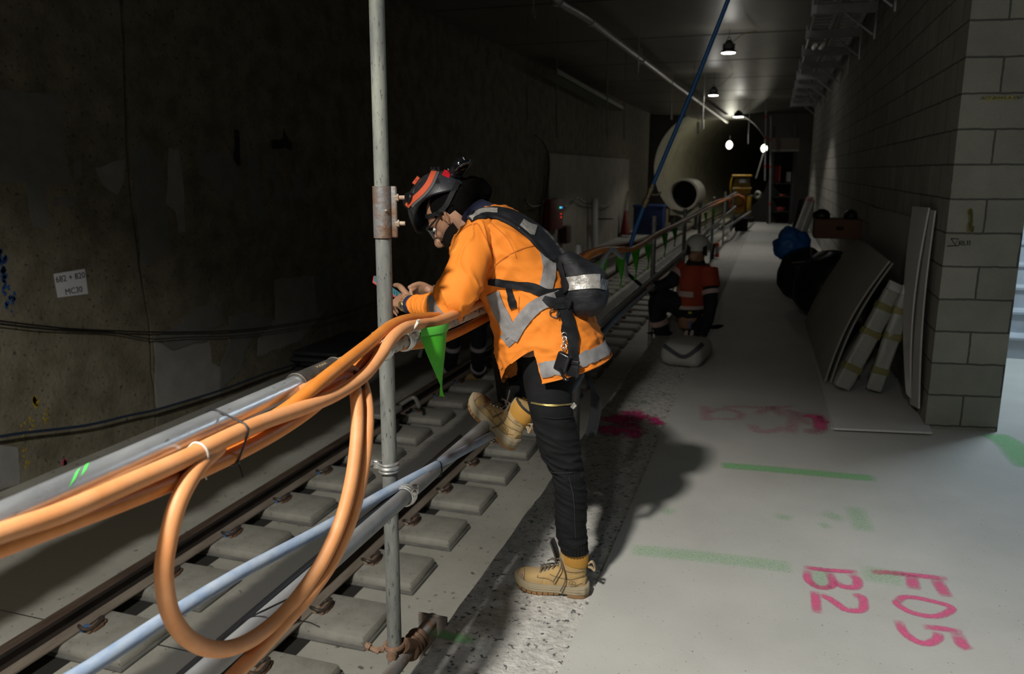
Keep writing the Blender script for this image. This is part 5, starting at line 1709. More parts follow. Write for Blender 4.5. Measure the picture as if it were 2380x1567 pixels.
# seams
for i, (pts, w, bv) in enumerate((([(1064, 545), (1085, 527), (1105, 520), (1112, 522)], 2.2, [bj, bs]), ([(1112, 522), (1132, 560), (1148, 590), (1150, 620), (1140, 650)], 2.6, [bj, bs]), ([(1130, 510), (1160, 535), (1180, 555), (1195, 585), (1200, 600)], 2, [bj]),
                          ([(1140, 625), (1175, 598), (1210, 580), (1252, 568)], 2.4, [bj]), ([(1207, 690), (1206, 720), (1206, 760)], 2, [bj]))):
    strap('seam', mat('seam_orange', (.5, .13, .01), .85), pts, w, bv, .0012, 40, 3, .0008)
# trouser details
strap('zip', m_gold, [(1236, 936), (1262, 941), (1290, 943), (1316, 941), (1330, 939)], 4, [bt], .003)
strap('zip_flap', m_trou, [(1226, 929), (1262, 935), (1300, 937), (1334, 934)], 6, [bt], .004)
strap('pocket_seam', m_trou, [(1262, 968), (1290, 972), (1330, 968)], 5, [bt], .003)
strap('knee_seam', mat('grey_stitch', (.022, .022, .023), .9), [(1280, 1096), (1300, 1100), (1330, 1098)], 1.6, [bt], .002)
strap('leg_seam', mat('grey_stitch', (.022, .022, .023), .9), [(1322, 1108), (1333, 1160), (1336, 1220), (1338, 1250)], 1.3, [bt], .0018)
b = MB(); a = AY(1330, 938, 2.7); b.rbox(AY(1333, 944, 2.695), (.016, .004, .022), .002, Euler((0, .7, 0))); b.build('zip_pull', m_steel, man)
strap('pocket_label', mat('grey_label', (.3, .3, .32), .8), [(1222, 968), (1236, 973)], 6, [bt], .004)

# ------------------------------------------------------------------ fall-arrest harness
b = MB(); rings = []
PK = [((1300, 594), (1324, 583), .045), ((1304, 612), (1352, 600), .068), ((1308, 636), (1388, 622), .08), ((1312, 662), (1404, 648), .09), ((1317, 690), (1413, 680), .095), ((1326, 714), (1411, 708), .088), ((1342, 731), (1392, 733), .055)]
for f, k, w in PK: rings.append(ring(f, k, 2.86, w, 48, 2.6))
rr = []
for i in range(40):
    t = i / 39 * (len(PK) - 1); k = min(int(t), len(PK) - 2); u = t - k; rr.append([p.lerp(q_, u) for p, q_ in zip(rings[k], rings[k + 1])])
b.loft(rr, True); pack = b.build('harness_pack', m_pad, man, remesh=.005, smooth_it=8, ang=60)
displace(pack, lambda p, n: noise.noise(p * 14) * .004 + (ridge(p, (22, 14, 22), 2) - .5) * .003)
bk = bvh_of(pack)
b = MB(); b.rbox(AY(1388, 634, 2.9), (.075, .1, .03), .012, Euler((0, .75, 0)), 4); b.build('pack_flap', mat('black_fleece', (.004, .004, .004), .95), man)
strap('silver_tape', m_silver, [(1319, 660), (1345, 657), (1372, 655), (1393, 655)], 32, [bk], .003)
strap('silver_tape', mat('dull_silver_tape', (.16, .16, .165), .4, .4, bump=.4, bscale=50), [(1394, 660), (1402, 662), (1410, 664)], 24, [bk], .003)
sw = strap('shoulder_strap', m_pad, [(1092, 512), (1108, 502), (1130, 496), (1160, 498), (1195, 511), (1230, 534), (1258, 558), (1282, 585), (1304, 605)], [14, 18, 22, 27, 33, 37, 40, 36, 30], [bj, bs], .009, 60, 9, .008)
bsw = bvh_of(sw)
strap('strap_reflector', m_silver, [(1094, 508), (1108, 497), (1130, 490), (1156, 491)], 10, [bsw, bj], .003)
strap('strap_label', m_silver, [(1210, 520), (1226, 530), (1245, 536)], 24, [bsw], .003)
strap('strap_edge', m_web, [(1112, 503), (1140, 502), (1180, 514), (1220, 542), (1255, 578), (1284, 612), (1302, 630)], 10, [bj, bsw], .004)
strap('waist_strap', m_web, [(1136, 655), (1160, 657), (1195, 662), (1235, 670), (1270, 682), (1310, 684)], [12, 16, 18, 22, 22, 26], [bj], .005, 60)
strap('strap_loop', m_web, [(1303, 684), (1318, 668), (1310, 640), (1302, 610)], 14, [bj, bk], .009)
strap('hip_pad', m_pad, [(1262, 693), (1285, 706), (1312, 708), (1330, 712)], [12, 26, 30, 30], [bj, bk], .008, 30, 9, .012)
strap('waist_strap', m_web, [(1181, 655), (1184, 675), (1190, 700), (1196, 716)], [8, 14, 17, 17], [bj], .007)
strap('leg_strap', m_web, [(1294, 676), (1302, 700), (1312, 735), (1324, 768), (1329, 800), (1330, 830), (1330, 845)], [20, 22, 24, 26, 23, 23, 23], [bj, bk], .011, 60, 7, .004)
strap('pad_lower', m_web, [(1316, 742), (1310, 762), (1312, 785)], [10, 14, 8], [bj], .006)
cb = drape([bj], [(1330, 834), (1331, 872)], 26, .016, 6, 3)
b = MB(); c = sum((p for r in cb for p in r), V()) / sum(len(r) for r in cb); rr = Euler((-.15, .05, -.25))
b.rbox(c + V((0, -.004, -.012)), (.046, .014, .045), .004, rr); b.rbox(c + V((0, -.005, .018)), (.05, .016, .016), .004, rr); b.build('buckle', m_plas, man)
# D ring
dc = drape([bj], [(1284, 728), (1292, 732)], 8, .01, 4, 3); c = dc[1][1]
b = MB(); b.torus(c, .0165, .0028, (-.3, 1, .1), 28, 8, .6, 5.2); b.tube([c + V((.012, -.004, .012)), c + V((.012, -.004, -.013))], .0028, 8); b.build('d_ring', mat('dark_steel', (.12, .12, .125), .35, .8), man)
strap('d_ring_tab', m_web, [(1292, 728), (1306, 730)], 17, [bj], .008)
# keys and pouch
kc = drape([bj, bk], [(1311, 775), (1309, 800), (1311, 822)], 6, .012, 12, 3)
b = MB()
for i, r in enumerate((.009, .007, .0055, .009, .006)):
    p = kc[min(i * 2 + 1, len(kc) - 1)][1]; b.torus(p, r, .0016, V((.3, -1, .1 + .5 * (i % 2))), 20, 6)
b.tube([kc[3][1], kc[6][1]], .002, 6)
b.build('key_chain', m_steel, man)
pc = drape([bj], [(1312, 825), (1300, 850)], 10, .018, 6, 3); c = pc[3][1]
b = MB(); b.rbox(c + V((0.006, -.004, -.002)), (.05, .022, .075), .008, Euler((.1, .35, -.2)), 3); b.build('key_pouch', m_plas, man)
b = MB(); a = c + V((-.012, -.006, -.03))
b.tube([c + V((.0, -.015, -.025)), c + V((.012, -.015, -.05)), c + V((.02, -.01, -.06))], .005, 8, n=10); b.ell(c + V((.022, -.01, -.062)), (.011, .009, .007), 12, 8); b.build('key_fob', m_plas, man)
# free strap tail hanging behind the thigh
g = []
for (x, y, w, tw) in ((1364, 855, 14, .0), (1366, 872, 16, .3), (1372, 890, 18, .7), (1377, 905, 15, .9), (1383, 925, 24, .5), (1385, 945, 27, .1), (1381, 975, 26, 0), (1373, 1013, 25, 0)):
    c = AY(x, y, 2.87); px = PXM(c)
    d = RGT * math.cos(tw) + FWD * math.sin(tw); g.append([c + d * (k / 4 - .5) * w * px for k in range(5)])
g = [list(r) for r in zip(*[catmull(list(col), 30) for col in zip(*g)])]
b = MB(); b.sheet(g, .0025); b.build('strap_tail', m_web, man, ang=60)

# watch and bracelets on the left wrist
wd = (AY(935, 700, 2.745) - AY(957, 706, 2.705)).normalized(); wc = AY(951, 706, 2.716)
m_wood = mat('wooden_beads', (.22, .1, .045), .5, col2=(.36, .22, .1), scale=60)
b = MB()
wu = wd.orthogonal().normalized(); ww = wd.cross(wu)
for k in range(22):
    a = 2 * PI * k / 22; b.rbox(wc + (wu * math.cos(a) + ww * math.sin(a)) * .031, (.011, .009, .018), .002, Matrix((wu * math.cos(a) + ww * math.sin(a), -wu * math.sin(a) + ww * math.cos(a), wd)).transposed())
b.build('watch_band', m_wood, man)
nrm = (-FWD * .9 + V((-.5, 0, -.35))).normalized(); nrm = (nrm - wd * nrm.dot(wd)).normalized()
b = MB(); b.lathe(wc + nrm * .03, [(.02, -.004), (.021, .004), (.018, .008), (.0165, .0075)], 28, nrm.to_track_quat('Z', 'Y').to_matrix()); b.build('watch_case', mat('gold_watch', (.42, .3, .13), .35, .7), man)
b = MB(); b.lathe(wc + nrm * .0372, [(.0165, 0), (0, .0006)], 24, nrm.to_track_quat('Z', 'Y').to_matrix()); b.build('watch_dial', mat('watch_dial', (.05, .045, .05), .15, coat=1), man)
for dd, mm in ((.012, mat('red_bracelet', (.36, .05, .025), .6)), (.017, mat('red_bracelet', (.36, .05, .025), .6))):
    b = MB(); b.torus(wc + wd * (dd - .001), .0295, .003, wd, 32, 8); b.build('bracelet', mm, man)

# ------------------------------------------------------------------ the phone (held, so a thing of its own)
pl = V((.085, .055, -.075)).normalized(); pw = V((-.03, .065, .015)); pw = (pw - pl * pw.dot(pl)).normalized(); pn = pl.cross(pw)
if pn.z < 0: pn = -pn
PC = AY(904, 672, 2.86)
RP = Matrix((pl, pw, pl.cross(pw))).transposed()
t = thing('phone', PC - V((0, 0, .05)), 'mobile phone in a pinkish-red case held in the worker\'s hands, screen lit teal', 'phone')
b = MB(); b.rbox(PC - pn * .002, (.15, .074, .009), .004, RP, 4); b.build('phone_case', mat('coral_case', (.42, .07, .06), .5), t)
b = MB(); b.rbox(PC + pn * .0025, (.144, .068, .002), .001, RP); b.build('screen', mat('lit_screen', (.03, .12, .13), .15, emit=(.1, .32, .36), estr=.35), t)
b = MB(); rnd = random.Random(5)
for i in range(9):
    x = -.06 + i * .012; w = rnd.uniform(.02, .05)
    b.box(PC + pn * .0037 + pl * x + pw * (w / 2 - .028), (.003, w, .0004), RP)
b.build('screen_text', mat('screen_text', (.02, .08, .09), .4), t, smooth=False)
b = MB(); b.box(PC + pn * .0037 + pl * .062, (.016, .06, .0004), RP); b.build('screen_panel', mat('screen_panel', (.2, .3, .45), .3, emit=(.25, .38, .6), estr=.3), t, smooth=False)
# ================================================================== LEFT WALL FITTINGS
m_white = mat('sign_white', (.62, .63, .66), .6)
sg = [AX(125, 637, LWX + .006), AX(197, 625, LWX + .006), AX(205, 683, LWX + .006), AX(135, 692, LWX + .006)]
c = sum(sg, V()) / 4
t = thing('wall_sign', V((LWX, c.y, c.z - .14)), 'small white chainage sign reading 682 + 820 MC30 on the left wall', 'sign')
b = MB(); b.prism(sg, (-.004, 0, 0)); b.build('sign_plate', m_white, t, smooth=False)
ex = (sg[1] - sg[0]).normalized(); ey = (sg[0] - sg[3]).normalized()
b = MB(); put_text(b, '682 + 820', .078, c + V((.002, 0, 0)) + ey * .055 + ex * .0, ex, ey); put_text(b, 'MC30', .078, c + V((.002, 0, 0)) - ey * .068 + ex * .01, ex, ey)
b.build('sign_lettering', m_ink, t, smooth=False)
m_cab = mat('black_cable', (.006, .006, .007), .5)
m_bcab = mat('dark_blue_cable', (.012, .025, .05), .5)


def wire(pts, x, r, m, lab, n=160, extra=None):
    P = [AX(p[0], p[1], p[2] if len(p) > 2 else x) for p in pts] + ([V(e) for e in extra] if extra else [])
    for i, p in enumerate(P): pass
    b = MB(); b.tube(P, r, 8, n=n)
    return solo(b.build('wall_cable', m), lab, 'cable', 'cables strung along the left wall')


wire([(-80, 734), (0, 746), (80, 756), (160, 764), (260, 769), (350, 772), (430, 772), (520, 770), (600, 763), (700, 748), (780, 729), (860, 704), (950, 672)], LWX + .05, .008, m_cab, 'upper of the two black cables sagging along the left wall')
wire([(-80, 748), (0, 754), (80, 763), (170, 768), (260, 773), (352, 788), (430, 784), (520, 782), (600, 776), (700, 760), (780, 745), (860, 720), (950, 690)], LWX + .06, .006, m_cab, 'lower of the two black cables sagging along the left wall')
wire([(-80, 1025), (0, 1015), (60, 1006), (200, 989), (300, 966), (362, 953), (440, 930), (520, 905), (620, 868), (700, 842), (800, 800)], LWX + .1, .013, m_bcab, 'dark blue hose hung low along the foot of the left wall')
wire([(362, 965), (440, 942), (520, 916), (620, 880)], LWX + .04, .006, m_cab, 'thin black cable just above the foot of the left wall')

# dark stacked planks by the left wall, seen over the cables
for i, (dy, zz) in enumerate(((0, .03), (.05, .1), (-.03, .17), (.04, .24))):
    c = AZ(800, 838, TZ)
    b = MB(); b.rbox(c + V((-.15, dy, zz)), (.75, 1.5, .05), .01, Euler((0, 0, .03 * i)))
    solo(b.build('steel_plank', mat('dark_plank', (.045, .045, .05), .6, .3, col2=(.07, .07, .075), scale=6)), 'dark scaffold plank in the stack by the left wall, %s from the bottom' % nth(i), 'plank', 'planks stacked by the left wall')

# ================================================================== CEILING SERVICES AND LAMPS
m_lampb = mat('lamp_housing', (.02, .02, .022), .5, .4)
m_steelc = mat('ceiling_conduit', (.2, .195, .18), .38, .8, col2=(.28, .27, .25), scale=6)
LAMPS = []


def lamp(p, lab, watts, estr, r=.14, spot=None, tilt=(0, 0, 0), col=(1, .97, .9)):
    p = V(p)
    t = thing('high_bay_lamp', p, lab, 'lamp', 'high bay lamps under the tunnel roof')
    b = MB(); b.lathe(p, [(r, 0), (r * 1.02, .02), (r * .9, .05), (r * .62, .07), (r * .58, .16), (r * .5, .2), (r * .3, .24)], 28); b.build('housing', m_lampb, t)
    b = MB()
    for k in range(14):
        a = 2 * PI * k / 14; b.box(p + V((math.cos(a) * r * .66, math.sin(a) * r * .66, .12)), (r * .3, .008, .1), Euler((0, 0, a)))
    b.build('cooling_fins', m_lampb, t, smooth=False)
    b = MB(); b.lathe(p, [(r * .93, .004), (r * .9, -.006), (0, -.012)], 28); b.build('diffuser', mat('lamp_diffuser_%d' % int(estr), (.9, .9, .88), .4, emit=col, estr=estr), t)
    b = MB(); b.torus(p + V((0, 0, .26)), .03, .006, (0, 1, 0), 16, 6); b.cyl(p + V((0, 0, .28)), (p.x, p.y, CEIL), .004, 6); b.build('hanger', m_lampb, t)
    b = MB(); b.tube([p + V((r * .5, 0, .2)), p + V((.25, .1, .35)), V((p.x + .5, p.y + .2, CEIL - .02))], .006, 6, n=12); b.build('supply_cord', mat('yellow_cord', (.3, .22, .03), .6), t)
    ld = bpy.data.lights.new('lamp_light', 'SPOT' if spot else 'POINT'); ld.energy = watts; ld.color = col; ld.shadow_soft_size = r * .9
    lo = bpy.data.objects.new('lamp_light', ld); COL.objects.link(lo); lo.parent = t; lo.location = (0, 0, -.04)
    if spot:
        ld.spot_size = math.radians(spot[0]); ld.spot_blend = spot[1]; lo.rotation_euler = tilt
    return t


KEY = V((-1.3, -.73, 4.05))
lamp(KEY, 'high bay lamp hanging over the handrail just behind the camera', 1550, 25, .16, spot=(132, .35), tilt=(0, math.radians(12), 0))
ld = bpy.data.lights.new('lamp_glow', 'POINT'); ld.energy = 25; ld.color = (1, .95, .85); ld.shadow_soft_size = .16
lo = bpy.data.objects.new('lamp_glow', ld); COL.objects.link(lo); lo.location = KEY + V((0, 0, -.05))
l1 = AY(1693, 123, 17); l2 = AY(1658, 222, 24); l3 = AY(1716, 272, 33)
lamp(l1, 'nearest of the three lit lamps hanging over the barrier', 150, 18, .145, spot=(108, .25))
lamp(l2, 'second lit lamp under the roof, left of the blue hose\'s line', 150, 18, .145, spot=(116, .25))
lamp(l3, 'third lit lamp, brightest, at the far end of the roof', 230, 60, .2, spot=(130, .3))
FL = V((-.2, -4.0, 3.7))  # added fill light, out of view: lifts slab shadow and block wall end
t = thing('fill_floodlight', FL, 'unseen fill light added under the roof behind the camera', 'lamp')
aim = (V((.8, 4.6, 0)) - FL).normalized(); Ra = (-aim).to_track_quat('Z', 'Y')
b = MB(); b.rbox(FL - aim * .05, (.3, .22, .08), .01, Ra.to_matrix()); b.build('fill_body', m_lampb, t)
b = MB(); b.rbox(FL - aim * .005, (.26, .18, .012), .003, Ra.to_matrix()); b.build('flood_lens', mat('fill_lens_glow', (.9, .9, .9), .4, emit=(1, .98, .92), estr=6), t)  # lens of the added fill light
b = MB(); b.cyl(FL - aim * .06, (FL.x, FL.y - .05, CEIL), .012); b.build('fill_bracket', m_lampb, t)
ld = bpy.data.lights.new('fill_spot', 'SPOT'); ld.energy = 150; ld.color = (.97, 1, .93); ld.shadow_soft_size = .12; ld.spot_size = math.radians(64); ld.spot_blend = .7
lo = bpy.data.objects.new('fill_spot', ld); COL.objects.link(lo); lo.location = FL + aim * .03; lo.rotation_euler = Ra.to_euler()
for l_, e_ in ((l1, 5), (l2, 7), (l3, 16)):
    ld = bpy.data.lights.new('lamp_glow', 'POINT'); ld.energy = e_; ld.color = (1, .96, .88); ld.shadow_soft_size = .1
    lo = bpy.data.objects.new('lamp_glow', ld); COL.objects.link(lo); lo.location = l_ + V((0, -.16, -.06))
# flood lamps in the bored tunnel
for (px, py, y, lab) in ((1695, 337, 46, 'left of the two floodlights in the far bored tunnel'), (1776, 345, 47.5, 'right of the two floodlights in the far bored tunnel')):
    p = AY(px, py, y)
    t = thing('floodlight', p, lab, 'lamp', 'floodlights in the bored tunnel')
    b = MB(); b.ell(p, (.15, .06, .21), 20, 12); b.build('lens', mat('flood_lens', (.9, .9, .8), .4, emit=(1, .97, .75), estr=14), t)
    b = MB(); b.lathe(p + V((0, .1, 0)), [(.2, -.02), (.18, .1), (.08, .2)], 20, Matrix.Rotation(-PI / 2, 3, 'X')); b.cyl(p + V((0, .2, 0)), p + V((0, .3, .5)), .03); b.build('housing', m_lampb, t)
    ld = bpy.data.lights.new('flood_light', 'POINT'); ld.energy = 75; ld.color = (1, .96, .78); ld.shadow_soft_size = .2
    lo = bpy.data.objects.new('flood_light', ld); COL.objects.link(lo); lo.parent = t; lo.location = (0, -.35, 0)

# long conduit under the roof, with hangers
P = [AZ(1255, -60, CEIL - .25), AZ(1295, 0, CEIL - .25), AZ(1370, 48, CEIL - .25), AZ(1490, 138, CEIL - .25), AZ(1603, 222, CEIL - .25), AZ(1690, 283, CEIL - .3)]
t = thing('ceiling_conduit', P[2], 'long shiny conduit running under the tunnel roof', 'pipe')
b = MB(); b.tube(P, .075, 20, n=60); b.build('conduit_tube', m_steelc, t)
for i in (1, 2, 3, 4):
    b = MB(); q_ = P[i]; b.torus(q_, .085, .016, (0, 1, 0), 24, 6); b.cyl(q_ + V((0, 0, .08)), V((q_.x, q_.y, CEIL)), .01, 8); b.build('conduit_hanger', m_zinc, t)
for (px, py, y, lab) in ((1240, 26, 11, 'small loop hook hanging from the dark roof, nearest'), (1483, 175, 15, 'small bright loop hook hanging under the roof'), (1610, 248, 22, 'small bright loop hook beside the blue hose')):
    p = AY(px, py, y); b = MB(); b.torus(p, .028, .009, (.4, 1, 0), 16, 6); b.torus(p + V((.02, 0, -.06)), .028, .009, (1, .3, 0), 16, 6); b.cyl(p + V((0, 0, .03)), V((p.x, p.y, CEIL)), .007, 8)
    solo(b.build('roof_hook', m_zinc), lab, 'hook', 'roof hooks')
for (px, y0, y1, y, lab) in ((1561, 240, 278, 20, 'short bright hanger rod under the roof left of the blue hose'), (1634, 278, 300, 24, 'right-hand one of two short hanger rods right of the blue hose'), (1622, 284, 312, 23, 'left-hand one of two short hanger rods right of the blue hose'), (1739, 312, 334, 36, 'short bright rod hanging in front of the far tunnel'),
                             (1411, 165, 320, 17, 'long hanger rod in front of the far left wall'), (1451, 250, 325, 18, 'hanger rod at the end of the cable tray'), (1294, 200, 320, 15, 'dark hanger rod on the far left wall'), (1226, 210, 280, 14, 'faint hanger rod leftmost on the far wall')):
    a = AY(px, y0, y); c_ = AY(px, y1, y); b = MB(); b.cyl(a + V((0, 0, .0)), c_, .03 if y1 - y0 < 60 else .016, 10); b.cyl(V((a.x, a.y, CEIL)), a, .008, 6)
    solo(b.build('hanger_rod', m_zinc if y1 - y0 < 60 else mat('dull_rod', (.16, .17, .13), .5, .5)), lab, 'rod', 'hanger rods')
a, c_ = AX(1296, 172, -5.2), AX(1449, 256, -5.2)
t = thing('cable_tray', a, 'long grey-green cable tray high on the far left wall', 'tray')
m_tray = mat('green_grey_tray', (.16, .18, .13), .6, .3)
b = MB(); d = c_ - a
b.prism([a + V((0, 0, .12)), c_ + V((0, 0, .12)), c_ - V((0, 0, .02)), a - V((0, 0, .02))], (-.03, 0, 0)); b.build('tray_side', m_tray, t, smooth=False)
b = MB(); b.prism([a, c_, c_ + V((-.45, 0, 0)), a + V((-.45, 0, 0))], (0, 0, -.02)); b.build('tray_bed', m_tray, t, smooth=False)

# cantilever brackets and trays on the right wall
m_unis = mat('zinc_channel', (.42, .43, .46), .45, .2, col2=(.55, .56, .6), scale=9)
YB = [5.4, 7.15, 8.9, 10.6, 12.4, 14.2, 16, 17.8, 19.6, 21.4, 23.2, 25]
for i, y in enumerate(YB):
    t = thing('cantilever_bracket', V((1.0, y, 3.3)), 'zinc cantilever bracket high on the right wall, %s from the camera' % nth(i), 'bracket', 'cantilever brackets on the right wall')
    b = MB(); b.bbox((.3, y - .06, 3.47), (1.0, y + .06, 3.5)); b.bbox((.3, y - .062, 3.4), (1.0, y - .056, 3.5)); b.bbox((.3, y + .056, 3.4), (1.0, y + .062, 3.5)); b.build('arm', m_unis, t, smooth=False)
    b = MB(); b.bbox((.28, y - .065, 3.38), (.3, y + .065, 3.56)); b.build('end_cap', m_unis, t, smooth=False)
    b = MB(); b.bbox((.985, y - .03, 3.1), (1.001, y + .03, 3.7)); b.build('back_plate', m_unis, t, smooth=False)
    b = MB(); b.tube([(.97, y, 3.15), (.6, y, 3.45)], .012, 8); b.build('brace', m_unis, t)
for x0, x1, lab in ((.34, .6, 'cable tray over the brackets, nearer the tracks'), (.68, .95, 'cable tray over the brackets, against the right wall')):
    b = MB(); b.bbox((x0, 4.6, 3.5), (x0 + .008, 26, 3.6)); b.bbox((x1 - .008, 4.6, 3.5), (x1, 26, 3.6))
    for k in range(86): b.bbox((x0, 4.7 + k * .25, 3.502), (x1, 4.73 + k * .25, 3.515))
    solo(b.build('ladder_tray', m_unis, smooth=False), lab, 'tray')
for k, (x, y, z) in enumerate(((.5, 9.6, 3.4), (.72, 9.6, 3.4), (.42, 12.9, 3.33), (.52, 12.9, 3.33))):
    b = MB(); b.tube([(x, y - .35, z), (x, y + .35, z + .05)], .03, 10); solo(b.build('conduit_stub', m_zinc), 'short bright conduit length under the right-hand trays, %s from the camera' % nth(k), 'pipe', 'conduit stubs')

# ================================================================== RIGHT-HAND STORES
m_board = mat('plasterboard', (.52, .515, .5), .85, col2=(.58, .575, .56), scale=2, bump=.04)
m_board2 = mat('plasterboard_back', (.3, .285, .25), .88, col2=(.34, .325, .29), scale=2)
m_wrap = mat('plastic_wrap', (.42, .42, .38), .35, alpha=.75, coat=.6, bump=.8, bscale=25)
m_blackbag = mat('black_bag', (.006, .006, .006), .45, bump=.5, bscale=12)


def quad_sheet(name, pts, t, m, lab, cat='board', grp=None, sag=0, n=14):
    "a board given by its four corners (a b / d c), optionally sagging"
    a, b_, c_, d_ = [V(p) for p in pts]; nn = (b_ - a).cross(d_ - a).normalized(); g = []
    for i in range(n):
        u = i / (n - 1); r = []
        for j in range(n):
            v = j / (n - 1); p = a.lerp(b_, v).lerp(d_.lerp(c_, v), u); r.append(p + nn * (sag * math.sin(PI * u)))
        g.append(r)
    b = MB(); b.sheet(g, t); return solo(b.build(name, m, ang=30), lab, cat, grp)


FB = lambda x, y, z: AZ(x, y, z)
quad_sheet('plasterboard_sheet', [FB(1872, 756, .012), FB(2010, 748, .012), FB(2120, 984, .012), FB(1932, 993, .012)], .012, m_board, 'lower plasterboard sheet lying flat, its edge showing beside the red arrow', grp='plasterboard lying on the floor')
quad_sheet('plasterboard_sheet', [FB(1900, 866, .026), FB(2110, 880, .026), FB(2167, 1005, .026), FB(1938, 995, .026)], .012, m_board, 'upper plasterboard sheet lying flat at the foot of the block wall end', grp='plasterboard lying on the floor')
LB1 = AZ(1870, 748, .04); LB2 = AZ(1915, 888, .04); LT2 = AX(2066, 606, .82); LT1 = AX(1990, 551, .86)
quad_sheet('plasterboard_sheet', [LT1, LT2, LB2, LB1], .013, m_board2, 'wide drooping board leaning on the right wall, front of the pile', sag=-.05, grp='boards leaning on the right wall')
quad_sheet('plasterboard_sheet', [LT1 + V((.05, .1, -.01)), LT2 + V((.03, .06, -.02)), LB2 + V((.04, .0, .0)), LB1 + V((.05, 0, 0))], .013, m_board2, 'second drooping board just behind the front one', sag=-.045, grp='boards leaning on the right wall')
for i, (bx, by, tx, ty, X, w, lab) in enumerate(((1955, 900, 2082, 668, .86, .11, 'plastic-wrapped strip bundle leaning left of its twin'), (2030, 906, 2112, 676, .93, .09, 'plastic-wrapped strip bundle leaning right of its twin'))):
    p0 = AZ(bx, by, .06); p1 = AX(tx, ty, X); d = (p1 - p0); R = d.to_track_quat('Z', 'Y').to_matrix()
    t = thing('strip_bundle', p0, lab, 'bundle', 'wrapped strip bundles')
    b = MB()
    for k in range(3): b.box((p0 + p1) / 2 + R @ V((.016 * (k - 1), 0, .015 * k)), (.014, w, d.length), R)
    b.build('strips', m_board, t, smooth=False)
    b = MB(); b.rbox((p0 + p1) / 2 - d * .02, (.065, w + .02, d.length * .97), .02, R, 4); o = b.build('wrapping', m_wrap, t, ang=60, sub=2); displace(o, lambda p, n: noise.noise(p * 22) * .008)
    for f in (.2, .55, .8):
        b = MB(); b.rbox(p0 + d * f, (.07, w + .026, .05), .006, R); b.build('yellow_tape_band', mat('yellow_band', (.3, .26, .06), .5, alpha=.6), t)
quad_sheet('plasterboard_sheet', [AX(2022, 480, .985), AX(2128, 506, .985), AX(2132, 700, .985), AX(2018, 690, .985)], .012, m_board2, 'dark sheet standing flat against the right wall', grp='boards leaning on the right wall')
for i, (pt, lab) in enumerate((([(2124, 480, .955), (2162, 483, .965), (2118, 925, .955), (2108, 915, .93)], 'tall bent board standing by the wall end, left of its pair'), ([(2150, 484, .97), (2176, 490, .985), (2138, 950, .98), (2118, 940, .965)], 'tall bent board standing by the wall end, right of its pair'))):
    a, b_, c_, d_ = [AX(*p) for p in pt]; g = []
    for k in range(24):
        u = k / 23; s_ = .035 * math.sin(PI * u * 1.0 + .0) * (1 if i == 0 else .6)
        g.append([a.lerp(d_, u) + V((-s_, 0, 0)), a.lerp(d_, u).lerp(b_.lerp(c_, u), .5) + V((-s_ * .9, 0, 0)), b_.lerp(c_, u) + V((-s_, 0, 0))])
    for r in g:
        for p in r: p.z = max(p.z, .03)
    b = MB(); b.sheet(g, .01); solo(b.build('plasterboard_sheet', m_board, ang=40), lab, 'board', 'boards leaning on the right wall')


def blob(c, r, seed, amp=.15, rot=0):
    b = MB(); b.ell(c, r, 36, 24, Matrix.Rotation(rot, 3, 'Z')); c = V(c)
    b.v = [c + (v - c) * (1 + amp * noise.noise((v - c) * 4 / max(r) * .35 + V((seed, 0, 0))) + amp * .5 * noise.noise((v - c) * 14 / max(r) * .3 + V((0, seed, 0)))) for v in b.v]
    m = min(v.z for v in b.v)
    for v in b.v: v.z = max(v.z, .01)
    return b


solo(blob((.62, 9.3, .36), (.36, .5, .4), 2).build('rubbish_bag', m_blackbag, ang=80), 'big black rubbish bag behind the drooping board', 'bag', 'black rubbish bags')
solo(blob((.36, 9.9, .42), (.27, .4, .3), 5).build('rubbish_bag', m_blackbag, ang=80), 'black rubbish bag carrying the blue bag', 'bag', 'black rubbish bags')
p = AY(1838, 566, 10.1)
solo(blob((p.x, p.y, p.z), (.2, .24, .19), 9, .3).build('plastic_bag', mat('blue_bag', (.01, .1, .36), .5, col2=(.015, .14, .45), scale=6, bump=.7, bscale=14), ang=80), 'bright blue plastic bag on top of the black rubbish pile', 'bag')
p = AY(1944, 530, 9.2)
t = thing('cardboard_box', p - V((0, 0, .11)), 'dark brown box on top of the rubbish pile by the right wall', 'box')
b = MB(); b.rbox(p, (.46, .4, .2), .006); b.build('box_body', mat('brown_card', (.11, .05, .025), .85), t)
b = MB(); b.rbox(p + V((.02, -.2, .01)), (.07, .012, .035), .004); b.build('hand_hole', m_black, t)
for i, (x, w) in enumerate(((-.16, .09), (.13, .07))):
    b = MB(); b.ell(p + V((x, 0, .13)), (w, .12, .07), 20, 12); solo(b.build('rag_bundle', m_blackbag), 'black rag on top of the brown box, %s' % ('left one' if i == 0 else 'right one'), 'rag', 'black rags')
b = MB(); q0 = AZ(1852, 560, .0); b.tube([AY(1887, 640, 9.5), AY(1887, 600, 9.5), AY(1885, 575, 9.5)], .012, 8); b.tube([AY(1840, 611, 9.5), AY(1886, 607, 9.5)], .012, 8)
solo(b.build('metal_frame', mat('grey_frame', (.12, .11, .1), .5, .5)), 'thin grey metal frame in front of the black bags', 'frame')
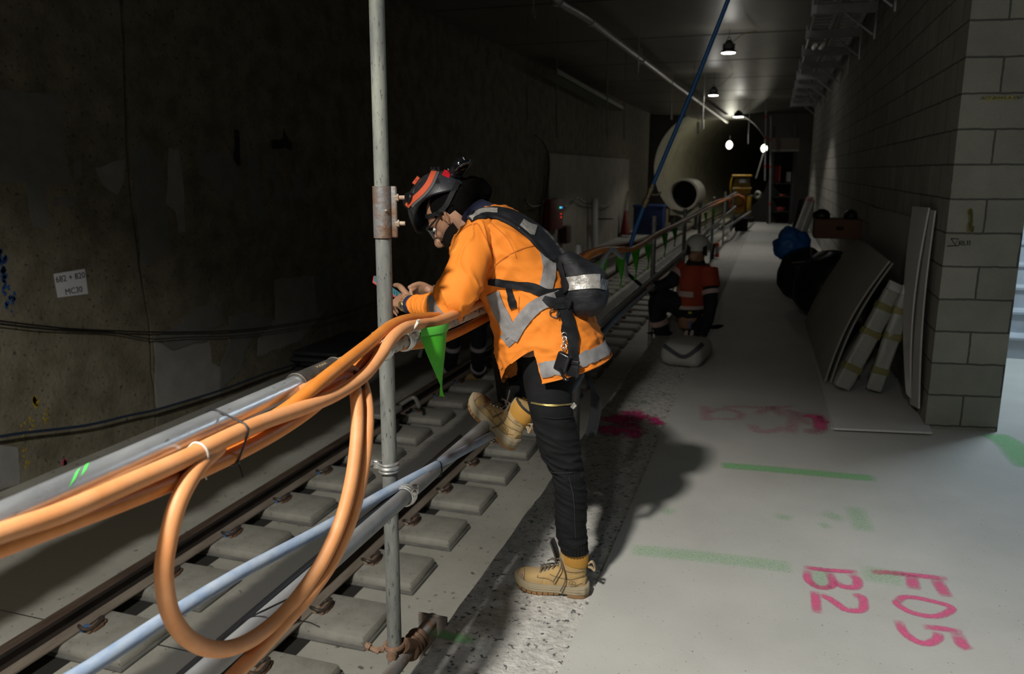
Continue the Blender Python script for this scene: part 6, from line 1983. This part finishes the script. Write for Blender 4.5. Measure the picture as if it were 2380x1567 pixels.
for i, (bx, by, tx, ty, w, m, lab) in enumerate(((1846, 532, 1862, 462, .09, m_black, 'black plank leaning on the right wall'), (1854, 536, 1884, 458, .16, m_board, 'pale board leaning on the right wall, left of two'), (1868, 540, 1898, 462, .16, m_board, 'pale board leaning on the right wall, right of two'))):
    p0 = AZ(bx, by, .0); y = p0.y; p1 = AY(tx, ty, y - .2); d = p1 - p0; R = d.to_track_quat('Z', 'Y').to_matrix()
    t = thing('leaning_plank', p0, lab, 'plank', 'planks leaning on the far right wall')
    b = MB(); b.box((p0 + p1) / 2, (w * 1.6, .04, d.length), R); b.build('plank_body', m, t, smooth=False)
    if i: b = MB(); b.box(p1 - d * .06, (w * 1.65, .044, .12), R); b.build('pink_end', mat('pink_end', (.5, .3, .28), .8), t, smooth=False)

# ================================================================== FAR END
m_dark = mat('dark_steel_frame', (.03, .03, .032), .5, .4)
m_red = mat('dull_red', (.2, .02, .015), .6)
# site gateway with shelves at the platform end
t = thing('site_gate', V((.2, 26, 0)), 'dark gateway with shelves closing the far end of the platform', 'gate')
for x in (-.12, .52): b = MB(); b.bbox((x - .05, 25.9, 0), (x + .05, 26.0, 2.9)); b.build('gate_post', m_dark, t, smooth=False)
b = MB(); b.bbox((-.2, 25.88, 2.2), (.62, 26.02, 2.55)); b.build('header_panel', mat('dusty_panel', (.16, .13, .11), .8), t, smooth=False)
b = MB(); b.bbox((-.2, 25.86, 2.16), (.62, 26.04, 2.22)); b.build('header_beam', mat('pale_beam', (.3, .28, .26), .7), t, smooth=False)
for z in (.35, .8, 1.2): b = MB(); b.bbox((-.08, 26.0, z), (.5, 26.4, z + .03)); b.build('shelf', m_dark, t, smooth=False)
b = MB(); b.bbox((-.12, 26.45, 0), (.55, 26.5, 2.3)); b.build('back_sheet', m_black, t, smooth=False)
for i, (x, z, w, h, m) in enumerate(((.05, 1.25, .2, .5, m_red), (.22, .83, .3, .06, mat('orange_tool', (.35, .08, .02), .6)), (.2, .38, .3, .12, m_red), (.1, .83, .15, .1, m_dark), (.38, 1.26, .14, .3, mat('grey_box', (.3, .3, .3), .6)))):
    b = MB(); b.rbox((x, 26.2, z + h / 2), (w, .2, h), .01); solo(b.build('stored_box', m), 'small %s box on the gateway shelves, %s' % (('red', 'orange', 'red', 'black', 'grey')[i], ('upper left', 'on the middle shelf', 'on the bottom shelf', 'beside the orange one', 'upper right')[i]), 'box', 'boxes on the gateway shelves')
# striped survey pole and tall standards near the gateway
for i, (px, y0, y1, y, lab) in enumerate(((1781, 260, 420, 25.5, 'tall thin scaffold standard left of the gateway'), (1792, 300, 520, 25.6, 'tall scaffold standard with red bands beside the gateway'))):
    t = thing('scaffold_standard', AY(px, y1, y), lab, 'post', 'standards by the gateway')
    a, c_ = AY(px, y0 - 30, y), AY(px - 3, y1, y); b = MB(); b.tube([a, c_], .024, 10); b.build('standard_tube', m_dtube, t)
    for f in (.2, .45, .8): b = MB(); q_ = a.lerp(c_, f); b.tube([q_, q_ + (c_ - a).normalized() * .09], .027, 10); b.build('red_band', mat('red_band', (.35, .04, .02), .6), t)
b = MB(); a, c_ = AY(1757, 415, 25), AY(1776, 352, 25); b.rbox((a + c_) / 2, (.07, .04, (c_ - a).length), .01, (c_ - a).to_track_quat('Z', 'Y').to_matrix()); solo(b.build('raking_prop', mat('pale_prop', (.36, .34, .31), .6)), 'pale raking prop slanting up beside the yellow machine', 'prop')
# yellow machine on the track
m_yel = mat('machine_yellow', (.42, .25, .008), .5, col2=(.36, .2, .01), scale=4)
yy = 33.5
g_ = lambda px, py, dy=0: AY(px, py, yy + dy)
t = thing('yellow_machine', V((g_(1725, 540).x, yy, TZ)), 'yellow drilling machine with gauges standing at the far end of the track', 'machine')
S = PXM(g_(1725, 450))
b = MB(); c_ = g_(1725, 409); b.rbox(c_, (44 * S, .7, 5 * S), .02); b.build('canopy', m_yel, t)
b = MB(); c_ = g_(1725, 425); b.box(c_, (40 * S, .6, 18 * S), None, .82); b.build('control_box', m_yel, t, smooth=False, bevel=.02)
b = MB(); c_ = g_(1728, 421, -.31); b.rbox(c_, (22 * S, .02, 9 * S), .01); b.build('gauge_panel', mat('grey_panel', (.2, .21, .2), .5), t)
for dx in (-5, 2): b = MB(); b.torus(g_(1728 + dx, 421, -.33), .05, .012, (0, 1, 0), 16, 6); b.build('gauge', mat('white_gauge', (.5, .5, .48), .5), t)
b = MB(); b.rbox(g_(1725, 438), (42 * S, .65, 4 * S), .02); b.rbox(g_(1726, 445), (36 * S, .5, 12 * S), .02); b.build('chassis_upper', m_yel, t)
b = MB(); b.rbox(g_(1716, 475), (30 * S, .5, 40 * S), .05); b.rbox(g_(1741, 478), (10 * S, .6, 46 * S), .03); b.rbox(g_(1724, 457), (50 * S, .5, 6 * S), .02); b.build('chassis', m_yel, t)
b = MB(); b.torus(g_(1716, 470, -.3), 14 * S, .06, (0, 1, 0), 28, 8); b.torus(g_(1714, 472, -.34), 17 * S, .05, (0, 1, 0), 28, 8, 3.4, 6.4); b.build('hose_coil', mat('orange_coil', (.3, .07, .01), .6), t)
b = MB(); b.rbox(g_(1725, 520), (52 * S, .8, 34 * S), .05); b.build('undercarriage', m_black, t)
b = MB(); b.tube([g_(1704, 408), g_(1698, 430), g_(1700, 465)], .03, 8, n=12); b.build('guard_rail', m_yel, t)
b = MB(); b.torus(g_(1761, 453, -.2), 6 * S, .06, (.3, 1, 0), 20, 8); solo(b.build('rope_coil', mat('pale_rope', (.3, .32, .26), .8)), 'pale rope coil beside the yellow machine', 'rope')
b = MB(); p = AZ(1722, 536, 0); b.rbox(p + V((0, .1, .16)), (.34, .3, .34), .02); o = solo(b.build('black_bin', m_black), 'black bin by the barrier in front of the yellow machine', 'bin')
b = MB(); b.tube([AZ(1640, 566, .04), AZ(1668, 533, .3), AZ(1690, 527, .35), AZ(1745, 492, .35)], .03, 8, n=30); solo(b.build('pale_pipe', mat('pale_blue_pipe', (.25, .28, .3), .5)), 'pale bent pipe lying along the far barrier behind the white helmet', 'pipe')
# ventilation fan ring
yy = 36
c_ = AY(1593, 452, yy); S = PXM(c_)
t = thing('ventilation_fan', V((c_.x, yy, TZ)), 'big round pale ventilation duct standing beyond the barrier', 'fan')
b = MB(); b.lathe(c_, [(32 * S, -.5), (37 * S, -.52), (37 * S, .9), (33 * S, .9), (32 * S, -.5)], 40, Matrix.Rotation(-PI / 2, 3, 'X') @ Matrix.Rotation(.12, 3, 'Y'), cap=False); b.build('duct_ring', mat('pale_duct', (.34, .31, .25), .6), t)
b = MB(); b.lathe(c_ + V((0, .3, 0)), [(33 * S, 0), (0, .02)], 40, Matrix.Rotation(-PI / 2, 3, 'X')); b.build('grille', m_black, t)
b = MB(); b.bbox((c_.x - .6, yy - .4, c_.z - 47 * S), (c_.x + .6, yy + .6, c_.z - 36 * S)); b.build('cradle', mat('cradle_tan', (.25, .23, .17), .7), t, smooth=False)
for dx in (-.5, .5): b = MB(); b.bbox((c_.x + dx - .05, yy - .3, TZ), (c_.x + dx + .05, yy + .4, c_.z - 46 * S)); b.build('leg', m_dark, t, smooth=False)
# blue container, timbers, cone, column, panels by the left wall
p = AZ(1505, 546, TZ); S = PXM(p)
t = thing('blue_container', p, 'dark blue container beside the far left wall', 'container')
b = MB(); b.rbox(p + V((0, .4, 35 * S)), (68 * S, .9, 68 * S), .03); b.build('container_body', mat('dark_blue', (.01, .03, .12), .6), t)
b = MB(); b.rbox(p + V((0, .4, 66 * S)), (72 * S, .95, 5 * S), .02); b.build('container_rim', mat('dark_blue_rim', (.02, .06, .18), .6), t)
for i, px in enumerate((1524, 1534, 1550)):
    a = AZ(px, 545 - i * 3, TZ); c2 = AY(px, 478 + i * 4, a.y); b = MB(); b.rbox((a + c2) / 2, (.09, .05, (c2 - a).length), .005); solo(b.build('timber', mat('pale_timber', (.3, .22, .11), .7)), 'upright timber by the blue container, %s from the left' % nth(i), 'timber', 'timbers by the blue container')
p = AZ(1452, 545, TZ + .1)
t = thing('traffic_cone', p, 'dull red cone standing at the foot of the far left wall', 'cone')
b = MB(); b.lathe(p, [(.2, .02), (.05, .95), (.035, .97)], 20); b.build('cone_body', m_red, t)
b = MB(); b.rbox(p + V((0, 0, .01)), (.5, .5, .04), .01); b.build('cone_base', m_dark, t)
LW2 = LWX + .11
a, c_ = AX(1382, 583, LW2 + .25), AX(1382, 461, LW2 + .25)
b = MB(); b.tube([a, c_], .11, 20); solo(b.build('column_form', mat('pale_column', (.36, .36, .35), .7, col2=(.44, .44, .43), scale=5)), 'pale round column standing in front of the far left wall', 'column')
p = AX(1404, 556, LW2 + .5); solo(blob((p.x, p.y, p.z), (.3, .4, .22), 4, .25).build('blue_tarp', mat('dark_blue_tarp', (.006, .02, .12), .6), ang=80), 'dark blue tarpaulin bundle right of the pale column', 'tarp')
# red control box with indicator lamps
a = AX(1280, 465, LW2 + .2); c_ = AX(1308, 530, LW2 + .2); y0 = a.y; y1 = c_.y
t = thing('control_box', V((LW2 + .2, (y0 + y1) / 2, c_.z)), 'dark red control box with tiny lit indicators on the far left wall', 'box')
b = MB(); b.bbox((LW2, min(y0, y1), c_.z), (LW2 + .2, max(y0, y1), a.z)); b.build('box_body', mat('dark_red_box', (.12, .012, .01), .6), t, bevel=.01)
for (px, py, col, s_) in ((1302.5, 482.5, (.05, .9, .5), 2.2), (1306, 482.5, (.08, .2, 1), 2.2), (1304, 497, (1, .05, .03), .8), (1304, 505, (1, .05, .03), .9)):
    b = MB(); b.ell(AX(px, py, LW2 + .215), (.012, .022, .022), 12, 8); b.build('indicator', mat('indicator_%d_%d' % (px, py), col, .5, emit=col, estr=s_), t)
b = MB(); p = AX(1315, 545, LW2 + .15); b.rbox(p, (.2, .55, .5), .03); solo(b.build('junction_box', mat('dark_junction', (.05, .02, .015), .7)), 'dark junction box below the red control box', 'box')
for i, (px, py) in enumerate(((1255, 470), (1440, 505))):
    a = AX(px, py + 60, LW2 + .12); c2 = AX(px + (20 if i else 12), py - 60, LW2 + .05)
    b = MB(); b.tube([a, c2], .03, 8); solo(b.build('leaning_pole', mat('dull_pole', (.12, .07, .05), .7)), 'thin dull pole leaning on the far left wall, %s' % ('left of the red box' if i == 0 else 'behind the cone'), 'pole')
b = MB(); b.tube([AX(x, y, LW2 + .06) for x, y in ((1245, 315), (1262, 330), (1275, 365), (1274, 420), (1262, 470), (1235, 480), (1220, 465))], .025, 8, n=40); solo(b.build('looping_cable', m_cab), 'black cable looping down the far left wall', 'cable')
b = MB(); b.tube([AX(x, y, LW2 + .14) for x, y in ((1310, 482), (1325, 478), (1340, 460), (1360, 472), (1385, 475), (1410, 480), (1430, 470))], .018, 8, n=40); solo(b.build('slack_cable', m_cab), 'thin slack cable running from the red control box', 'cable')
# white drum and hose seen behind the pennant
p = AZ(1010, 830, TZ); S = PXM(p)
t = thing('white_drum', p, 'white cable drum standing on the track behind the green pennant', 'drum')
b = MB(); c_ = AY(1008, 764, p.y); b.lathe(c_, [(52 * S, -.06), (54 * S, -.05), (54 * S, -.02), (20 * S, -.02), (20 * S, .16), (54 * S, .17), (54 * S, .2), (50 * S, .21)], 36, Matrix.Rotation(-PI / 2, 3, 'X') @ Matrix.Rotation(.3, 3, 'Y')); b.build('drum_body', mat('dirty_white', (.42, .42, .42), .7), t)
for dx in (-.15, .15): b = MB(); b.bbox((c_.x + dx - .03, p.y - .1, TZ), (c_.x + dx + .03, p.y + .25, c_.z - 40 * S)); b.build('leg', m_dark, t, smooth=False)
b = MB(); b.tube([AY(975, 830, 8.1), AY(985, 800, 8.1), AY(998, 780, 8.1), AY(990, 745, 8.1)], .02, 8, n=24); solo(b.build('drum_hose', mat('grey_hose_far', (.14, .15, .14), .6)), 'grey hose trailing from the white drum', 'hose')
# point machine / clamp bits on the far rail behind the near post
t = thing('rail_trolley', V((-3.6, 6.0, RT)), 'small grey trolley on the far rail behind the near post', 'trolley')
a = AX(880, 970, -3.6)
b = MB(); b.rbox((a.x + .05, a.y, RT + .05), (.26, .34, .05), .01); b.build('plate', mat('pale_steel', (.36, .36, .34), .5, .5), t)
b = MB(); b.tube([(a.x + .12, a.y + .25, RT + .06), (a.x + .2, a.y + .4, RT + .1), (a.x + .3, a.y + .3, RT + .04)], .02, 8, n=12); b.build('arm', mat('pale_steel', (.36, .36, .34), .5, .5), t)
b = MB(); b.lathe((a.x + .19, a.y - .06, RT - .06), [(.07, -.03), (.07, .03)], 20, Matrix.Rotation(PI / 2, 3, 'Y')); b.build('wheel', m_dark, t)
# delineator post
p = AZ(1665, 600, 0); y = p.y
t = thing('delineator_post', p, 'slim orange and white striped post beside the white helmet', 'post')
b = MB(); a = AY(1655, 606, y); b.cyl(a, AY(1660, 566, y), .025, 10); b.build('stem', m_dark, t)
for k, (ya, yb, m) in enumerate(((564, 573, 'o'), (573, 589, 'w'), (589, 598, 'o'))):
    b = MB(); b.tube([AY(1667, ya, y), AY(1667, yb, y)], .035, 12); b.build('stripe', mat('delineator_orange', (.7, .09, .02), .6) if m == 'o' else mat('delineator_white', (.4, .38, .37), .6), t)

# ================================================================== OTHER WORKERS
m_navyw = mat('work_navy', (.006, .007, .013), .85, bump=.1)
m_vest = mat('red_orange_vest', (.36, .042, .012), .8, col2=(.3, .035, .01), scale=6)
m_pinkt = mat('pinkish_tape', (.5, .36, .33), .6)
m_wboot = mat('worker_boot', (.3, .19, .07), .85)


def tubes(L_, seg=16):
    b = MB()
    for pts, rs in L_: b.tube(pts, rs, seg, n=len(pts) * 8)
    return b


# kneeling worker
t2 = thing('person', AZ(1590, 815, 0), 'kneeling worker in white helmet and red-orange vest gripping a bar at the platform edge', 'person')
KY = 8.0; K = lambda px, py, dy=0: AY(px, py, KY + dy); S = PXM(K(1600, 650))
b = MB()
b.loft([[K(cx_, py, 0) + RGT * math.cos(a) * w * S + V((0, 1, 0)) * math.sin(a) * dpt for a in [2 * PI * k / 28 for k in range(28)]] for cx_, py, w, dpt in ((1618, 606, 14, .06), (1615, 622, 34, .12), (1614, 645, 42, .16), (1612, 680, 40, .15), (1612, 712, 38, .15), (1614, 740, 40, .17), (1610, 760, 34, .15))], True)
b.tube([K(1618, 615), K(1620, 600), K(1619, 588)], [.055, .055, .06], 16, n=8)
b.ell(K(1619, 588, -.01), (.085, .1, .12), 24, 14)
b.ell(K(1612, 596, -.1), (.05, .03, .05), 12, 8)
arm1 = [K(1590, 628, -.02), K(1565, 650, -.1), K(1540, 662, -.16), K(1518, 668, -.2)]
arm2 = [K(1645, 630, -.05), K(1652, 680, -.12), K(1648, 730, -.16), K(1632, 780, -.15)]
b.tube(arm1, [.065, .055, .045, .035], 14, n=24); b.tube(arm2, [.065, .055, .045, .036], 14, n=24)
for hp, dd in ((K(1512, 668, -.2), V((-1, 0, 0))), (K(1626, 790, -.15), V((-.5, 0, -1)))):
    b.ell(hp, (.045, .035, .045), 14, 10)
    for f in range(4): b.tube([hp + V((0, -.03 + .02 * f, .01)), hp + dd * .04 + V((0, -.03 + .02 * f, .02)), hp + dd * .055 + V((0, -.03 + .02 * f, -.015)), hp + dd * .03 + V((0, -.03 + .02 * f, -.03))], .009, 8, n=10)
    b.tube([hp + V((0, -.02, .03)), hp + dd * .03 + V((0, -.03, .045)), hp + dd * .05 + V((0, -.01, .03))], .01, 8, n=8)
leg1 = [K(1612, 735, -.02), K(1570, 705, -.1), K(1532, 698, -.15), K(1530, 740, -.12), K(1545, 790, -.05), K(1545, 805, -.05)]
leg2 = [K(1622, 745, .05), K(1618, 775, -.05), K(1612, 800, -.12), K(1640, 802, .15), K(1655, 795, .35)]
b.tube(leg1, [.095, .085, .075, .062, .05, .045], 16, n=44); b.tube(leg2, [.095, .08, .07, .06, .05], 16, n=36)
b.build('body', m_skin, t2, remesh=.012, smooth_it=2, ang=80)
b = MB()
b.tube(leg1[:5] + [K(1546, 800, -.05)], [.125, .11, .1, .085, .075, .07], 20, n=50); b.tube(leg2, [.125, .11, .1, .085, .07], 20, n=40); b.ell(K(1612, 745), (.17, .17, .12))
o = b.build('trousers', m_navyw, t2, remesh=.012, smooth_it=3, ang=80); displace(o, lambda p, n: noise.noise(p * 12) * .008)
b = MB(); b.tube(arm1, [.085, .075, .06, .05], 16, n=24); b.tube(arm2[:4], [.08, .072, .06, .05], 16, n=24)
b.loft([[K(cx_, py, 0) + RGT * math.cos(a) * w * S + V((0, 1, 0)) * math.sin(a) * dpt for a in [2 * PI * k / 28 for k in range(28)]] for cx_, py, w, dpt in ((1618, 600, 17, .08), (1617, 618, 26, .12), (1615, 640, 38, .16), (1613, 690, 36, .16), (1613, 735, 36, .17))], True)
o = b.build('work_shirt', m_navyw, t2, remesh=.012, smooth_it=3, ang=80); displace(o, lambda p, n: noise.noise(p * 12) * .008)
b = MB()
vr = [[K(cx_, py, 0) + RGT * math.cos(a) * w * S + V((0, 1, 0)) * math.sin(a) * dpt for a in [2 * PI * k / 40 for k in range(40)]] for cx_, py, w, dpt in ((1618, 614, 30, .13), (1616, 624, 39, .165), (1617, 650, 41, .185), (1616, 680, 40, .185), (1612, 705, 42, .19), (1610, 713, 43, .195))]
b.loft(vr, False); b.tube([arm2[0] + V((0, 0, .02)), arm2[0].lerp(arm2[1], .75)], [.1, .095], 18); b.tube([arm1[0] + V((.03, 0, .02)), arm1[0].lerp(arm1[1], .35)], [.1, .092], 18)
o = b.build('vest', m_vest, t2, ang=60); displace(o, lambda p, n: noise.noise(p * 9) * .01)
for r0, r1, n_ in ((.0, 1.0, 'vest_hem_tape'),):
    b = MB(); b.loft([[p + (p - sum(r, V()) / 40) * .05 for p in r] for r in (vr[-2], vr[-1])], False); b.build(n_, m_pinkt, t2)
b = MB(); b.loft([[p + (p - sum(r, V()) / 40) * .05 + V((0, 0, dz)) for p in r[20:36]] for r, dz in ((vr[3], .03), (vr[3], -.02))], False); b.build('vest_band_tape', m_pinkt, t2) if False else None
g = []
for dz in (.035, .0, -.02): g.append([p + (p - sum(vr[3], V()) / 40) * .07 + V((0, 0, dz)) for p in vr[3][20:31]])
b = MB(); b.sheet(g, .002); b.build('chest_tape', m_pinkt, t2)
for a, c_, r in ((arm2[0].lerp(arm2[1], .9), arm2[0].lerp(arm2[1], 1.1), .088), (arm1[0].lerp(arm1[1], .35), arm1[0].lerp(arm1[1], .75), .092), (leg1[3].lerp(leg1[4], .0), leg1[3].lerp(leg1[4], .22), .097)):
    b = MB(); b.tube([a, c_], r, 20); b.build('sleeve_tape', m_pinkt, t2)
for dx in (0, 14):
    b = MB(); b.tube([K(1590 + dx, 795 - dx * .1, -.2), K(1594 + dx * .9, 780, -.2), K(1596 + dx, 768, -.19)], [.014, .018, .014], 8, n=10, flat=.3); b.build('strap_tail', m_pinkt, t2)
b = MB(); b.rbox(K(1604, 727, -.2), (.035, .02, .02), .004); b.build('yellow_tag', mat('yellow_tag', (.5, .5, .02), .5), t2)
b = MB(); b.rbox(K(1603, 755, -.2), (.03, .02, .08), .008); b.build('blue_card', mat('blue_card', (.12, .15, .25), .5), t2)
b = MB(); rings = []
HK = K(1622, 574, -.0)
for i in range(15):
    th = math.radians(98) * i / 14
    rings.append([HK + V((.122 * math.sin(th) * math.cos(a), .145 * math.sin(th) * math.sin(a), .128 * math.cos(th) - .012 * max(0, -math.sin(a)) * (i / 14) ** 2)) for a in [2 * PI * k / 40 for k in range(40)]])
b.loft(rings[1:], False); b.loft([[HK + V((0, 0, .128))] * 40, rings[1]], False); b.loft([rings[-1], [HK + (p - HK) * .93 for p in rings[-1]], [HK + (p - HK) * .93 for p in rings[4]]], False)
b.build('helmet', mat('white_helmet', (.47, .46, .43), .4), t2, ang=60)
for s in (-1, 1):
    b = MB(); c_ = HK + V((.07 * s, -.118, -.02)); b.prism([c_ + V((.025 * s, .028, .05)), c_ + V((-.012 * s, 0, .03)), c_ + V((-.012 * s, -.004, -.04)), c_ + V((.03 * s, .024, -.06))], (0, -.012, 0)); b.build('helmet_vent', m_black, t2, smooth=False)
for q_, fw in ((K(1540, 812, -.05), V((-1, -.5, 0)).normalized()), (K(1660, 802, .4), V((.3, 1, 0)).normalized())):
    b = MB(); b.tube([q_ - fw * .08 + V((0, 0, .04)), q_ + V((0, 0, .045)), q_ + fw * .1 + V((0, 0, .035)), q_ + fw * .17 + V((0, 0, .025))], [.05, .055, .05, .03], 16, n=20); b.tube([q_ + V((0, 0, .04)) - fw * .04, q_ + V((0, 0, .16)) - fw * .04], [.055, .055], 14)
    for v in b.v: v.z = max(v.z, .002)
    b.build('boot', m_wboot, t2)
# the bar he holds, and the bag on the floor before him
t3 = thing('pinch_bar', K(1503, 675, -.22), 'black bar held by the kneeling worker, reaching over the barrier', 'tool')
b = MB(); b.tube([AY(1440, 620, 7.6), K(1500, 672, -.22), K(1520, 690, -.2)], .017, 10, n=12); b.build('bar', m_black, t3)
b = MB(); b.rbox(AY(1441, 621, 7.6), (.08, .05, .09), .012); b.build('bar_head', m_dark, t3)
p = AZ(1575, 868, 0)
t3 = thing('tool_bag', p, 'grey tool bag with dark straps on the floor below the kneeling worker', 'bag')
m_gb = mat('grey_bag_cloth', (.33, .325, .3), .8, col2=(.38, .375, .35), scale=5, bump=.1)
b = MB(); b.rbox(p + V((.02, .42, .1)), (.36, .44, .2), .08, Euler((0, 0, -.15)), 5); o = b.build('bag_body', m_gb, t3, ang=60, sub=1); displace(o, lambda q_, n: noise.noise(q_ * 6) * .014)
bb = bvh_of(o)
for nm, pts, w in (('bag_strap', [(1535, 798), (1560, 815), (1590, 830), (1620, 812), (1632, 800)], 9), ('bag_strap', [(1518, 835), (1545, 852), (1570, 862)], 7), ('bag_strap', [(1575, 858), (1590, 862), (1604, 862)], 5)):
    g = drape([bb], pts, w, .006, 24, 5)
    if len(g) > 2:
        b = MB(); b.sheet(g, .004); b.build(nm, mat('dark_bag_strap', (.05, .052, .06), .7), t3)

# worker standing on the track, seen from the knees down past the pennant
t2 = thing('person', V((-3.3, 8.75, TZ)), 'worker in navy trousers with reflective bands standing on the track behind the pennant', 'person')
WY = 8.8; Wk = lambda px, py, dy=0: AY(px, py, WY + dy)
f1, f2 = AZ(1046, 880, TZ), AZ(1112, 884, TZ)
h0 = V((-3.3, 8.9, TZ + .92))
L1 = [h0 + V((-.1, 0, 0)), Wk(1062, 745), Wk(1050, 815), f1 + V((0, 0, .09))]
L2 = [h0 + V((.1, 0, 0)), Wk(1114, 745), Wk(1112, 810), f2 + V((0, 0, .09))]
tor = [(h0 + V((0, 0, -.05)), .16, .12), (h0 + V((0, 0, .15)), .15, .115), (h0 + V((-.08, 0, .35)), .18, .13), (h0 + V((-.16, 0, .5)), .2, .12), (h0 + V((-.2, 0, .56)), .09, .07)]
A1 = [h0 + V((-.12, -.21, .46)), h0 + V((-.25, -.26, .22)), h0 + V((-.42, -.2, .08))]
A2 = [h0 + V((-.12, .21, .46)), h0 + V((-.25, .26, .22)), h0 + V((-.42, .2, .08))]
hd = h0 + V((-.27, 0, .7))


def trk(b, k):
    b.loft([[c_ + V((math.cos(a) * rb * k, math.sin(a) * ra * k, 0)) for a in [2 * PI * q_ / 28 for q_ in range(28)]] for c_, ra, rb in tor], True)


b = MB(); trk(b, .9)
b.tube(L1, [.085, .065, .05, .04], 16, n=30); b.tube(L2, [.085, .065, .05, .04], 16, n=30); b.tube(A1, [.05, .042, .03], 14, n=18); b.tube(A2, [.05, .042, .03], 14, n=18)
b.tube([tor[-1][0], hd], [.055, .06], 14); b.ell(hd, (.1, .08, .12))
b.tube([hd + V((-.09, 0, .01)), hd + V((-.12, 0, -.03)), hd + V((-.1, 0, -.04))], [.01, .015, .01], 8, n=8)
for A in (A1, A2):
    d = (A[2] - A[1]).normalized(); hp = A[2] + d * .05; b.ell(hp, (.045, .03, .035))
    for f in range(4): b.tube([hp + V((0, -.03 + .02 * f, 0)), hp + d * .06 + V((0, -.03 + .02 * f, -.005)), hp + d * .085 + V((0, -.03 + .02 * f, -.03))], .0085, 8, n=8)
    b.tube([hp + V((0, -.03, 0)), hp + d * .03 + V((0, -.055, -.01)), hp + d * .055 + V((0, -.05, -.02))], .0095, 8, n=8)
b.build('body', m_skin, t2, remesh=.012, smooth_it=2, ang=80)
b = MB(); b.tube(L1, [.13, .105, .09, .085], 20, n=40); b.tube(L2, [.13, .105, .09, .085], 20, n=40); b.ell(h0, (.14, .19, .12))
o = b.build('trousers', m_navyw, t2, remesh=.012, smooth_it=3, ang=80); displace(o, lambda p, n: noise.noise(p * 12) * .01)
b = MB(); trk(b, 1.15); b.tube(A1, [.08, .07, .055], 16, n=18); b.tube(A2, [.08, .07, .055], 16, n=18)
o = b.build('work_shirt', m_navyw, t2, remesh=.012, smooth_it=3, ang=80)
for L_, pys in ((L1, (807, 856)), (L2, (806, 853))):
    C = catmull(L_, 60)
    for py in pys:
        k = min(range(60), key=lambda i: abs(proj(C[i])[1] - py)); k = max(1, min(58, k)); d = (C[k + 1] - C[k - 1]).normalized()
        b = MB(); b.tube([C[k] - d * .025, C[k] + d * .025], .1, 20); b.build('reflective_band', mat('pale_band', (.4, .35, .37), .6), t2)
for f_ in (f1, f2):
    b = MB(); b.tube([f_ + V((.06, .0, .05)), f_ + V((0, 0, .055)), f_ + V((-.1, -.06, .045)), f_ + V((-.17, -.1, .03))], [.045, .055, .05, .03], 16, n=18); b.tube([f_ + V((.02, 0, .05)), f_ + V((.02, 0, .16))], .055, 14)
    for v in b.v: v.z = max(v.z, TZ + .002)
    b.build('boot', m_wboot, t2)
b = MB(); b.ell(hd + V((.01, 0, .05)), (.13, .11, .1)); b.build('helmet', mat('white_helmet', (.47, .46, .43), .4), t2)

# ================================================================== LIGHT FROM THE STAIR HALL
ld = bpy.data.lights.new('stair_light', 'AREA'); ld.shape = 'RECTANGLE'; ld.size = 1.2; ld.size_y = .3; ld.energy = 100; ld.color = (.72, .88, 1)
lo = bpy.data.objects.new('stair_light', ld); COL.objects.link(lo); lo.location = (2.7, 7.2, 3.6)
t = thing('batten_light', V((2.7, 7.2, 3.62)), 'cool batten light over the stair hall', 'lamp')
b = MB(); b.rbox((2.7, 7.2, 3.66), (1.24, .32, .06), .01); b.build('batten_body', m_white, t)
w = bpy.data.worlds.new('world'); scene.world = w; w.use_nodes = True
w.node_tree.nodes['Background'].inputs[0].default_value = (.5, .52, .5, 1); w.node_tree.nodes['Background'].inputs[1].default_value = 0.004
